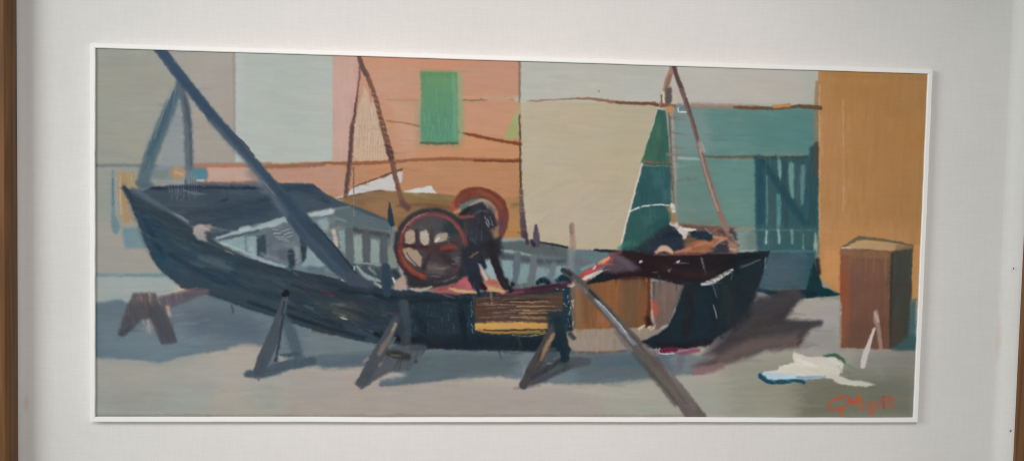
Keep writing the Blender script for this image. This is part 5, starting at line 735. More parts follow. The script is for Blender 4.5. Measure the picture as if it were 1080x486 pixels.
('S','post',(214,219,216),[459.2,253.8,0.86,459.3,257.3,0.76],{'sf': 0.35,'op': 0.8,'rl': 1.8}),
('S','post',(192,189,184),[441.9,221.8,0.95,443.8,222.2,0.76],{'sf': 0.4,'op': 0.7}),
('S','post',(192,190,184),[447.6,222.3,0.95,449.5,222.6,0.76],{'sf': 0.4,'op': 0.7}),
('S','post',(192,190,185),[448.9,236.4,0.95,450.8,236.8,0.76],{'sf': 0.4,'op': 0.7}),
('S','post',(192,190,185),[450.8,238.3,0.95,452.7,238.6,0.76],{'sf': 0.4,'op': 0.7}),
('S','post',(193,190,185),[447.2,245.9,0.95,449.1,246.2,0.76],{'sf': 0.4,'op': 0.7}),
('F','side_board',(26,47,59),[434.0,246.0,443.4,243.1,454.8,243.9,455.3,266.6,445.8,266.7,434.3,261.1],{'sf': 2,'mo': 6,'st': (60,6,8,1.5)}),
('F','plinth',(156,142,127),[451.5,264.8,468.5,260.8,493.3,259.7,541.2,258.3,556.8,262.9,545.5,270.7,524.4,276.6,501.6,284.4,476.7,284.5,461.5,283.7,453.7,278.0],{'c2': (150,137,126),'gd': 0,'sf': 1.2,'mo': 5,'st': (90,6,10,1.6)}),
('S','plinth',(102,88,80),[455.8,285.1,2.38,484.4,285.0,2.87,513.1,283.3,2.4],{'sf': 1.4,'op': 0.8}),
('F','case',(130,88,56),[462.6,214.5,474.8,211.5,499.6,211.2,533.9,207.0,536.7,235.5,536.4,259.3,502.9,260.5,462.8,261.8],{'c2': (110,78,54),'gd': 0,'sf': 1,'mo': 6,'st': (90,9,24,2)}),
('F','case',(142,93,57),[486.3,213.3,505.3,211.2,508.5,256.7,485.6,258.8],{'sf': 4,'op': 0.75,'st': (90,7,24,2)}),
('F','case',(109,83,59),[507.2,211.1,524.4,210.0,527.7,256.5,510.5,258.6],{'sf': 3,'op': 0.8,'st': (90,7,24,2)}),
('F','case',(126,82,46),[522.9,222.3,534.2,216.5,536.3,254.5,525.8,256.5],{'sf': 3,'op': 0.7}),
('S','case',(134,103,73),[464.5,217.3,5.7,465.2,245.7,6.66,465.6,260.9,4.76],{'sf': 2.5,'op': 0.8}),
('S','case',(159,98,55),[483.3,245.5,7.63,493.2,256.8,7.65],{'sf': 4,'op': 0.6}),
('S','case',(137,104,92),[485.4,253.1,7.64,491.1,251.1,5.73],{'sf': 4,'op': 0.5}),
('S','case',(106,76,55),[470.5,226.7,7.61,472.0,250.4,5.71],{'sf': 3,'op': 0.5}),
('S','case',(168,121,79),[486.2,211.4,1.43,501.5,210.3,1.91,514.8,208.2,2.39,532.0,207.0,1.92],{'sf': 0.9}),
('S','case',(196,110,63),[522.5,209.0,1.92,530.1,207.5,2.4,532.2,211.8,1.92],{'sf': 1,'op': 0.85,'rl': 1.4}),
('S','case',(96,47,29),[534.5,207.9,2.88,535.0,227.9,2.88,535.1,245.0,3.85,535.4,258.4,4.81],{'sf': 1.2}),
('S','case',(32,20,19),[533.3,250.7,5.77,537.3,256.4,5.78],{'sf': 2,'op': 0.9}),
('F','case',(118,102,97),[538.0,212.6,555.3,213.4,570.7,212.2,566.4,227.5,561.0,240.9,556.6,254.3,543.2,261.2,540.7,240.2],{'c2': (110,95,93),'gd': 90,'sf': 1.2,'mo': 5,'st': (80,6,16,1.8)}),
('S','case',(137,91,73),[555.3,213.8,2.89,568.8,213.2,2.42],{'sf': 1.4,'op': 0.8}),
('S','case',(81,79,79),[539.5,214.5,2.88,539.5,233.5,2.41],{'sf': 1.2,'op': 0.8}),
('S','case',(171,81,62),[540.0,233.5,3.85,541.7,241.1,5.78,541.9,246.9,3.85],{'sf': 1.5}),
('S','case',(127,91,81),[541.9,247.8,2.89,543.0,254.5,3.86],{'sf': 1.6,'op': 0.8}),
('S','plinth',(209,187,160),[525.9,260.8,2.88,528.3,259.4,1.92],{'sf': 0.7,'rl': 1.4}),
('S','plinth',(209,187,160),[528.7,259.4,2.89,531.1,257.9,1.92],{'sf': 0.7,'rl': 1.4}),
('S','plinth',(210,187,160),[535.5,259.8,2.89,537.9,258.3,1.93],{'sf': 0.7,'rl': 1.4}),
('S','plinth',(210,187,160),[538.4,261.2,2.89,540.8,259.7,1.93],{'sf': 0.7,'rl': 1.4}),
('F','stern',(12,20,30),[501.7,184.7,539.1,186.1,569.8,183.7,616.3,184.0,657.2,181.0,653.8,193.9,648.5,209.3,643.1,224.7,635.8,240.2,618.9,259.6,598.0,275.1,574.8,280.5,551.6,281.2,528.4,279.4,522.5,275.6,541.5,267.9,554.8,259.1,562.9,240.9,570.8,216.0,555.3,213.4,539.8,209.8,520.5,207.2,501.5,211.2,488.2,214.2,469.3,217.3,484.2,205.7,496.3,194.2],{'c2': (13,35,48),'gd': 0,'sf': 1.1,'mo': 4,'st': (70,4,18,2)}),
('F','stern',(33,12,21),[501.7,184.7,569.8,183.7,635.9,184.6,622.6,196.3,592.0,212.0,570.8,215.1,539.8,209.8,501.5,211.2,491.8,203.8],{'c2': (28,22,29),'gd': 0,'sf': 3,'mo': 5}),
('F','stern',(18,37,47),[570.8,216.0,598.0,215.7,601.5,263.5,570.9,279.1,532.2,277.5,556.7,260.1,563.0,242.8],{'sf': 5,'op': 0.9,'mo': 4}),
('F','stern',(29,40,43),[605.6,211.8,630.7,203.8,624.2,244.1,605.4,263.5],{'sf': 4,'op': 0.8}),
('F','stern',(27,48,59),[632.5,200.0,651.8,192.1,644.8,217.1,635.8,238.3,618.9,259.6],{'sf': 3,'op': 0.9}),
('F','stern',(19,31,35),[616.4,184.9,653.4,182.5,647.8,191.2,626.5,196.2],{'sf': 2,'op': 0.8}),
('F','stern',(83,72,84),[491.4,190.5,502.7,186.6,518.2,193.9,526.1,201.4,501.3,205.5,487.9,203.8],{'sf': 2.5,'mo': 7,'st': (35,6,12,2)}),
('S','stern',(104,86,96),[496.1,186.7,3.81,506.7,192.2,3.82,518.4,201.5,2.87],{'sf': 2,'op': 0.6}),
('S','stern',(164,65,69),[465.3,210.2,4.75,472.8,205.4,5.7,482.1,200.1,3.81,496.2,191.4,2.86],{'sf': 1.2,'br': 12}),
('S','stern',(119,70,74),[491.4,190.5,2.86,498.9,186.2,3.81,505.5,184.7,2.86],{'sf': 1.4,'op': 0.8}),
('S','stern',(204,80,90),[470.9,205.9,2.85,479.3,201.6,2.38],{'sf': 1,'op': 0.8}),
('S','stern',(209,155,120),[483.9,196.3,2.85,489.6,192.9,3.81,493.3,190.5,2.38],{'sf': 1,'dry': 0.15,'rl': 1.4}),
('S','stern',(219,187,194),[478.4,201.1,1.9,480.2,199.2,1.9],{'sf': 0.6}),
('S','stern',(208,205,195),[466.3,213.1,2.37,474.8,208.7,3.8,482.3,205.8,3.33,487.0,203.3,1.9],{'sf': 0.8,'rl': 1.5,'br': 10}),
('S','stern',(95,85,83),[476.7,208.7,0.57,485.1,203.8,0.57],{'sf': 0.4,'op': 0.6}),
('S','stern',(198,198,192),[525.3,193.9,2.49,527.0,193.0,1.99],{'sf': 0.6,'rl': 1.5}),
('S','stern',(200,200,194),[554.4,202.1,2.89,556.1,201.1,2.31],{'sf': 0.6,'rl': 1.5}),
('S','stern',(200,200,194),[562.8,193.4,2.31,564.5,192.4,1.85],{'sf': 0.6,'rl': 1.5}),
('S','stern',(132,101,82),[537.7,204.1,1.34,542.5,204.0,1.15],{'sf': 0.6,'op': 0.8}),
('S','stern',(122,126,133),[587.4,190.1,2.42,588.5,192.9,1.94,590.7,200.5,1.45,592.8,206.2,0.97],{'sf': 0.9,'op': 0.85}),
('S','stern',(196,192,191),[588.7,215.3,2.91,597.9,212.8,4.85,607.4,207.5,4.38,618.9,200.6,2.92],{'sf': 0.8,'rl': 1.5,'br': 8}),
('S','stern',(128,121,123),[595.9,211.9,1.16,615.0,202.1,1.17],{'sf': 0.5,'op': 0.7}),
('S','stern',(171,175,174),[617.9,200.2,0.97,619.0,205.9,0.78,617.7,210.7,0.58],{'sf': 0.4,'op': 0.7}),
('S','stern',(88,92,96),[627.5,198.1,2.44,636.2,194.7,2.15,647.8,189.7,1.47],{'sf': 1,'op': 0.85}),
('S','stern',(145,146,134),[600.6,235.8,0.97,602.7,241.5,1.56,604.9,249.1,1.36],{'sf': 0.6,'rl': 1.4}),
('S','stern',(133,160,169),[653.1,188.2,1.47,652.5,197.8,1.47],{'sf': 0.8,'op': 0.8}),
('S','stern',(34,37,49),[594.1,275.1,7.79,617.0,261.5,9.77,637.9,244.0,7.83],{'sf': 4,'op': 0.6}),
('F','stern',(26,37,46),[632.5,200.0,651.8,193.0,646.8,218.9,641.6,236.3,628.5,253.7,613.2,265.4,618.1,236.5],{'sf': 2,'op': 0.8,'mo': 5}),
('S','stern',(24,27,34),[574.9,221.7,6.77,577.5,244.6,8.72,572.3,263.8,7.75],{'sf': 2,'op': 0.8}),
('S','stern',(47,27,31),[549.1,199.2,4.81,578.3,206.4,5.8,599.5,204.2,4.85],{'sf': 2,'op': 0.8}),
('S','stern',(14,21,25),[606.9,192.7,3.89,626.2,188.6,3.9,645.7,185.4,2.93],{'sf': 1.5,'op': 0.85}),
('S','stern',(40,43,44),[611.6,217.4,4.87,620.1,236.5,5.85,616.8,253.8,4.88],{'sf': 2.5,'op': 0.7}),
('S','stern',(24,21,31),[541.7,275.5,4.82,570.8,277.2,5.82,597.9,273.2,5.84],{'sf': 2,'op': 0.85}),
('F','cargo',(97,73,65),[559.4,157.3,568.9,155.3,586.4,156.9,605.8,158.4,621.3,159.1,617.8,169.7,625.8,175.2,620.2,183.9,564.1,184.7,539.1,186.1,544.6,176.5],{'c2': (109,85,75),'gd': 0,'sf': 1.5,'mo': 10,'st': (-15,8,12,2)}),
('F','cargo',(32,46,63),[549.9,161.3,561.4,159.2,567.4,168.6,569.8,183.7,529.5,186.2,534.9,174.8],{'sf': 2.5,'mo': 5,'st': (-20,7,12,2)}),
('F','cargo',(148,95,68),[571.5,176.1,586.8,169.2,602.3,169.9,596.8,181.4,589.2,184.4,567.9,184.7],{'c2': (160,105,75),'gd': 0,'sf': 1.6,'mo': 9,'st': (-12,7,12,1.8)}),
('F','cargo',(25,46,62),[575.0,163.7,582.7,161.7,592.3,162.0,599.3,168.1,596.5,171.9,584.9,171.1,576.1,168.4],{'sf': 1.3,'mo': 4}),
('S','cargo',(5,5,8),[576.0,163.7,1.93,578.8,162.7,2.41],{'sf': 0.7}),
('S','cargo',(147,129,116),[590.3,159.7,1.93,596.3,164.3,1.94],{'sf': 0.8,'op': 0.8}),
('F','cargo',(115,84,75),[592.2,158.7,615.4,157.3,617.7,165.8,610.0,169.8,599.2,166.2],{'sf': 2,'mo': 8}),
('S','cargo',(181,134,105),[599.3,168.1,2.91,606.1,168.9,4.37,613.0,170.2,2.43],{'sf': 1,'rl': 1.3}),
('S','cargo',(190,159,137),[598.7,177.6,1.55,603.4,173.7,1.55,608.1,171.2,1.36],{'sf': 0.7}),
('F','cargo',(52,50,64),[598.7,179.5,606.3,173.6,613.0,171.6,615.3,183.0,591.2,185.3],{'sf': 1.8,'mo': 5}),
('S','cargo',(54,64,70),[617.6,162.0,4.86,621.6,167.7,5.84],{'sf': 2,'op': 0.9}),
('F','cargo',(157,123,105),[614.0,171.6,621.8,173.4,626.0,181.0,622.2,183.9,616.3,183.0],{'sf': 1.4,'mo': 9}),
('F','cargo',(126,153,148),[622.6,167.7,627.3,161.9,636.9,158.9,641.9,161.6,644.5,180.7,626.0,181.9,627.7,175.2],{'c2': (100,121,119),'gd': 0,'sf': 2,'mo': 8,'st': (20,8,10,1.6)}),
('S','cargo',(156,173,164),[627.0,181.4,1.95,641.6,180.7,1.95],{'sf': 1,'op': 0.8}),
('S','cargo',(144,149,141),[620.4,161.0,2.92,630.1,159.0,2.92,639.8,158.8,2.93],{'sf': 1.4,'op': 0.7}),
('S','cargo',(201,169,147),[541.0,184.1,2.88,546.6,179.8,5.77,552.4,181.1,5.77,557.3,183.9,2.89],{'sf': 1.2,'rl': 1.4}),
('S','cargo',(186,122,105),[560.2,183.9,2.89,569.8,181.8,3.86,575.5,179.8,2.9],{'sf': 1.3,'op': 0.9}),
('S','cargo',(141,80,66),[539.1,186.5,1.44,564.1,186.2,1.45,587.3,185.4,1.45],{'sf': 0.8,'op': 0.7}),
('S','cargo',(218,214,209),[555.5,155.5,3.84,559.3,155.9,4.81],{'sf': 1,'rl': 1.4}),
('S','cargo',(207,202,197),[562.3,159.2,4.81,566.3,162.0,7.71,569.2,164.7,6.75,569.4,169.5,2.89],{'sf': 1.1,'rl': 1.5,'br': 10}),
('S','cargo',(216,215,214),[570.1,160.5,2.89,575.9,161.3,2.89,579.7,160.8,1.93],{'sf': 0.9,'rl': 1.4}),
('S','cargo',(151,128,91),[557.2,148.9,5.77,557.3,153.6,5.77],{'sf': 2,'op': 0.8}),
('S','cargo',(183,127,92),[581.2,176.9,2.42,590.8,173.9,2.9,597.6,174.7,1.94],{'sf': 1,'op': 0.85}),
('S','cargo',(147,118,102),[611.8,164.0,1.94,617.7,165.8,2.43],{'sf': 1,'op': 0.8}),
('S','cargo',(169,110,82),[587.2,182.0,1.94,598.8,181.8,1.94],{'sf': 0.9,'op': 0.8}),
('S','cargo',(19,32,49),[548.2,168.9,2.88,555.8,165.0,3.85,563.5,166.7,2.89],{'sf': 1.5,'op': 0.8}),
('S','cargo',(195,162,140),[616.2,179.2,1.94,622.1,180.1,1.95],{'sf': 0.8,'op': 0.8}),
('S','cargo',(91,66,61),[603.0,161.3,2.91,609.8,164.1,2.91],{'sf': 1.2,'op': 0.8}),
('F','sawhorse',(99,93,99),[57.0,234.2,74.7,230.3,97.8,224.5,104.9,226.3,105.8,230.9,90.7,235.6,74.7,242.2,62.3,246.9],{'c2': (86,83,94),'gd': 0,'sf': 1.6,'mo': 6,'st': (-16,6,14,2)}),
('S','sawhorse',(124,99,96),[60.5,234.1,1.77,78.2,229.3,1.78,94.2,224.6,1.33],{'sf': 1,'op': 0.7}),
('S','sawhorse',(203,166,147),[66.8,244.1,3.55,68.6,251.4,2.66],{'sf': 1.5,'op': 0.75}),
('S','sawhorse',(166,156,152),[45.6,255.3,7.07,48.2,261.6,5.31,50.0,268.0,2.66],{'sf': 2,'op': 0.8}),
('F','sawhorse',(88,81,85),[34.9,231.2,44.6,230.2,54.3,230.5,60.6,242.3,65.9,249.6,70.4,260.5,75.8,277.0,66.0,279.8,60.7,279.4,54.4,264.3,50.0,255.2,42.9,255.3,34.1,265.4,25.3,273.2,20.0,271.0,23.5,259.1,28.8,242.7],{'c2': (78,81,89),'gd': 90,'sf': 1.8,'mo': 6,'st': (75,6,14,2)}),
('F','sawhorse',(99,89,88),[35.8,231.7,54.3,230.5,55.2,238.7,44.6,240.7,34.9,239.0],{'sf': 2.5,'op': 0.8}),
('F','sawhorse',(70,73,81),[51.7,246.1,62.3,246.0,73.1,269.7,74.9,277.0,62.5,278.9,57.1,268.0],{'sf': 2.5,'op': 0.8,'st': (70,6,12,1.6)}),
('S','sawhorse',(64,71,80),[23.5,269.2,3.52,30.6,264.5,3.53],{'sf': 2,'op': 0.8}),
('S','sawhorse',(185,173,163),[40.2,232.5,0.62,40.7,236.2,0.53],{'sf': 0.4,'op': 0.6,'dry': 0.2,'rl': 1.7}),
('S','sawhorse',(185,173,163),[42.0,233.4,0.62,42.4,238.9,0.53],{'sf': 0.4,'op': 0.6,'dry': 0.2,'rl': 1.7}),
('S','sawhorse',(184,173,162),[49.0,230.6,0.62,49.5,233.3,0.53],{'sf': 0.4,'op': 0.6,'dry': 0.2,'rl': 1.7}),
('S','sawhorse',(184,173,162),[49.9,228.8,0.62,50.4,233.3,0.53],{'sf': 0.4,'op': 0.6,'dry': 0.2,'rl': 1.7}),
('S','sawhorse',(185,173,163),[38.4,234.4,0.62,38.9,238.0,0.53],{'sf': 0.4,'op': 0.6,'dry': 0.2,'rl': 1.7}),
('S','ground',(65,73,87),[126.5,241.6,1.79,128.3,246.2,2.15,127.4,249.0,1.34],{'sf': 0.8,'op': 0.8}),
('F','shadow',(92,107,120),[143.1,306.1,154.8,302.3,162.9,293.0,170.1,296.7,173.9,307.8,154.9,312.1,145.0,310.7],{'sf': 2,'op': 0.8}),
('S','trestle_a',(70,85,97),[142.2,308.0,6.31,152.2,307.4,9.03,164.8,304.1,9.95,179.2,299.4,9.98,204.6,294.6,8.2],{'sf': 1.6,'br': 5}),
('S','trestle_a',(69,87,100),[174.2,249.5,7.23,180.7,262.3,10.87,186.3,276.2,10.88,191.9,292.9,10.0],{'sf': 2.5,'op': 0.85}),
('S','trestle_a',(67,78,89),[177.7,233.7,5.42,173.8,248.5,8.13,167.2,268.9,10.84,160.1,287.5,12.65,153.0,304.2,9.93],{'sf': 1.1,'br': 7}),
('S','trestle_a',(20,36,46),[176.8,237.4,1.27,174.2,250.4,1.08],{'sf': 0.6,'op': 0.8}),
('S','trestle_a',(38,48,59),[176.0,250.4,1.81,172.6,272.6,2.17,169.2,294.8,2.72],{'sf': 0.9,'op': 0.85}),
('S','trestle_a',(61,76,90),[170.1,291.1,2.72,179.1,289.2,3.63,190.0,288.2,3.63],{'sf': 1.5}),
('F','trestle_a',(154,151,149),[171.0,289.3,179.2,291.5,180.1,293.9,172.9,295.7],{'sf': 0.9}),
('F','trestle_a',(108,121,130),[175.3,267.0,177.7,278.1,180.0,281.8,174.5,283.7],{'sf': 1.5,'op': 0.8}),
('S','trestle_a',(5,5,7),[176.7,230.1,4.52,178.5,229.1,6.33,179.4,227.7,3.61],{'sf': 1,'rl': 1.4}),
('S','trestle_a',(92,99,107),[151.3,310.7,1.81,153.1,313.5,1.81],{'sf': 0.8,'op': 0.8}),
('S','trestle_b',(52,67,77),[291.8,238.1,9.22,294.0,256.7,10.16,294.3,275.4,10.17,296.4,292.2,9.26],{'sf': 2,'br': 5}),
('S','trestle_b',(43,53,61),[287.5,253.0,5.53,292.3,267.9,6.47,298.1,282.9,7.4,302.9,294.1,6.49],{'sf': 1.5,'br': 7}),
('S','trestle_b',(70,70,69),[294.1,266.0,3.7,296.4,290.4,4.63],{'sf': 2,'op': 0.55}),
('F','trestle_b',(74,82,92),[268.6,283.1,279.6,279.2,307.3,279.0,314.8,280.9,313.0,286.5,303.9,294.1,298.5,303.5,278.2,306.4,265.3,313.0,254.4,321.5,250.7,322.4,246.0,315.0,256.0,303.7],{'c2': (80,89,97),'gd': 0,'sf': 1.4,'ej': 0.8,'mo': 6,'st': (-30,6,12,2)}),
('S','trestle_b',(57,66,76),[301.8,281.0,7.41,311.1,280.9,6.49],{'sf': 2,'op': 0.8}),
('S','trestle_b',(48,51,54),[276.9,286.7,5.53,287.1,288.5,8.31,296.4,290.4,6.48],{'sf': 1.5}),
('S','trestle_b',(107,95,83),[280.6,288.6,1.48,289.0,289.5,1.85],{'sf': 0.8,'op': 0.8}),
('S','trestle_b',(65,74,84),[284.7,253.0,6.45,275.8,271.8,10.13,265.0,292.4,11.97,252.5,314.9,10.12],{'sf': 1.2,'br': 6}),
('S','trestle_b',(121,112,102),[283.9,258.2,3.23,278.5,270.8,3.69,272.2,281.2,4.61,268.7,287.7,3.68],{'sf': 1.3,'op': 0.85}),
('S','trestle_b',(164,140,109),[283.9,258.7,2.3,281.2,264.3,2.3],{'sf': 0.8,'op': 0.85}),
('S','trestle_b',(102,111,116),[278.7,280.2,3.69,283.2,271.7,3.69],{'sf': 1.5,'op': 0.8}),
('S','trestle_b',(143,137,133),[254.0,295.3,2.76,257.7,292.5,2.76],{'sf': 1,'op': 0.7}),
('S','trestle_b',(141,135,131),[268.8,299.0,2.3,270.6,297.1,1.84],{'sf': 1,'op': 0.7}),
('S','trestle_b',(85,81,88),[247.0,316.8,3.68,251.6,320.6,2.76],{'sf': 1.2,'op': 0.8}),
('F','trestle_c',(74,82,88),[418.5,312.4,431.3,293.4,448.3,289.5,476.9,291.2,473.2,296.9,452.4,300.8,433.6,311.4,418.6,319.1],{'sf': 1.6,'mo': 6,'st': (-24,6,12,2)}),
('S','trestle_c',(76,82,88),[427.9,309.5,8.53,446.7,300.9,9.5,461.7,295.1,10.48,475.1,294.1,6.68],{'sf': 2.2,'br': 5}),
('S','trestle_c',(63,67,72),[411.1,319.1,2.84,432.7,311.4,4.74,456.1,298.9,4.76],{'sf': 2,'op': 0.7}),
('F','trestle_c',(61,71,82),[432.9,280.1,442.4,280.0,446.4,289.5,433.2,293.3],{'sf': 1.5,'op': 0.8}),
('S','trestle_c',(66,64,68),[441.8,257.3,7.58,433.7,274.4,10.42,422.9,297.2,12.3,411.0,318.1,8.51],{'sf': 1.3,'br': 7}),
('S','trestle_c',(145,120,97),[439.7,266.8,3.79,433.8,278.2,4.26,428.4,292.4,2.84],{'sf': 1,'dry': 0.1,'br': 10}),
('S','trestle_c',(45,49,57),[420.3,310.5,4.73,435.3,300.9,4.74,450.2,291.3,3.8],{'sf': 1.5,'op': 0.8}),
('S','trestle_c',(16,38,51),[442.7,253.5,8.53,447.8,269.5,10.44,450.9,281.8,10.45,452.1,291.3,8.56],{'sf': 1.4,'br': 6}),
('S','trestle_c',(60,66,70),[456.3,266.6,4.75,460.2,270.4,4.76],{'sf': 1.4}),
('S','trestle_c',(140,144,147),[435.1,295.7,1.33,438.9,295.7,1.14],{'sf': 0.6,'op': 0.8}),
('S','trestle_c',(140,152,157),[411.6,299.1,2.83,410.8,306.7,2.83],{'sf': 1.5,'op': 0.5}),
('S','plank',(80,77,77),[450.0,204.3,6.62,459.6,210.8,7.59,475.2,225.7,9.51,492.8,243.5,10.51,508.6,260.5,11.5,524.5,277.5,12.51,540.4,296.6,14.48,556.4,313.8,15.51,570.5,329.1,16.53,588.7,352.3,18.55],{'c2': (105,97,92),'sf': 1.4,'br': 8}),
('S','plank',(36,43,52),[448.1,203.4,4.73,455.7,207.1,4.74],{'sf': 1.2}),
('S','plank',(36,34,41),[475.1,222.9,2.38,492.8,241.6,2.87,508.6,259.5,2.88,520.4,271.8,1.92],{'sf': 1,'op': 0.9}),
('S','plank',(144,134,134),[459.7,213.6,2.84,471.4,224.8,3.33],{'sf': 1.6,'op': 0.7}),
('S','plank',(126,131,143),[481.1,232.3,2.86,492.9,244.5,3.82,508.6,261.4,4.79,521.5,275.6,3.85],{'sf': 1.2,'br': 8,'op': 0.9}),
('S','plank',(205,205,202),[482.0,232.3,1.14,496.7,246.3,1.53,512.5,264.3,1.34],{'sf': 0.6,'op': 0.8,'dry': 0.2,'rl': 1.4}),
('S','plank',(99,96,101),[503.0,264.3,3.83,516.9,281.4,4.8],{'sf': 1.8,'op': 0.7}),
('S','plank',(75,65,69),[540.3,290.8,2.9,552.2,302.3,2.9,542.0,285.1,1.93],{'sf': 1.5,'op': 0.6}),
('S','plank',(66,65,64),[520.8,285.2,3.85,542.8,310.0,4.83,564.9,336.8,4.86],{'sf': 2,'op': 0.6}),
('S','plank',(119,112,108),[552.1,300.3,3.87,568.2,317.6,4.86,584.5,340.7,4.88],{'sf': 2,'op': 0.6}),
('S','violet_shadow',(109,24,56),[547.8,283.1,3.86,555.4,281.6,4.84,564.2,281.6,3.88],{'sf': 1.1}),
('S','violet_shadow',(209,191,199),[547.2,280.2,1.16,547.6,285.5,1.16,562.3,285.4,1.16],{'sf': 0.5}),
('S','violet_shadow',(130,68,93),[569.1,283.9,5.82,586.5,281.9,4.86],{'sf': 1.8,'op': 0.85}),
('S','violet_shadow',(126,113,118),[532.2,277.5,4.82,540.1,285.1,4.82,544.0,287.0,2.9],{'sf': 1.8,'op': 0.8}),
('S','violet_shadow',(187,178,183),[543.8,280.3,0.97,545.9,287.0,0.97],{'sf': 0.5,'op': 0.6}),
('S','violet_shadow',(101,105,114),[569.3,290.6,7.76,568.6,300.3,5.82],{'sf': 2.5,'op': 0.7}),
('S','sheerleg',(105,81,76),[245.0,2.1,1.99,246.0,12.9,1.81,244.1,34.7,1.99,241.6,56.6,2.72,239.1,71.3,4.08,237.7,100.5,4.54,235.3,123.4,4.99,234.1,134.5,4.09],{'sf': 0.7,'dry': 0.22,'br': 10}),
('S','sheerleg',(72,51,50),[243.2,40.2,1.45,240.0,65.8,2.17,237.6,95.9,2.18,234.5,129.9,2.36],{'sf': 0.6,'op': 0.75,'dry': 0.2}),
('S','sheerleg',(110,77,61),[245.0,0.3,3.61,248.2,9.2,4.97,253.8,19.9,4.53,260.4,36.1,4.08,266.1,56.0,4.55,270.0,70.5,5.46,274.8,86.8,5.47,279.7,106.9,5.03,284.5,125.2,4.58,288.4,138.0,5.5,294.0,145.3,4.59],{'sf': 0.8,'dry': 0.18,'br': 12}),
('S','sheerleg',(80,64,68),[245.4,1.2,2.71,249.2,12.8,3.62,253.8,19.9,1.81],{'sf': 0.7,'op': 0.8}),
('S','sheerleg',(75,49,46),[272.9,85.1,3.65,275.8,90.5,6.39,277.7,97.8,4.57],{'sf': 1.2,'op': 0.9}),
('S','sheerleg',(86,60,59),[288.4,139.8,5.5,294.0,144.3,6.43],{'sf': 2,'op': 0.8}),
('S','sheerleg',(173,136,110),[257.2,34.4,0.73,260.8,35.0,0.54],{'sf': 0.35,'op': 0.6,'dry': 0.2}),
('S','sheerleg',(64,43,31),[258.1,37.0,0.73,261.7,37.7,0.54],{'sf': 0.35,'op': 0.6,'dry': 0.2}),
('S','sheerleg',(173,137,110),[258.9,39.7,0.73,262.6,40.3,0.54],{'sf': 0.35,'op': 0.6,'dry': 0.2}),
('S','sheerleg',(65,43,32),[259.8,42.4,0.73,263.5,43.0,0.55],{'sf': 0.35,'op': 0.6,'dry': 0.2}),
('S','sheerleg',(173,137,110),[260.7,45.0,0.73,264.3,45.7,0.55],{'sf': 0.35,'op': 0.6,'dry': 0.2}),
('S','sheerleg',(65,44,32),[261.6,47.7,0.73,265.2,48.3,0.55],{'sf': 0.35,'op': 0.6,'dry': 0.2}),
('S','sheerleg',(174,137,111),[262.4,50.4,0.73,266.1,51.0,0.55],{'sf': 0.35,'op': 0.6,'dry': 0.2}),
('S','sheerleg',(65,44,33),[263.3,53.1,0.73,267.0,53.7,0.55],{'sf': 0.35,'op': 0.6,'dry': 0.2}),
('S','sheerleg',(174,137,111),[264.2,55.7,0.73,267.8,56.4,0.55],{'sf': 0.35,'op': 0.6,'dry': 0.2}),
('S','sheerleg',(66,44,33),[265.1,58.4,0.73,268.7,59.1,0.55],{'sf': 0.35,'op': 0.6,'dry': 0.2}),
('S','sheerleg',(174,137,111),[265.9,61.1,0.73,269.6,61.7,0.55],{'sf': 0.35,'op': 0.6,'dry': 0.2}),
('S','sheerleg',(66,45,34),[266.8,63.8,0.73,270.5,64.4,0.55],{'sf': 0.35,'op': 0.6,'dry': 0.2}),
('S','sheerleg',(174,137,111),[267.7,66.5,0.73,271.3,67.1,0.55],{'sf': 0.35,'op': 0.6,'dry': 0.2}),
('S','sheerleg',(66,45,35),[268.6,69.1,0.73,272.2,69.8,0.55],{'sf': 0.35,'op': 0.6,'dry': 0.2}),
('S','sheerleg',(174,137,111),[269.5,71.8,0.73,273.1,72.5,0.55],{'sf': 0.35,'op': 0.6,'dry': 0.2}),
('S','sheerleg',(67,46,35),[270.3,74.5,0.73,274.0,75.1,0.55],{'sf': 0.35,'op': 0.6,'dry': 0.2}),
('S','sheerleg',(174,137,111),[271.2,77.2,0.73,274.9,77.8,0.55],{'sf': 0.35,'op': 0.6,'dry': 0.2}),
('S','sheerleg',(67,46,35),[272.1,79.9,0.73,275.7,80.5,0.55],{'sf': 0.35,'op': 0.6,'dry': 0.2}),
('S','sheerleg',(174,138,112),[273.0,82.6,0.73,276.6,83.2,0.55],{'sf': 0.35,'op': 0.6,'dry': 0.2}),
('S','sheerleg',(67,46,36),[273.8,85.2,0.73,277.5,85.9,0.55],{'sf': 0.35,'op': 0.6,'dry': 0.2}),
('S','sheerleg',(174,138,112),[274.7,87.9,0.73,278.4,88.6,0.55],{'sf': 0.35,'op': 0.6,'dry': 0.2}),
('S','sheerleg',(67,47,36),[275.6,90.6,0.73,279.3,91.3,0.55],{'sf': 0.35,'op': 0.6,'dry': 0.2}),
('S','sheerleg',(174,138,112),[276.5,93.3,0.73,280.2,94.0,0.55],{'sf': 0.35,'op': 0.6,'dry': 0.2}),
('S','sheerleg',(68,47,37),[277.4,96.0,0.73,281.0,96.7,0.55],{'sf': 0.35,'op': 0.6,'dry': 0.2}),
('S','sheerleg',(175,138,112),[278.3,98.7,0.73,281.9,99.4,0.55],{'sf': 0.35,'op': 0.6,'dry': 0.2}),
('S','sheerleg',(68,47,37),[279.1,101.4,0.73,282.8,102.1,0.55],{'sf': 0.35,'op': 0.6,'dry': 0.2}),
('S','sheerleg',(89,66,63),[241.4,105.9,1.0,241.8,133.4,0.91],{'sf': 0.5,'op': 0.8}),
('S','mast',(156,122,104),[551.7,1.8,4.77,547.4,15.0,5.72,544.8,26.2,4.77,541.4,39.4,3.81],{'sf': 1.1,'br': 10}),
('S','mast',(128,97,85),[550.1,9.3,2.86,546.6,22.4,2.86],{'sf': 1.2,'op': 0.7}),
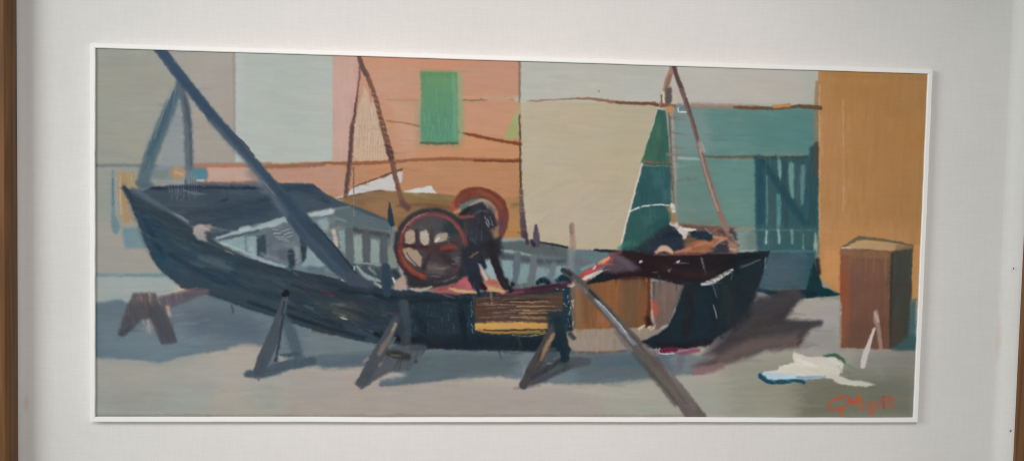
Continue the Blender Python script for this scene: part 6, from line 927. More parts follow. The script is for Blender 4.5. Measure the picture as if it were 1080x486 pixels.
('S','mast',(196,178,171),[556.1,18.4,5.73,560.3,33.2,4.78],{'sf': 2,'op': 0.7}),
('F','mast',(90,83,85),[545.7,21.5,551.3,20.4,552.6,29.7,550.9,37.2,545.2,37.4],{'sf': 1.2,'mo': 5}),
('S','mast',(220,208,185),[543.4,25.3,1.91,544.2,35.5,2.29],{'sf': 0.7,'dry': 0.12}),
('S','mast',(81,66,58),[541.6,28.2,0.95,542.8,37.5,0.95],{'sf': 0.5,'op': 0.8}),
('S','mast',(208,178,150),[553.0,27.8,1.43,553.3,38.1,1.43],{'sf': 0.6,'op': 0.8}),
('S','mast',(124,86,55),[542.4,39.3,2.86,555.7,38.5,2.87],{'sf': 0.8}),
('S','mast',(185,143,105),[548.2,42.9,4.77,552.0,41.9,6.69,552.1,46.5,3.82],{'sf': 1.2}),
('S','mast',(111,125,133),[559.6,39.8,7.65,565.4,40.6,5.74],{'sf': 1.8,'op': 0.8}),
('S','mast',(233,237,237),[559.1,40.7,0.96,559.3,44.5,0.96,567.4,44.3,1.34],{'sf': 0.5,'rl': 1.4}),
('S','mast',(106,88,83),[553.6,1.7,4.29,556.8,10.9,4.77,563.0,25.7,4.78,570.3,44.2,4.79,577.7,66.5,4.32,583.0,83.3,5.29,590.6,107.6,5.79,601.2,135.8,5.81,611.7,160.2,6.31],{'c2': (142,118,106),'sf': 0.9,'br': 8}),
('S','mast',(81,64,63),[554.1,0.8,3.34,555.8,9.1,3.34,560.9,20.2,2.87],{'sf': 0.9,'op': 0.85}),
('S','mast',(181,161,148),[581.5,81.4,1.92,590.6,109.5,1.93,602.3,141.4,1.94],{'sf': 0.8,'op': 0.7,'dry': 0.2}),
('S','mast',(78,65,67),[566.0,31.2,1.53,574.4,53.4,1.53,579.7,70.2,1.44],{'sf': 0.7,'op': 0.7}),
('S','mast',(176,171,163),[581.8,75.8,4.81,584.9,81.3,5.77],{'sf': 1.8,'op': 0.6}),
('F','crate_ochre',(209,154,98),[798.7,172.5,815.7,172.3,814.8,242.3,804.7,242.4],{'sf': 1.5,'op': 0.7}),
('F','crate',(125,91,73),[730.5,177.5,745.5,166.6,754.4,165.1,793.5,169.7,806.8,174.4,805.5,213.2,808.4,279.9,786.2,279.6,734.1,278.0],{'sf': 1,'mo': 4}),
('F','crate',(126,90,74),[731.0,177.5,784.0,180.5,785.7,232.8,786.2,279.1,734.6,278.0],{'c2': (116,83,68),'gd': 90,'sf': 0.8,'mo': 5,'st': (90,4,22,2)}),
('F','crate',(147,88,61),[731.1,179.4,739.3,185.0,742.6,243.0,740.0,276.0,735.0,276.1],{'sf': 3,'op': 0.85}),
('S','crate',(160,79,51),[733.1,204.4,3.97,735.1,229.5,3.98],{'sf': 2,'op': 0.7}),
('S','crate',(143,104,76),[733.2,180.8,5.95,756.1,182.9,6.97,783.1,183.4,6.0],{'sf': 1.8,'op': 0.9}),
('F','crate',(107,76,63),[747.0,252.6,783.0,252.3,784.1,277.7,738.0,277.0],{'sf': 7,'op': 0.6}),
('F','crate',(71,70,63),[784.0,180.5,805.7,173.4,806.9,222.9,808.3,277.5,786.6,277.7],{'c2': (65,68,62),'gd': 90,'sf': 0.9,'mo': 4,'st': (90,4,22,2)}),
('S','crate',(46,46,44),[784.0,182.4,2.4,785.7,232.8,2.41,786.5,275.7,2.01],{'sf': 1,'op': 0.7}),
('S','crate',(80,64,55),[792.1,252.2,10.05,794.0,273.7,8.05],{'sf': 4,'op': 0.6}),
('F','crate_lid',(197,168,126),[733.0,176.9,747.6,169.5,755.5,167.9,793.6,170.7,799.7,173.5,783.9,179.1],{'c2': (190,151,110),'gd': 0,'sf': 1,'mo': 5,'st': (5,5,18,1.6)}),
('S','crate_lid',(110,102,79),[732.0,176.0,1.59,740.7,171.5,2.38,748.5,166.1,2.98,757.4,166.4,2.39,778.5,168.5,2.0,805.7,173.4,2.51],{'sf': 0.9}),
('S','crate_lid',(231,200,173),[732.0,177.0,1.59,739.9,176.4,1.39],{'sf': 0.8,'op': 0.8}),
('S','crate_lid',(147,120,90),[790.8,175.6,6.01,803.8,174.9,4.01],{'sf': 1.5,'op': 0.8}),
('F','shadow_teal',(79,110,115),[806.2,230.7,812.1,226.7,814.5,280.4,806.4,280.5],{'sf': 2,'mo': 6}),
('F','shadow_teal',(61,95,100),[789.2,280.1,797.9,271.7,809.7,263.8,814.9,267.7,814.5,280.9],{'sf': 2.5,'mo': 5}),
('S','ground',(168,161,150),[732.8,233.4,2.98,733.4,262.5,2.99,734.1,278.0,1.99],{'sf': 1,'op': 0.6}),
('S','scrap',(172,145,138),[770.0,241.7,5.01,771.4,250.5,6.01,774.4,262.1,4.01,777.1,278.7,4.02],{'sf': 1,'op': 0.8,'br': 8}),
('S','scrap',(207,189,178),[769.6,242.7,2.5,772.9,250.5,3.51],{'sf': 1,'op': 0.7}),
('S','scrap',(218,209,207),[769.2,258.3,2.5,765.7,270.0,4.01,761.3,283.7,6.01,758.8,297.3,5.01],{'sf': 0.8,'br': 8,'rl': 1.5}),
('S','cloth',(67,103,90),[717.5,287.4,2.98,728.4,286.3,3.99,736.5,289.7,3.49,739.7,293.5,2.0],{'sf': 0.9}),
('S','cloth',(125,144,118),[738.7,294.5,3.0,746.9,298.4,3.0,754.0,302.3,2.0],{'sf': 1.6,'op': 0.7}),
('S','cloth',(26,78,97),[652.9,307.6,6.89,662.0,312.4,6.91,675.8,313.3,4.94,687.6,311.3,4.95,697.7,314.2,2.98],{'sf': 0.8,'br': 8}),
('F','cloth',(221,222,211),[669.5,301.7,671.3,297.8,687.0,293.8,684.8,288.0,685.6,282.7,692.6,285.1,704.6,288.4,716.5,287.8,728.5,287.8,738.8,295.5,738.0,300.4,735.2,305.3,733.3,309.2,709.4,309.8,687.6,309.4,673.8,310.9,659.9,310.5,652.9,305.6,655.7,302.7],{'c2': (219,218,206),'gd': 0,'sf': 0.9,'ej': 0.6,'mo': 6,'st': (20,8,12,1.6),'rl': 1.6}),
('F','cloth',(192,216,232),[652.8,304.7,657.7,303.2,679.5,305.5,699.4,307.9,717.3,308.3,699.5,310.8,685.6,309.9,671.8,311.4,659.9,310.5],{'sf': 1.3,'st': (5,7,12,1.4)}),
('S','cloth',(120,162,190),[689.5,308.9,2.48,704.4,308.8,1.99,719.3,307.8,1.49],{'sf': 1,'op': 0.8}),
('F','cloth',(210,212,202),[721.2,305.3,735.2,307.2,745.4,311.1,761.5,313.0,772.7,315.9,761.7,318.3,747.6,317.4,733.5,315.0],{'sf': 1.2,'mo': 5,'st': (10,7,12,1.5),'rl': 1.4}),
('S','cloth',(237,237,230),[690.8,289.9,2.97,700.9,295.7,3.97,710.9,297.6,2.98],{'sf': 1.5,'op': 0.7}),
('S','cloth',(195,196,181),[732.8,297.5,2.0,737.1,303.3,2.4],{'sf': 1,'op': 0.7}),
('S','signature',(181,93,67),[742.1,328.2,2.36,736.1,329.5,3.24,730.2,331.4,2.65,725.8,334.6,2.36,724.0,338.5,2.36,725.6,341.4,2.06,731.6,341.9,2.36,736.5,339.9,2.36],{'sf': 0.85,'op': 0.9}),
('S','signature',(200,98,50),[736.5,339.5,2.36,738.7,343.4,2.95,737.8,347.3,2.95],{'sf': 0.9,'op': 0.85}),
('S','signature',(182,93,67),[734.6,342.4,2.22,743.4,337.0,2.36,747.2,330.6,2.65],{'sf': 0.85,'op': 0.85}),
('S','signature',(208,78,53),[746.2,330.6,2.95,749.4,335.5,2.96,752.3,333.5,2.37,756.1,328.2,2.96],{'sf': 0.85,'op': 0.9}),
('S','signature',(204,96,50),[756.1,328.6,2.96,757.4,335.5,3.25,758.1,341.4,2.96],{'sf': 0.85,'op': 0.9}),
('S','signature',(184,94,67),[769.4,334.5,2.23,765.4,335.5,2.66,765.1,339.4,2.37,769.2,340.4,2.23,771.5,335.5,2.23],{'sf': 0.85,'op': 0.85}),
('S','signature',(196,94,59),[771.4,334.5,2.37,771.2,341.4,2.67,769.9,346.3,2.67,767.3,344.3,1.78],{'sf': 0.85,'op': 0.85}),
('S','signature',(184,94,67),[775.9,333.5,2.38,776.2,339.4,2.38,778.6,338.4,1.78],{'sf': 0.85,'op': 0.8}),
('S','signature',(187,74,67),[781.8,328.6,2.52,782.0,334.5,2.67,783.3,340.4,2.24],{'sf': 0.85,'op': 0.85}),
('S','signature',(185,94,67),[787.7,327.1,2.52,787.5,334.5,2.67,789.3,340.3,2.24],{'sf': 0.85,'op': 0.8}),
('S','signature',(185,94,67),[778.9,332.5,2.07,786.4,331.0,2.24,794.0,331.0,2.08],{'sf': 0.85,'op': 0.75}),
('S','signature',(186,97,73),[792.6,334.4,2.24,792.3,338.4,2.24,794.4,340.3,1.79],{'sf': 0.85,'op': 0.75})
]

# motif -> (object name, name of the part it belongs to, label)
MOTIFS = {
    'wall_olive': ('painted_wall', None, 'olive grey painted wall behind the bow'),
    'wall_pale': ('painted_wall', None, 'pale grey blue painted wall panel'),
    'wall_pink': ('painted_wall', None, 'salmon pink painted house wall'),
    'wall_tan': ('painted_wall', None, 'orange tan painted wall low behind the boat'),
    'wall_band': ('painted_wall', None, 'pale grey painted strip along the top edge'),
    'wall_teal': ('painted_wall', None, 'sea green painted wall'),
    'wall_ochre': ('painted_wall', None, 'ochre brown painted wall'),
    'crate_ochre': ('painted_wall', None, 'narrow ochre strip beside the painted crate'),
    'sheet': ('painted_sheet', None, 'large cream painted sheet'),
    'sail': ('painted_sail', None, 'dark green painted sail'),
    'shutter': ('painted_shutter', None, 'bright green painted shutter'),
    'foliage': ('painted_foliage', None, None),
    'tarpaulin': ('painted_tarpaulin', None, 'brown painted tarpaulin with white patches'),
    'rope': ('painted_rope', None, None),
    'gate': ('painted_gate', None, 'dark teal painted slatted gate'),
    'barrel': ('painted_barrel', None, 'blue grey painted barrel below the gate'),
    'barrel_left': ('painted_post', None, 'ochre and blue painted posts left of the bow'),
    'bucket': ('painted_bucket', None, None),
    'ground': ('painted_ground', None, None),
    'shadow': ('painted_shadow', None, 'blue grey painted shadow under the boat'),
    'violet_shadow': ('painted_shadow', None, 'violet brown painted shadow behind the stern'),
    'shadow_teal': ('painted_shadow', None, 'teal painted shadow beside the crate'),
    'boat': ('painted_boat', None, 'dark blue black painted fishing boat'),
    'deck_cover': ('deck_cover', 'boat', None),
    'hull_interior': ('hull_interior', 'boat', 'pale blue grey planks inside the painted boat'),
    'rib': ('rib', 'boat', None),
    'gunwale': ('gunwale', 'boat', 'red and orange painted rail'),
    'side_board': ('side_board', 'boat', 'brown board with a yellow lower edge'),
    'stern': ('stern', 'boat', 'black painted stern with white strokes'),
    'spar': ('sheerlegs', 'boat', None),
    'boom': ('boom', 'boat', None),
    'post': ('post', 'boat', None),
    'engine': ('winch', 'boat', None),
    'flywheel': ('flywheel', 'boat', 'small red brown painted wheel'),
    'flywheel_big': ('flywheel', 'boat', 'large red rimmed painted wheel'),
    'cargo': ('cargo', 'boat', None),
    'case': ('painted_box', None, 'orange brown painted boxes beside the hull'),
    'plinth': ('painted_plinth', None, None),
    'sawhorse': ('painted_sawhorse', None, None),
    'trestle_a': ('painted_trestle', None, None),
    'trestle_b': ('painted_trestle', None, None),
    'trestle_c': ('painted_trestle', None, None),
    'plank': ('painted_plank', None, None),
    'sheerleg': ('painted_sheerlegs', None, 'thin brown painted sheerlegs before the pink wall'),
    'mast': ('painted_mast', None, None),
    'crate': ('painted_crate', None, 'tall brown painted crate'),
    'crate_lid': ('lid', 'crate', 'pale tan top of the painted crate'),
    'scrap': ('painted_scrap', None, None),
    'cloth': ('painted_cloth', None, 'white painted cloth on the ground'),
    'signature': ('signature', None, 'red orange painted signature'),
}

# ------------------------------------------------------------------ the painter
NX = 1360
NY = int(round(NX * H / W))
STEP = W * 1000 / NX
xs = (np.arange(NX + 1) * STEP).astype(np.float32)
ys = (np.arange(NY + 1) * (H * 1000 / NY)).astype(np.float32)
RGB = np.zeros((NY + 1, NX + 1, 3), np.float32) + 150.0
HGT = np.zeros((NY + 1, NX + 1), np.float32)
LAB = np.zeros((NY + 1, NX + 1), np.int16)
TAGS = list(MOTIFS)
rng = np.random.RandomState(11)
TABLE = rng.rand(256, 256).astype(np.float32) * 2 - 1

def vn(x, y, s):
    x = x + s * 17.31; y = y + s * 9.77
    xi = np.floor(x).astype(np.int32); yi = np.floor(y).astype(np.int32)
    fx = x - xi; fy = y - yi
    fx = fx * fx * (3 - 2 * fx); fy = fy * fy * (3 - 2 * fy)
    x0 = xi & 255; x1 = (xi + 1) & 255; y0 = yi & 255; y1 = (yi + 1) & 255
    a = TABLE[y0, x0]; b = TABLE[y0, x1]; c = TABLE[y1, x0]; d = TABLE[y1, x1]
    return (a + (b - a) * fx) * (1 - fy) + (c + (d - c) * fx) * fy

def sstep(a, b, x):
    t = np.clip((x - a) / (b - a), 0, 1)
    return t * t * (3 - 2 * t)

def window(x0, y0, x1, y1):
    i0 = max(0, int(x0 / STEP) - 1); i1 = min(NX + 1, int(x1 / STEP) + 3)
    j0 = max(0, int(y0 / STEP) - 1); j1 = min(NY + 1, int(y1 / STEP) + 3)
    return i0, i1, j0, j1

def lay(sl, a_geo, a, color, tag, op, rl, tex, keep=False):
    if keep:                                            # stays inside its own motif
        a = a * (LAB[sl] == TAGS.index(tag))
    rgb = RGB[sl]
    rgb += (color - rgb) * a[..., None]
    h = HGT[sl]
    h += (rl * 0.045 * (0.55 + 0.45 * tex) - h) * (a * 0.85)
    if op >= 0.55:
        LAB[sl][a_geo > 0.5] = TAGS.index(tag)

def fill(k, tag, c, p, c2=None, gd=0, sf=0.7, st=None, mo=3.0, ej=0.35, op=1.0, rl=0.6):
    sf = sf * 1.2
    pts = np.array(p, np.float32).reshape(-1, 2)
    m = sf * 1.0 + ej + 1
    i0, i1, j0, j1 = window(pts[:, 0].min() - m, pts[:, 1].min() - m, pts[:, 0].max() + m, pts[:, 1].max() + m)
    if i1 - i0 < 2 or j1 - j0 < 2:
        return
    sl = (slice(j0, j1), slice(i0, i1))
    X, Y = np.meshgrid(xs[i0:i1], ys[j0:j1])
    wx = X + ej * vn(X / 5, Y / 5, k); wy = Y + ej * vn(X / 5, Y / 5, k + 40)
    inside = np.zeros(X.shape, bool)
    best = np.full(X.shape, 1e9, np.float32)
    n = len(pts)
    for q in range(n):
        ax, ay = pts[q]; bx, by = pts[(q + 1) % n]
        dx, dy = bx - ax, by - ay
        L2 = dx * dx + dy * dy
        if L2 < 1e-9:
            continue
        t = np.clip(((wx - ax) * dx + (wy - ay) * dy) / L2, 0, 1)
        ex = wx - ax - t * dx; ey = wy - ay - t * dy
        np.minimum(best, ex * ex + ey * ey, out=best)
        if abs(dy) > 1e-6:
            cr = ((ay > wy) != (by > wy)) & (wx < dx * (wy - ay) / dy + ax)
            inside ^= cr
    sd = np.sqrt(best); sd[~inside] *= -1
    color = np.zeros(X.shape + (3,), np.float32) + np.array(c, np.float32)
    if c2 is not None:
        g = math.radians(gd); s = X * math.cos(g) + Y * math.sin(g)
        pr = pts[:, 0] * math.cos(g) + pts[:, 1] * math.sin(g)
        lo = max(pr.min(), 0 if gd == 0 else pr.min()); hi = min(pr.max(), W * 1000 if gd == 0 else (H * 1000 if gd == 90 else 1e9))
        t = np.clip((s - lo) / max(hi - lo, 1e-3), 0, 1)[..., None]
        color += (np.array(c2, np.float32) - np.array(c, np.float32)) * t
    ang, amp, ln, wd = st if st else (0, 3, 16, 1.5)
    g = math.radians(ang)
    U = X * math.cos(g) + Y * math.sin(g); V = -X * math.sin(g) + Y * math.cos(g)
    V = V + 0.6 * vn(X / 20, Y / 20, k + 5)
    tex = 0.6 * vn(U / ln, V / wd, k + 1) + 0.4 * vn(U / (ln * 0.5), V / (wd * 0.45), k + 2)
    drag = min(1.4, 0.2 + 0.3 * sf)
    a = sstep(-sf, sf, sd + drag * tex)                 # the edge breaks up along the bristles
    a_geo = sstep(-sf, sf, sd)
    mott = vn(X / 22, Y / 14, k + 3) * 0.6 + vn(X / 8, Y / 6, k + 4) * 0.4
    color += (amp * tex + mo * mott)[..., None]
    hue = vn(X / 18, Y / 12, k + 9) * mo * 0.5
    color[..., 0] += hue; color[..., 2] -= hue
    lay(sl, a_geo, a * op, color, tag, op, rl, tex)

def spline(p):
    p = [np.array(q, np.float32) for q in p]
    if len(p) < 3:
        return p
    out = []
    n = len(p)
    for i in range(n - 1):
        p0 = p[max(i - 1, 0)]; p1 = p[i]; p2 = p[i + 1]; p3 = p[min(i + 2, n - 1)]
        m = max(2, min(10, int(math.hypot(*(p2 - p1)[:2]) / 2.5)))
        for j in range(m):
            t = j / m
            out.append(0.5 * (2 * p1 + (p2 - p0) * t + (2 * p0 - 5 * p1 + 4 * p2 - p3) * t * t + (3 * p1 - p0 - 3 * p2 + p3) * t ** 3))
    out.append(p[-1])
    return out

def stroke(k, tag, c, p, c2=None, sf=0.8, dry=0.0, br=6.0, op=1.0, rl=1.0, mo=2.5, keep=False):
    sf = sf * 1.1
    pts = spline([p[i:i + 3] for i in range(0, len(p), 3)])
    A = np.array(pts)
    m = A[:, 2].max() / 2 + sf + 1.5
    i0, i1, j0, j1 = window(A[:, 0].min() - m, A[:, 1].min() - m, A[:, 0].max() + m, A[:, 1].max() + m)
    if i1 - i0 < 2 or j1 - j0 < 2:
        return
    sl = (slice(j0, j1), slice(i0, i1))
    X, Y = np.meshgrid(xs[i0:i1], ys[j0:j1])
    jx = X + 0.22 * vn(X / 3, Y / 3, k); jy = Y + 0.22 * vn(X / 3, Y / 3, k + 31)
    best = np.full(X.shape, -1e9, np.float32)
    arc = np.zeros(X.shape, np.float32); off = np.zeros(X.shape, np.float32)
    s0 = 0.0
    for q in range(len(A) - 1):
        ax, ay, aw = A[q]; bx, by, bw = A[q + 1]
        dx, dy = bx - ax, by - ay
        L = math.hypot(dx, dy)
        if L < 1e-4:
            continue
        mm = max(aw, bw) / 2 + sf + 1.5
        a0 = max(0, int((min(ax, bx) - mm) / STEP) - i0); a1 = max(0, int((max(ax, bx) + mm) / STEP) + 2 - i0)
        b0 = max(0, int((min(ay, by) - mm) / STEP) - j0); b1 = max(0, int((max(ay, by) + mm) / STEP) + 2 - j0)
        if a1 <= a0 or b1 <= b0:
            s0 += L
            continue
        w = (slice(b0, b1), slice(a0, a1))
        x = jx[w] - ax; y = jy[w] - ay
        t = np.clip((x * dx + y * dy) / (L * L), 0, 1)
        d = np.sqrt((x - t * dx) ** 2 + (y - t * dy) ** 2)
        v = (aw + (bw - aw) * t) / 2 - d
        up = v > best[w]
        best[w] = np.where(up, v, best[w])
        arc[w] = np.where(up, s0 + t * L, arc[w])
        off[w] = np.where(up, (x * -dy + y * dx) / L, off[w])
        s0 += L
    a_geo = sstep(-sf, sf, best)
    tex = 0.6 * vn(arc / 9, off / 0.75, k + 1) + 0.4 * vn(arc / 4, off / 0.4, k + 2)
    a = sstep(-sf, sf, best + min(0.7, 0.18 + 0.22 * sf) * tex) * op
    if dry > 0:
        n01 = 0.5 + 0.5 * (0.7 * tex + 0.5 * vn(X / 1.6, Y / 1.6, k + 7))
        a = a * np.clip((n01 - dry) / 0.16 + 0.5, 0, 1)
    color = np.zeros(X.shape + (3,), np.float32) + np.array(c, np.float32)
    if c2 is not None:
        color += (np.array(c2, np.float32) - np.array(c, np.float32)) * np.clip(arc / max(s0, 1e-3), 0, 1)[..., None]
    color += (br * tex + mo * vn(X / 7, Y / 7, k + 3))[..., None]
    lay(sl, a_geo, a, color, tag, op, rl, tex, keep)

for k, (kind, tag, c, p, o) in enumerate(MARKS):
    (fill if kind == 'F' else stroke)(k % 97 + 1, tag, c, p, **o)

# loose brushwork: short strokes that drag the paint lying under them
GRAIN = {
    'wall_olive': (160, 0, 8, 26, 3.0, 4), 'wall_pale': (110, 4, 10, 26, 3.0, 4), 'wall_pink': (150, lambda x, y: 85 if x < 262 else 3, 9, 24, 2.6, 6),
    'wall_tan': (110, 2, 9, 22, 2.4, 7), 'wall_band': (120, 0, 8, 28, 3.0, 4), 'wall_teal': (160, 2, 14, 22, 2.6, 6), 'wall_ochre': (170, 90, 7, 30, 2.6, 6),
    'sheet': (180, lambda x, y: 0 if y < 120 else -38, 12, 26, 3.0, 5), 'sail': (70, 82, 10, 16, 2.0, 8), 'shutter': (40, 90, 4, 16, 1.4, 12),
    'tarpaulin': (60, 6, 12, 14, 2.0, 10), 'gate': (110, 90, 5, 20, 1.8, 9), 'barrel': (30, 10, 30, 14, 2.6, 6), 'ground': (420, 0, 8, 30, 3.2, 5),
    'shadow': (260, -5, 9, 24, 2.8, 7), 'violet_shadow': (60, -18, 10, 20, 2.8, 8),
    'boat': (420, lambda x, y: 22 if x < 300 else (80 if x > 345 else 12), 16, 20, 2.0, 11), 'deck_cover': (150, 2, 14, 22, 2.4, 8),
    'hull_interior': (190, lambda x, y: 80 if x > 235 else -12, 22, 11, 1.5, 12), 'side_board': (40, 0, 4, 20, 1.0, 14), 'stern': (140, lambda x, y: 75 if y > 215 else -4, 14, 18, 2.0, 7),
    'boom': (70, 49, 6, 24, 1.8, 9), 'spar': (40, 100, 14, 18, 1.8, 8), 'engine': (90, 75, 30, 9, 1.4, 14), 'flywheel_big': (90, 20, 60, 8, 1.3, 14), 'flywheel': (30, 20, 60, 8, 1.3, 14),
    'cargo': (60, -20, 40, 9, 1.6, 16), 'case': (80, 90, 6, 18, 1.8, 12), 'plinth': (50, 88, 8, 10, 1.8, 9), 'sawhorse': (50, 75, 14, 14, 1.8, 10),
    'trestle_a': (40, 105, 14, 14, 1.6, 10), 'trestle_b': (45, 120, 20, 14, 1.6, 10), 'trestle_c': (40, 110, 20, 14, 1.6, 10), 'plank': (90, 52, 6, 20, 1.8, 10),
    'crate': (90, 90, 5, 24, 2.2, 7), 'crate_lid': (12, 5, 6, 10, 1.6, 6), 'cloth': (40, 15, 16, 10, 1.6, 9), 'gunwale': (30, -5, 12, 8, 1.2, 14),
}
r = np.random.RandomState(77)
for tag, (count, ang, spread, length, width, amp) in GRAIN.items():
    jj, ii = np.nonzero(LAB == TAGS.index(tag))
    if not len(jj):
        continue
    for q in range(count):
        w_ = r.randint(len(jj)); x, y = ii[w_] * STEP, jj[w_] * H * 1000 / NY
        a_ang = ang(x, y) if callable(ang) else ang
        g = math.radians(a_ang + r.uniform(-spread, spread))
        l = length * r.uniform(0.5, 1.5) / 2
        dx, dy = math.cos(g) * l, math.sin(g) * l
        bend = r.uniform(-0.12, 0.12)
        sj = int(np.clip(jj[w_] - dy * 0.55 / STEP, 0, NY)); si = int(np.clip(ii[w_] - dx * 0.55 / STEP, 0, NX))
        free = r.uniform() < 0.08 and amp > 10
        if LAB[sj, si] != TAGS.index(tag) and not free:
            sj, si = jj[w_], ii[w_]
        c = RGB[sj, si] + r.uniform(-amp, amp) + r.uniform(-amp, amp, 3) * 0.35
        wd = width * r.uniform(0.5, 1.5)
        stroke(q % 89 + 3, tag, tuple(c), [x - dx, y - dy, wd * 0.7, x - dy * bend, y + dx * bend, wd, x + dx, y + dy, wd * 0.4],
               sf=0.5, dry=r.uniform(0.25, 0.5), br=amp * 0.6, op=r.uniform(0.3, 0.54), rl=1.2, keep=not free)

# wet paint pulled a little out of line
X, Y = np.meshgrid(xs, ys)
du = 0.4 * vn(X / 3.1, Y / 2.3, 51) + 0.12 * vn(X / 1.3, Y / 1.1, 52)
dv = 0.4 * vn(X / 2.7, Y / 3.3, 53) + 0.12 * vn(X / 1.2, Y / 1.3, 54)
fi = np.clip(X / STEP + du / STEP, 0, NX - 0.001); fj = np.clip(Y * (NY / (H * 1000)) + dv / STEP, 0, NY - 0.001)
i0 = fi.astype(np.int32); j0 = fj.astype(np.int32); fx = (fi - i0)[..., None]; fy = (fj - j0)[..., None]
RGB = ((RGB[j0, i0] * (1 - fx) + RGB[j0, i0 + 1] * fx) * (1 - fy) + (RGB[j0 + 1, i0] * (1 - fx) + RGB[j0 + 1, i0 + 1] * fx) * fy).astype(np.float32)

# bristle tracks all over, the tooth of the canvas, and a little wet blending
X, Y = np.meshgrid(xs, ys)
track = vn(X / 26, Y / 0.9, 3) * 0.6 + vn(X / 9, Y / 0.55, 6) * 0.4
RGB += (1.6 * track + 1.1 * vn(X / 0.9, Y / 0.9, 8))[..., None]
RGB[..., 0] += 1.5 * vn(X / 40, Y / 30, 12); RGB[..., 2] -= 1.5 * vn(X / 45, Y / 28, 14)
HGT += 0.012 * track + 0.006 * vn(X / 1.0, Y / 1.0, 21)
for arr in (RGB, HGT):
    b = arr.copy()
    b[1:-1, 1:-1] = (arr[1:-1, 1:-1] * 4 + arr[:-2, 1:-1] * 2 + arr[2:, 1:-1] * 2 + arr[1:-1, :-2] * 2 + arr[1:-1, 2:] * 2
                     + arr[:-2, :-2] + arr[:-2, 2:] + arr[2:, :-2] + arr[2:, 2:]) / 16
    arr[:] = b * 0.5 + arr * 0.5
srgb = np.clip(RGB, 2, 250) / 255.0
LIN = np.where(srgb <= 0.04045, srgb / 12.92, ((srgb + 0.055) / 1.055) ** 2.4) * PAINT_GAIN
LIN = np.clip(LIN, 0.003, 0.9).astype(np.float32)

# ------------------------------------------------------------------ islands of one motif
def islands(lab):
    """run-length connected regions -> (region id per cell, sizes, labels)"""
    ids = np.zeros(lab.shape, np.int32)
    parent = []
    def find(i):
        while parent[i] != i:
            parent[i] = parent[parent[i]]; i = parent[i]
        return i
    prev = []
    for j in range(lab.shape[0]):
        row = lab[j]
        cut = np.flatnonzero(np.diff(row)) + 1
        st_ = np.concatenate(([0], cut)); en = np.concatenate((cut, [len(row)]))
        cur = []
        pi = 0
        for s, e in zip(st_.tolist(), en.tolist()):
            i = len(parent); parent.append(i)
            l = int(row[s])
            while pi < len(prev) and prev[pi][1] <= s:
                pi += 1
            q = pi
            while q < len(prev) and prev[q][0] < e:
                if prev[q][2] == l:
                    r1, r2 = find(i), find(prev[q][3])
                    if r1 != r2:
                        parent[max(r1, r2)] = min(r1, r2)
                q += 1
            cur.append((s, e, l, i))
            ids[j, s:e] = i
        prev = cur
    root = np.array([find(i) for i in range(len(parent))], np.int32)
    ids = root[ids]
    return ids, np.bincount(ids.ravel(), minlength=len(parent))

FL = LAB[:-1, :-1].copy()
for _ in range(4):                         # specks join whatever they lie on
    ids, size = islands(FL)
    small = size[ids] < 30
    if not small.any():
        break
    up = np.vstack((FL[:1], FL[:-1])); left = np.hstack((FL[:, :1], FL[:, :-1]))
    ssm = np.hstack((np.zeros((NY, 1), bool), small[:, :-1]))
    FL = np.where(small, np.where(ssm, up, left), FL)

APART = {'hull_interior', 'rope', 'rib', 'post', 'wall_olive', 'wall_pale', 'wall_pink', 'wall_tan', 'wall_band', 'wall_teal', 'wall_ochre'}
ids, size = islands(FL)

# ------------------------------------------------------------------ materials
def material(name):
    m = bpy.data.materials.new(name); m.use_nodes = True
    nt = m.node_tree
    return m, nt, nt.nodes['Principled BSDF']

def node(nt, kind, **inp):
    n = nt.nodes.new(kind)
    for k_, v_ in inp.items():
        n.inputs[k_.replace('_', ' ')].default_value = v_
    return n

def mixcol(nt, fac, a, b, blend='MIX'):
    n = nt.nodes.new('ShaderNodeMix'); n.data_type = 'RGBA'; n.blend_type = blend
    for sock, v_ in ((n.inputs[0], fac), (n.inputs[6], a), (n.inputs[7], b)):
        if hasattr(v_, 'is_output'):
            nt.links.new(v_, sock)
        elif isinstance(v_, tuple):
            sock.default_value = v_ + (1.0,)
        else:
            sock.default_value = v_
    return n.outputs[2]

def ramp(nt, src, stops):
    r = nt.nodes.new('ShaderNodeValToRGB'); nt.links.new(src, r.inputs[0])
    e = r.color_ramp.elements
    while len(e) < len(stops):
        e.new(0.5)
    for q, (p_, v_) in enumerate(stops):
        e[q].position = p_; e[q].color = (v_, v_, v_, 1)
    return r.outputs[0]

paint, nt, bs = material('oil_paint')
ca = nt.nodes.new('ShaderNodeVertexColor'); ca.layer_name = 'pigment'
tc = nt.nodes.new('ShaderNodeTexCoord')
nz = node(nt, 'ShaderNodeTexNoise', Scale=1500.0, Detail=2.0)
nt.links.new(tc.outputs['Object'], nz.inputs['Vector'])
bmp = node(nt, 'ShaderNodeBump', Strength=0.12, Distance=0.0003)
nt.links.new(nz.outputs['Fac'], bmp.inputs['Height'])
nt.links.new(bmp.outputs['Normal'], bs.inputs['Normal'])
nt.links.new(ca.outputs['Color'], bs.inputs['Base Color'])
nz2 = node(nt, 'ShaderNodeTexNoise', Scale=30.0, Detail=3.0)
nt.links.new(tc.outputs['Object'], nz2.inputs['Vector'])
nt.links.new(ramp(nt, nz2.outputs['Fac'], [(0.3, 0.30), (0.7, 0.48)]), bs.inputs['Roughness'])
bs.inputs['Specular IOR Level'].default_value = 0.27

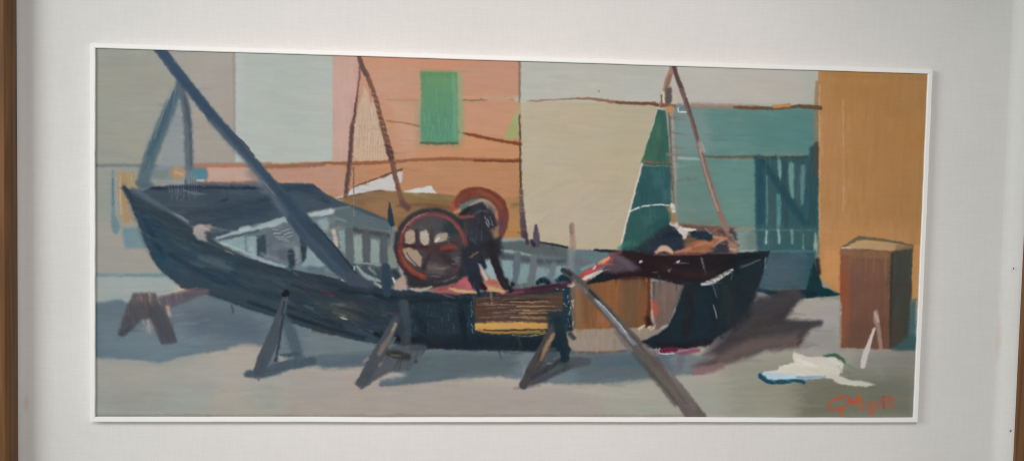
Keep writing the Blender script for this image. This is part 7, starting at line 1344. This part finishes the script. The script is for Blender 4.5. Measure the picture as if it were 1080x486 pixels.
linen, nt, bs = material('linen_mount_cloth')
tc = nt.nodes.new('ShaderNodeTexCoord')
big = node(nt, 'ShaderNodeTexNoise', Scale=7.0, Detail=3.0)
nt.links.new(tc.outputs['Object'], big.inputs['Vector'])
mp1 = nt.nodes.new('ShaderNodeMapping'); mp1.inputs['Scale'].default_value = (60, 60, 900)
mp2 = nt.nodes.new('ShaderNodeMapping'); mp2.inputs['Scale'].default_value = (900, 60, 60)
th = []
for mp in (mp1, mp2):
    nt.links.new(tc.outputs['Object'], mp.inputs['Vector'])
    n_ = node(nt, 'ShaderNodeTexNoise', Scale=1.0, Detail=2.0)
    nt.links.new(mp.outputs['Vector'], n_.inputs['Vector']); th.append(n_.outputs['Fac'])
weave = nt.nodes.new('ShaderNodeMath'); weave.operation = 'ADD'
nt.links.new(th[0], weave.inputs[0]); nt.links.new(th[1], weave.inputs[1])
wv = ramp(nt, weave.outputs[0], [(0.35, 0.0), (0.65, 1.0)])
half = nt.nodes.new('ShaderNodeMath'); half.operation = 'MULTIPLY'; half.inputs[1].default_value = 0.5
nt.links.new(weave.outputs[0], half.inputs[0])
wv = ramp(nt, half.outputs[0], [(0.38, 0.0), (0.62, 1.0)])
base = mixcol(nt, ramp(nt, big.outputs['Fac'], [(0.35, 0.0), (0.65, 1.0)]), (0.755, 0.748, 0.732), (0.785, 0.778, 0.762))
base = mixcol(nt, wv, base, (0.955, 0.955, 0.955), 'MULTIPLY')
# old water stains in the cloth: (world x, world z, radius x, radius z, strength)
for sx, sz, rx, rz, stg in ((0.4985, 1.4031, 0.006, 0.05, 0.35), (-0.4737, 1.3366, 0.007, 0.018, 0.4),):
    sub = nt.nodes.new('ShaderNodeVectorMath'); sub.operation = 'SUBTRACT'; sub.inputs[1].default_value = (sx, 0.0, sz)
    nt.links.new(tc.outputs['Object'], sub.inputs[0])
    scl = nt.nodes.new('ShaderNodeVectorMath'); scl.operation = 'MULTIPLY'; scl.inputs[1].default_value = (1 / rx, 0, 1 / rz)
    nt.links.new(sub.outputs[0], scl.inputs[0])
    ln_ = nt.nodes.new('ShaderNodeVectorMath'); ln_.operation = 'LENGTH'
    nt.links.new(scl.outputs[0], ln_.inputs[0])
    wob = nt.nodes.new('ShaderNodeMath'); wob.operation = 'ADD'
    nt.links.new(ln_.outputs['Value'], wob.inputs[0]); nt.links.new(big.outputs['Fac'], wob.inputs[1])
    base = mixcol(nt, ramp(nt, wob.outputs[0], [(0.45, stg), (1.0, 0.0)]), base, (0.62, 0.46, 0.30))
nt.links.new(base, bs.inputs['Base Color'])
bmp = node(nt, 'ShaderNodeBump', Strength=0.25, Distance=0.0004)
nt.links.new(half.outputs[0], bmp.inputs['Height']); nt.links.new(bmp.outputs['Normal'], bs.inputs['Normal'])
bs.inputs['Roughness'].default_value = 0.9
bs.inputs['Specular IOR Level'].default_value = 0.15

white, nt, bs = material('white_painted_wood')
tc = nt.nodes.new('ShaderNodeTexCoord')
n_ = node(nt, 'ShaderNodeTexNoise', Scale=60.0, Detail=4.0)
nt.links.new(tc.outputs['Object'], n_.inputs['Vector'])
nt.links.new(mixcol(nt, n_.outputs['Fac'], (0.90, 0.90, 0.885), (0.95, 0.945, 0.93)), bs.inputs['Base Color'])
bs.inputs['Roughness'].default_value = 0.45
bmp = node(nt, 'ShaderNodeBump', Strength=0.2, Distance=0.0005)
nt.links.new(n_.outputs['Fac'], bmp.inputs['Height']); nt.links.new(bmp.outputs['Normal'], bs.inputs['Normal'])

wood, nt, bs = material('stained_wood')
tc = nt.nodes.new('ShaderNodeTexCoord')
mp = nt.nodes.new('ShaderNodeMapping'); mp.inputs['Scale'].default_value = (160, 160, 7)
nt.links.new(tc.outputs['Object'], mp.inputs['Vector'])
n_ = node(nt, 'ShaderNodeTexNoise', Scale=1.0, Detail=5.0, Distortion=0.6)
nt.links.new(mp.outputs['Vector'], n_.inputs['Vector'])
nt.links.new(mixcol(nt, ramp(nt, n_.outputs['Fac'], [(0.3, 0.0), (0.7, 1.0)]), (0.11, 0.05, 0.02), (0.24, 0.11, 0.042)), bs.inputs['Base Color'])
bs.inputs['Roughness'].default_value = 0.5; bs.inputs['Specular IOR Level'].default_value = 0.2

iron, nt, bs = material('dull_iron')
bs.inputs['Base Color'].default_value = (0.10, 0.10, 0.095, 1); bs.inputs['Metallic'].default_value = 0.6; bs.inputs['Roughness'].default_value = 0.6
n_ = node(nt, 'ShaderNodeTexNoise', Scale=400.0)
nt.links.new(mixcol(nt, n_.outputs['Fac'], (0.16, 0.16, 0.15), (0.30, 0.28, 0.25)), bs.inputs['Base Color'])

plaster, nt, bs = material('wall_plaster')
tc = nt.nodes.new('ShaderNodeTexCoord')
n_ = node(nt, 'ShaderNodeTexNoise', Scale=12.0, Detail=6.0)
nt.links.new(tc.outputs['Object'], n_.inputs['Vector'])
nt.links.new(mixcol(nt, n_.outputs['Fac'], (0.60, 0.58, 0.54), (0.68, 0.66, 0.62)), bs.inputs['Base Color'])
bmp = node(nt, 'ShaderNodeBump', Strength=0.2, Distance=0.002)
nt.links.new(n_.outputs['Fac'], bmp.inputs['Height']); nt.links.new(bmp.outputs['Normal'], bs.inputs['Normal'])
bs.inputs['Roughness'].default_value = 0.9

# ------------------------------------------------------------------ building helpers
def mesh_object(name, verts, faces, mat, parent=None, smooth=False):
    me = bpy.data.meshes.new(name)
    me.from_pydata(verts, [], faces); me.update()
    me.materials.append(mat)
    if smooth:
        me.polygons.foreach_set('use_smooth', [True] * len(me.polygons))
    o = bpy.data.objects.new(name, me); col.objects.link(o); o.parent = parent
    return o

def paint_object(name, mask, parent):
    jj, ii = np.nonzero(mask)
    quad = np.stack((jj * (NX + 1) + ii, (jj + 1) * (NX + 1) + ii, (jj + 1) * (NX + 1) + ii + 1, jj * (NX + 1) + ii + 1), 1)
    used, inv = np.unique(quad, return_inverse=True)
    vj, vi = used // (NX + 1), used % (NX + 1)
    co = np.stack((xs[vi] / 1000 - W / 2, -0.0002 - HGT[vj, vi] / 1000, ZC + H / 2 - ys[vj] / 1000), 1).astype(np.float32)
    me = bpy.data.meshes.new(name)
    n = len(quad)
    me.vertices.add(len(used)); me.vertices.foreach_set('co', co.ravel())
    me.loops.add(n * 4); me.loops.foreach_set('vertex_index', inv.astype(np.int32).ravel())
    me.polygons.add(n); me.polygons.foreach_set('loop_start', np.arange(0, n * 4, 4, dtype=np.int32))
    me.polygons.foreach_set('use_smooth', np.ones(n, bool))
    me.update(calc_edges=True)
    at = me.color_attributes.new('pigment', 'FLOAT_COLOR', 'POINT')
    rgba = np.ones((len(used), 4), np.float32); rgba[:, :3] = LIN[vj, vi]
    at.data.foreach_set('color', rgba.ravel())
    me.materials.append(paint)
    o = bpy.data.objects.new(name, me); col.objects.link(o); o.parent = parent
    return o

def bar(name, path_a, path_b, profile, mat, parent, n=40, wob=0.0, seed=1):
    """a mitred moulding: profile points are (offset outward mm, depth m); path_a/b give the inner line's two ends,
    each with its mitre direction"""
    r = random.Random(seed)
    (ua, va, ma), (ub, vb, mb) = path_a, path_b
    V, Fc = [], []
    L = len(profile)
    dx, dy = ub - ua, vb - va
    ln_ = math.hypot(dx, dy); dx /= ln_; dy /= ln_
    ox, oy = dy, -dx                                   # outward
    w = 0.0
    for i in range(n + 1):
        t = i / n
        w = 0.8 * w + r.uniform(-wob, wob)
        for (q, d) in profile:
            e = -q * ma * (1 - t) + q * mb * t         # mitre extension along the bar
            u = ua + (ub - ua) * t + ox * (q + w) + dx * e
            v = va + (vb - va) * t + oy * (q + w) + dy * e
            V.append(P(u, v, d))
    for i in range(n):
        for q in range(L):
            a_ = i * L + q; b_ = i * L + (q + 1) % L
            Fc.append((a_, b_, b_ + L, a_ + L))
    Fc.append(tuple(range(L))[::-1]); Fc.append(tuple(n * L + q for q in range(L)))
    o = mesh_object(name, V, Fc, mat, parent)
    me = o.data
    bpy.context.view_layer.update()
    import bmesh
    bm = bmesh.new(); bm.from_mesh(me); bmesh.ops.recalc_face_normals(bm, faces=bm.faces); bm.to_mesh(me); bm.free()
    return o

# ------------------------------------------------------------------ the painting
root = bpy.data.objects.new('framed_painting', None); col.objects.link(root)
root.location = (0, 0, 0)
root['label'] = 'framed oil painting of a dark boat on trestles, pale linen mount, brown wood frame'
root['category'] = 'painting'

# canvas on its stretcher
e = 1.0
bx = [P(e, e, 0.0), P(W * 1000 - e, e, 0.0), P(W * 1000 - e, H * 1000 - e, 0.0), P(e, H * 1000 - e, 0.0),
      P(e, e, 0.008), P(W * 1000 - e, e, 0.008), P(W * 1000 - e, H * 1000 - e, 0.008), P(e, H * 1000 - e, 0.008)]
mesh_object('canvas', bx, [(0, 3, 2, 1), (4, 5, 6, 7), (0, 1, 5, 4), (1, 2, 6, 5), (2, 3, 7, 6), (3, 0, 4, 7)], linen, root)

made = {}
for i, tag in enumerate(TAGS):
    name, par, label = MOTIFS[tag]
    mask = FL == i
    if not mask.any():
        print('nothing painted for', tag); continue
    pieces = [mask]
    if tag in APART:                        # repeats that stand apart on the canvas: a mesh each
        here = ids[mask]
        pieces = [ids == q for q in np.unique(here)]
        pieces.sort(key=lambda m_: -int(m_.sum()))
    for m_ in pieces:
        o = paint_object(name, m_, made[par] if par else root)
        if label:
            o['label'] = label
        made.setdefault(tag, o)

# white slip round the canvas
Wm, Hm = W * 1000, H * 1000
prof = [(0.0, 0.0002), (0.0, -0.0018), (0.6, -0.0024), (4.3, -0.0024), (4.9, -0.0018), (4.9, 0.0075), (0.0, 0.0075)]
cor = [(0, 0), (Wm, 0), (Wm, Hm), (0, Hm)]
for q in range(4):
    a_, b_ = cor[q], cor[(q + 1) % 4]
    bar('slip_moulding', (a_[0], a_[1], 1), (b_[0], b_[1], 1), prof, white, root, n=60, wob=0.10, seed=q + 3)

# linen mount: flat ring, soft crease, then a slope up to the frame
L0, R0, T0, B0 = -65.5, 905.0, -84.0, Hm + 84.0        # crease
L1, R1, T1, B1 = -73.0, 920.0, -102.0, Hm + 102.0      # foot of the frame
MD, SD, SDR = 0.0062, 0.0028, -0.008      # right slope made steeper so that it catches more light
rings = [(3, 3, Wm - 3, Hm - 3, MD), (L0 + 1.5, T0 + 1.5, R0 - 1.5, B0 - 1.5, MD), (L0 - 1, T0 - 1, R0 + 1.5, B0 + 1, MD - 0.0004),
         (L0 * 0.55 + L1 * 0.45, T0 * 0.55 + T1 * 0.45, R0 * 0.55 + R1 * 0.45, B0 * 0.55 + B1 * 0.45, MD * 0.72 + SD * 0.28),
         (L1 + 2, T1 + 2, R1 - 3, B1 - 2, SD + 0.0004), (L1 - 3, T1 - 3, R1 + 3, B1 + 3, SD)]
V, Fc = [], []
NS = 48
def ring_pts(l, t, r, b, d, s):
    rr_ = random.Random(s)
    out = []
    for (u0, v0, u1, v1) in ((l, t, r, t), (r, t, r, b), (r, b, l, b), (l, b, l, t)):
        for i in range(NS):
            f_ = i / NS
            j = rr_.uniform(-1, 1) if 1 <= s <= 4 and i else 0
            uu = u0 + (u1 - u0) * f_
            dd = d + (SDR - SD) * min(1, max(0, (uu - Wm / 2) / (R1 - Wm / 2))) ** 2 * (0.35 if s == 3 else 1.0) if s >= 3 else d
            out.append(P(uu + 0.35 * j, v0 + (v1 - v0) * f_ + 0.35 * j, dd))
    return out
for s, rg in enumerate(rings):
    V += ring_pts(*rg, s)
N4 = NS * 4
for s in range(len(rings) - 1):
    for i in range(N4):
        Fc.append((s * N4 + i, s * N4 + (i + 1) % N4, (s + 1) * N4 + (i + 1) % N4, (s + 1) * N4 + i))
mount = mesh_object('linen_mount', V, Fc, linen, root, smooth=True)
import bmesh
bm = bmesh.new(); bm.from_mesh(mount.data); bmesh.ops.recalc_face_normals(bm, faces=bm.faces)
fl = sum(f.normal.y * f.calc_area() for f in bm.faces)
if fl > 0:
    bmesh.ops.reverse_faces(bm, faces=bm.faces)
bm.to_mesh(mount.data); bm.free()

# frame
FD = -0.018
fprof = [(0.0, 0.012), (0.0, FD + 0.006), (1.2, FD + 0.002), (4.0, FD), (26.0, FD + 0.001), (32.0, FD + 0.005), (34.0, FD + 0.012), (34.0, 0.018), (0.0, 0.018)]
cor = [(L1, T1), (R1, T1), (R1, B1), (L1, B1)]
for q in range(4):
    a_, b_ = cor[q], cor[(q + 1) % 4]
    bar('frame_rail', (a_[0], a_[1], 1), (b_[0], b_[1], 1), fprof, wood, root, n=24, wob=0.05, seed=q + 20)

# tacks that hold the mount to the frame
for (u, v) in ((910.5, 194.5), (915.8, 362.0),):
    bm = bmesh.new()
    bmesh.ops.create_uvsphere(bm, u_segments=12, v_segments=8, radius=0.0008)
    for vv in bm.verts:
        vv.co = Vector((vv.co.x * 0.9, vv.co.y * 0.6, vv.co.z * 1.5))
    bmesh.ops.translate(bm, verts=bm.verts, vec=Vector(P(u, v, SDR + 0.0003)))
    me = bpy.data.meshes.new('tack'); bm.to_mesh(me); bm.free(); me.materials.append(iron)
    o = bpy.data.objects.new('tack', me); col.objects.link(o); o.parent = root

# wall it hangs on
def slab(name, x0, x1, y0, y1, z0, z1, mat):
    v = [(x0, y0, z0), (x1, y0, z0), (x1, y1, z0), (x0, y1, z0), (x0, y0, z1), (x1, y0, z1), (x1, y1, z1), (x0, y1, z1)]
    return mesh_object(name, v, [(0, 3, 2, 1), (4, 5, 6, 7), (0, 1, 5, 4), (1, 2, 6, 5), (2, 3, 7, 6), (3, 0, 4, 7)], mat)
wl = slab('wall', -2.2, 2.2, 0.0185, 0.12, 0.0, 2.7, plaster); wl['kind'] = 'structure'

# ------------------------------------------------------------------ light
w = bpy.data.worlds.new('World'); scene.world = w; w.use_nodes = True
bg = w.node_tree.nodes['Background']
bg.inputs[0].default_value = (0.93, 1.0, 0.97, 1.0); bg.inputs[1].default_value = 0.33

def area(name, loc, aim, size, power, color, size_y=None):
    ld = bpy.data.lights.new(name, 'AREA'); ld.energy = power; ld.color = color
    ld.shape = 'RECTANGLE'; ld.size = size; ld.size_y = size_y or size
    o = bpy.data.objects.new(name, ld); col.objects.link(o)
    o.location = loc
    o.rotation_euler = (Vector(aim) - Vector(loc)).to_track_quat('-Z', 'Y').to_euler()
    return o

area('window_light', (-2.0, -1.6, 2.1), (0.0, 0, 1.6), 1.0, 27.5, (0.95, 1.0, 0.985))
sd = bpy.data.lights.new('added_warm_spot', 'SPOT'); sd.energy = 101; sd.color = (1.0, 0.81, 0.76)  # added lamp, no known fixture: brightens and warms the middle, corners fall off
sd.spot_size = math.radians(34); sd.spot_blend = 1.0; sd.shadow_soft_size = 0.25
so = bpy.data.objects.new('added_warm_spot', sd); col.objects.link(so)
so.location = (-0.35, -2.0, 2.5)
so.rotation_euler = (Vector((0.0, 0, 1.47)) - so.location).to_track_quat('-Z', 'Y').to_euler()


# ------------------------------------------------------------------ camera
cd = bpy.data.cameras.new('camera'); cam = bpy.data.objects.new('camera', cd); col.objects.link(cam)
cd.sensor_fit = 'HORIZONTAL'; cd.sensor_width = 36.0; cd.lens = 37.0
cd.clip_start = 0.01; cd.clip_end = 100
cam.matrix_world = Matrix([[0.9957819, -0.0167667, -0.0902073, -0.1039392], [-0.0891407, 0.0561107, -0.9944373, -1.0285466], [0.0217351, 0.9982838, 0.0543794, 1.5662786], [0, 0, 0, 1]])
scene.camera = cam
scene.view_settings.view_transform = 'Standard'; scene.view_settings.look = 'None'
scene.view_settings.exposure = 0; scene.view_settings.gamma = 1; scene.view_settings.use_curve_mapping = False
scene.render.resolution_x = 1024; scene.render.resolution_y = 460
scene.cycles.use_denoising = True
scene.cycles.filter_width = 1.1
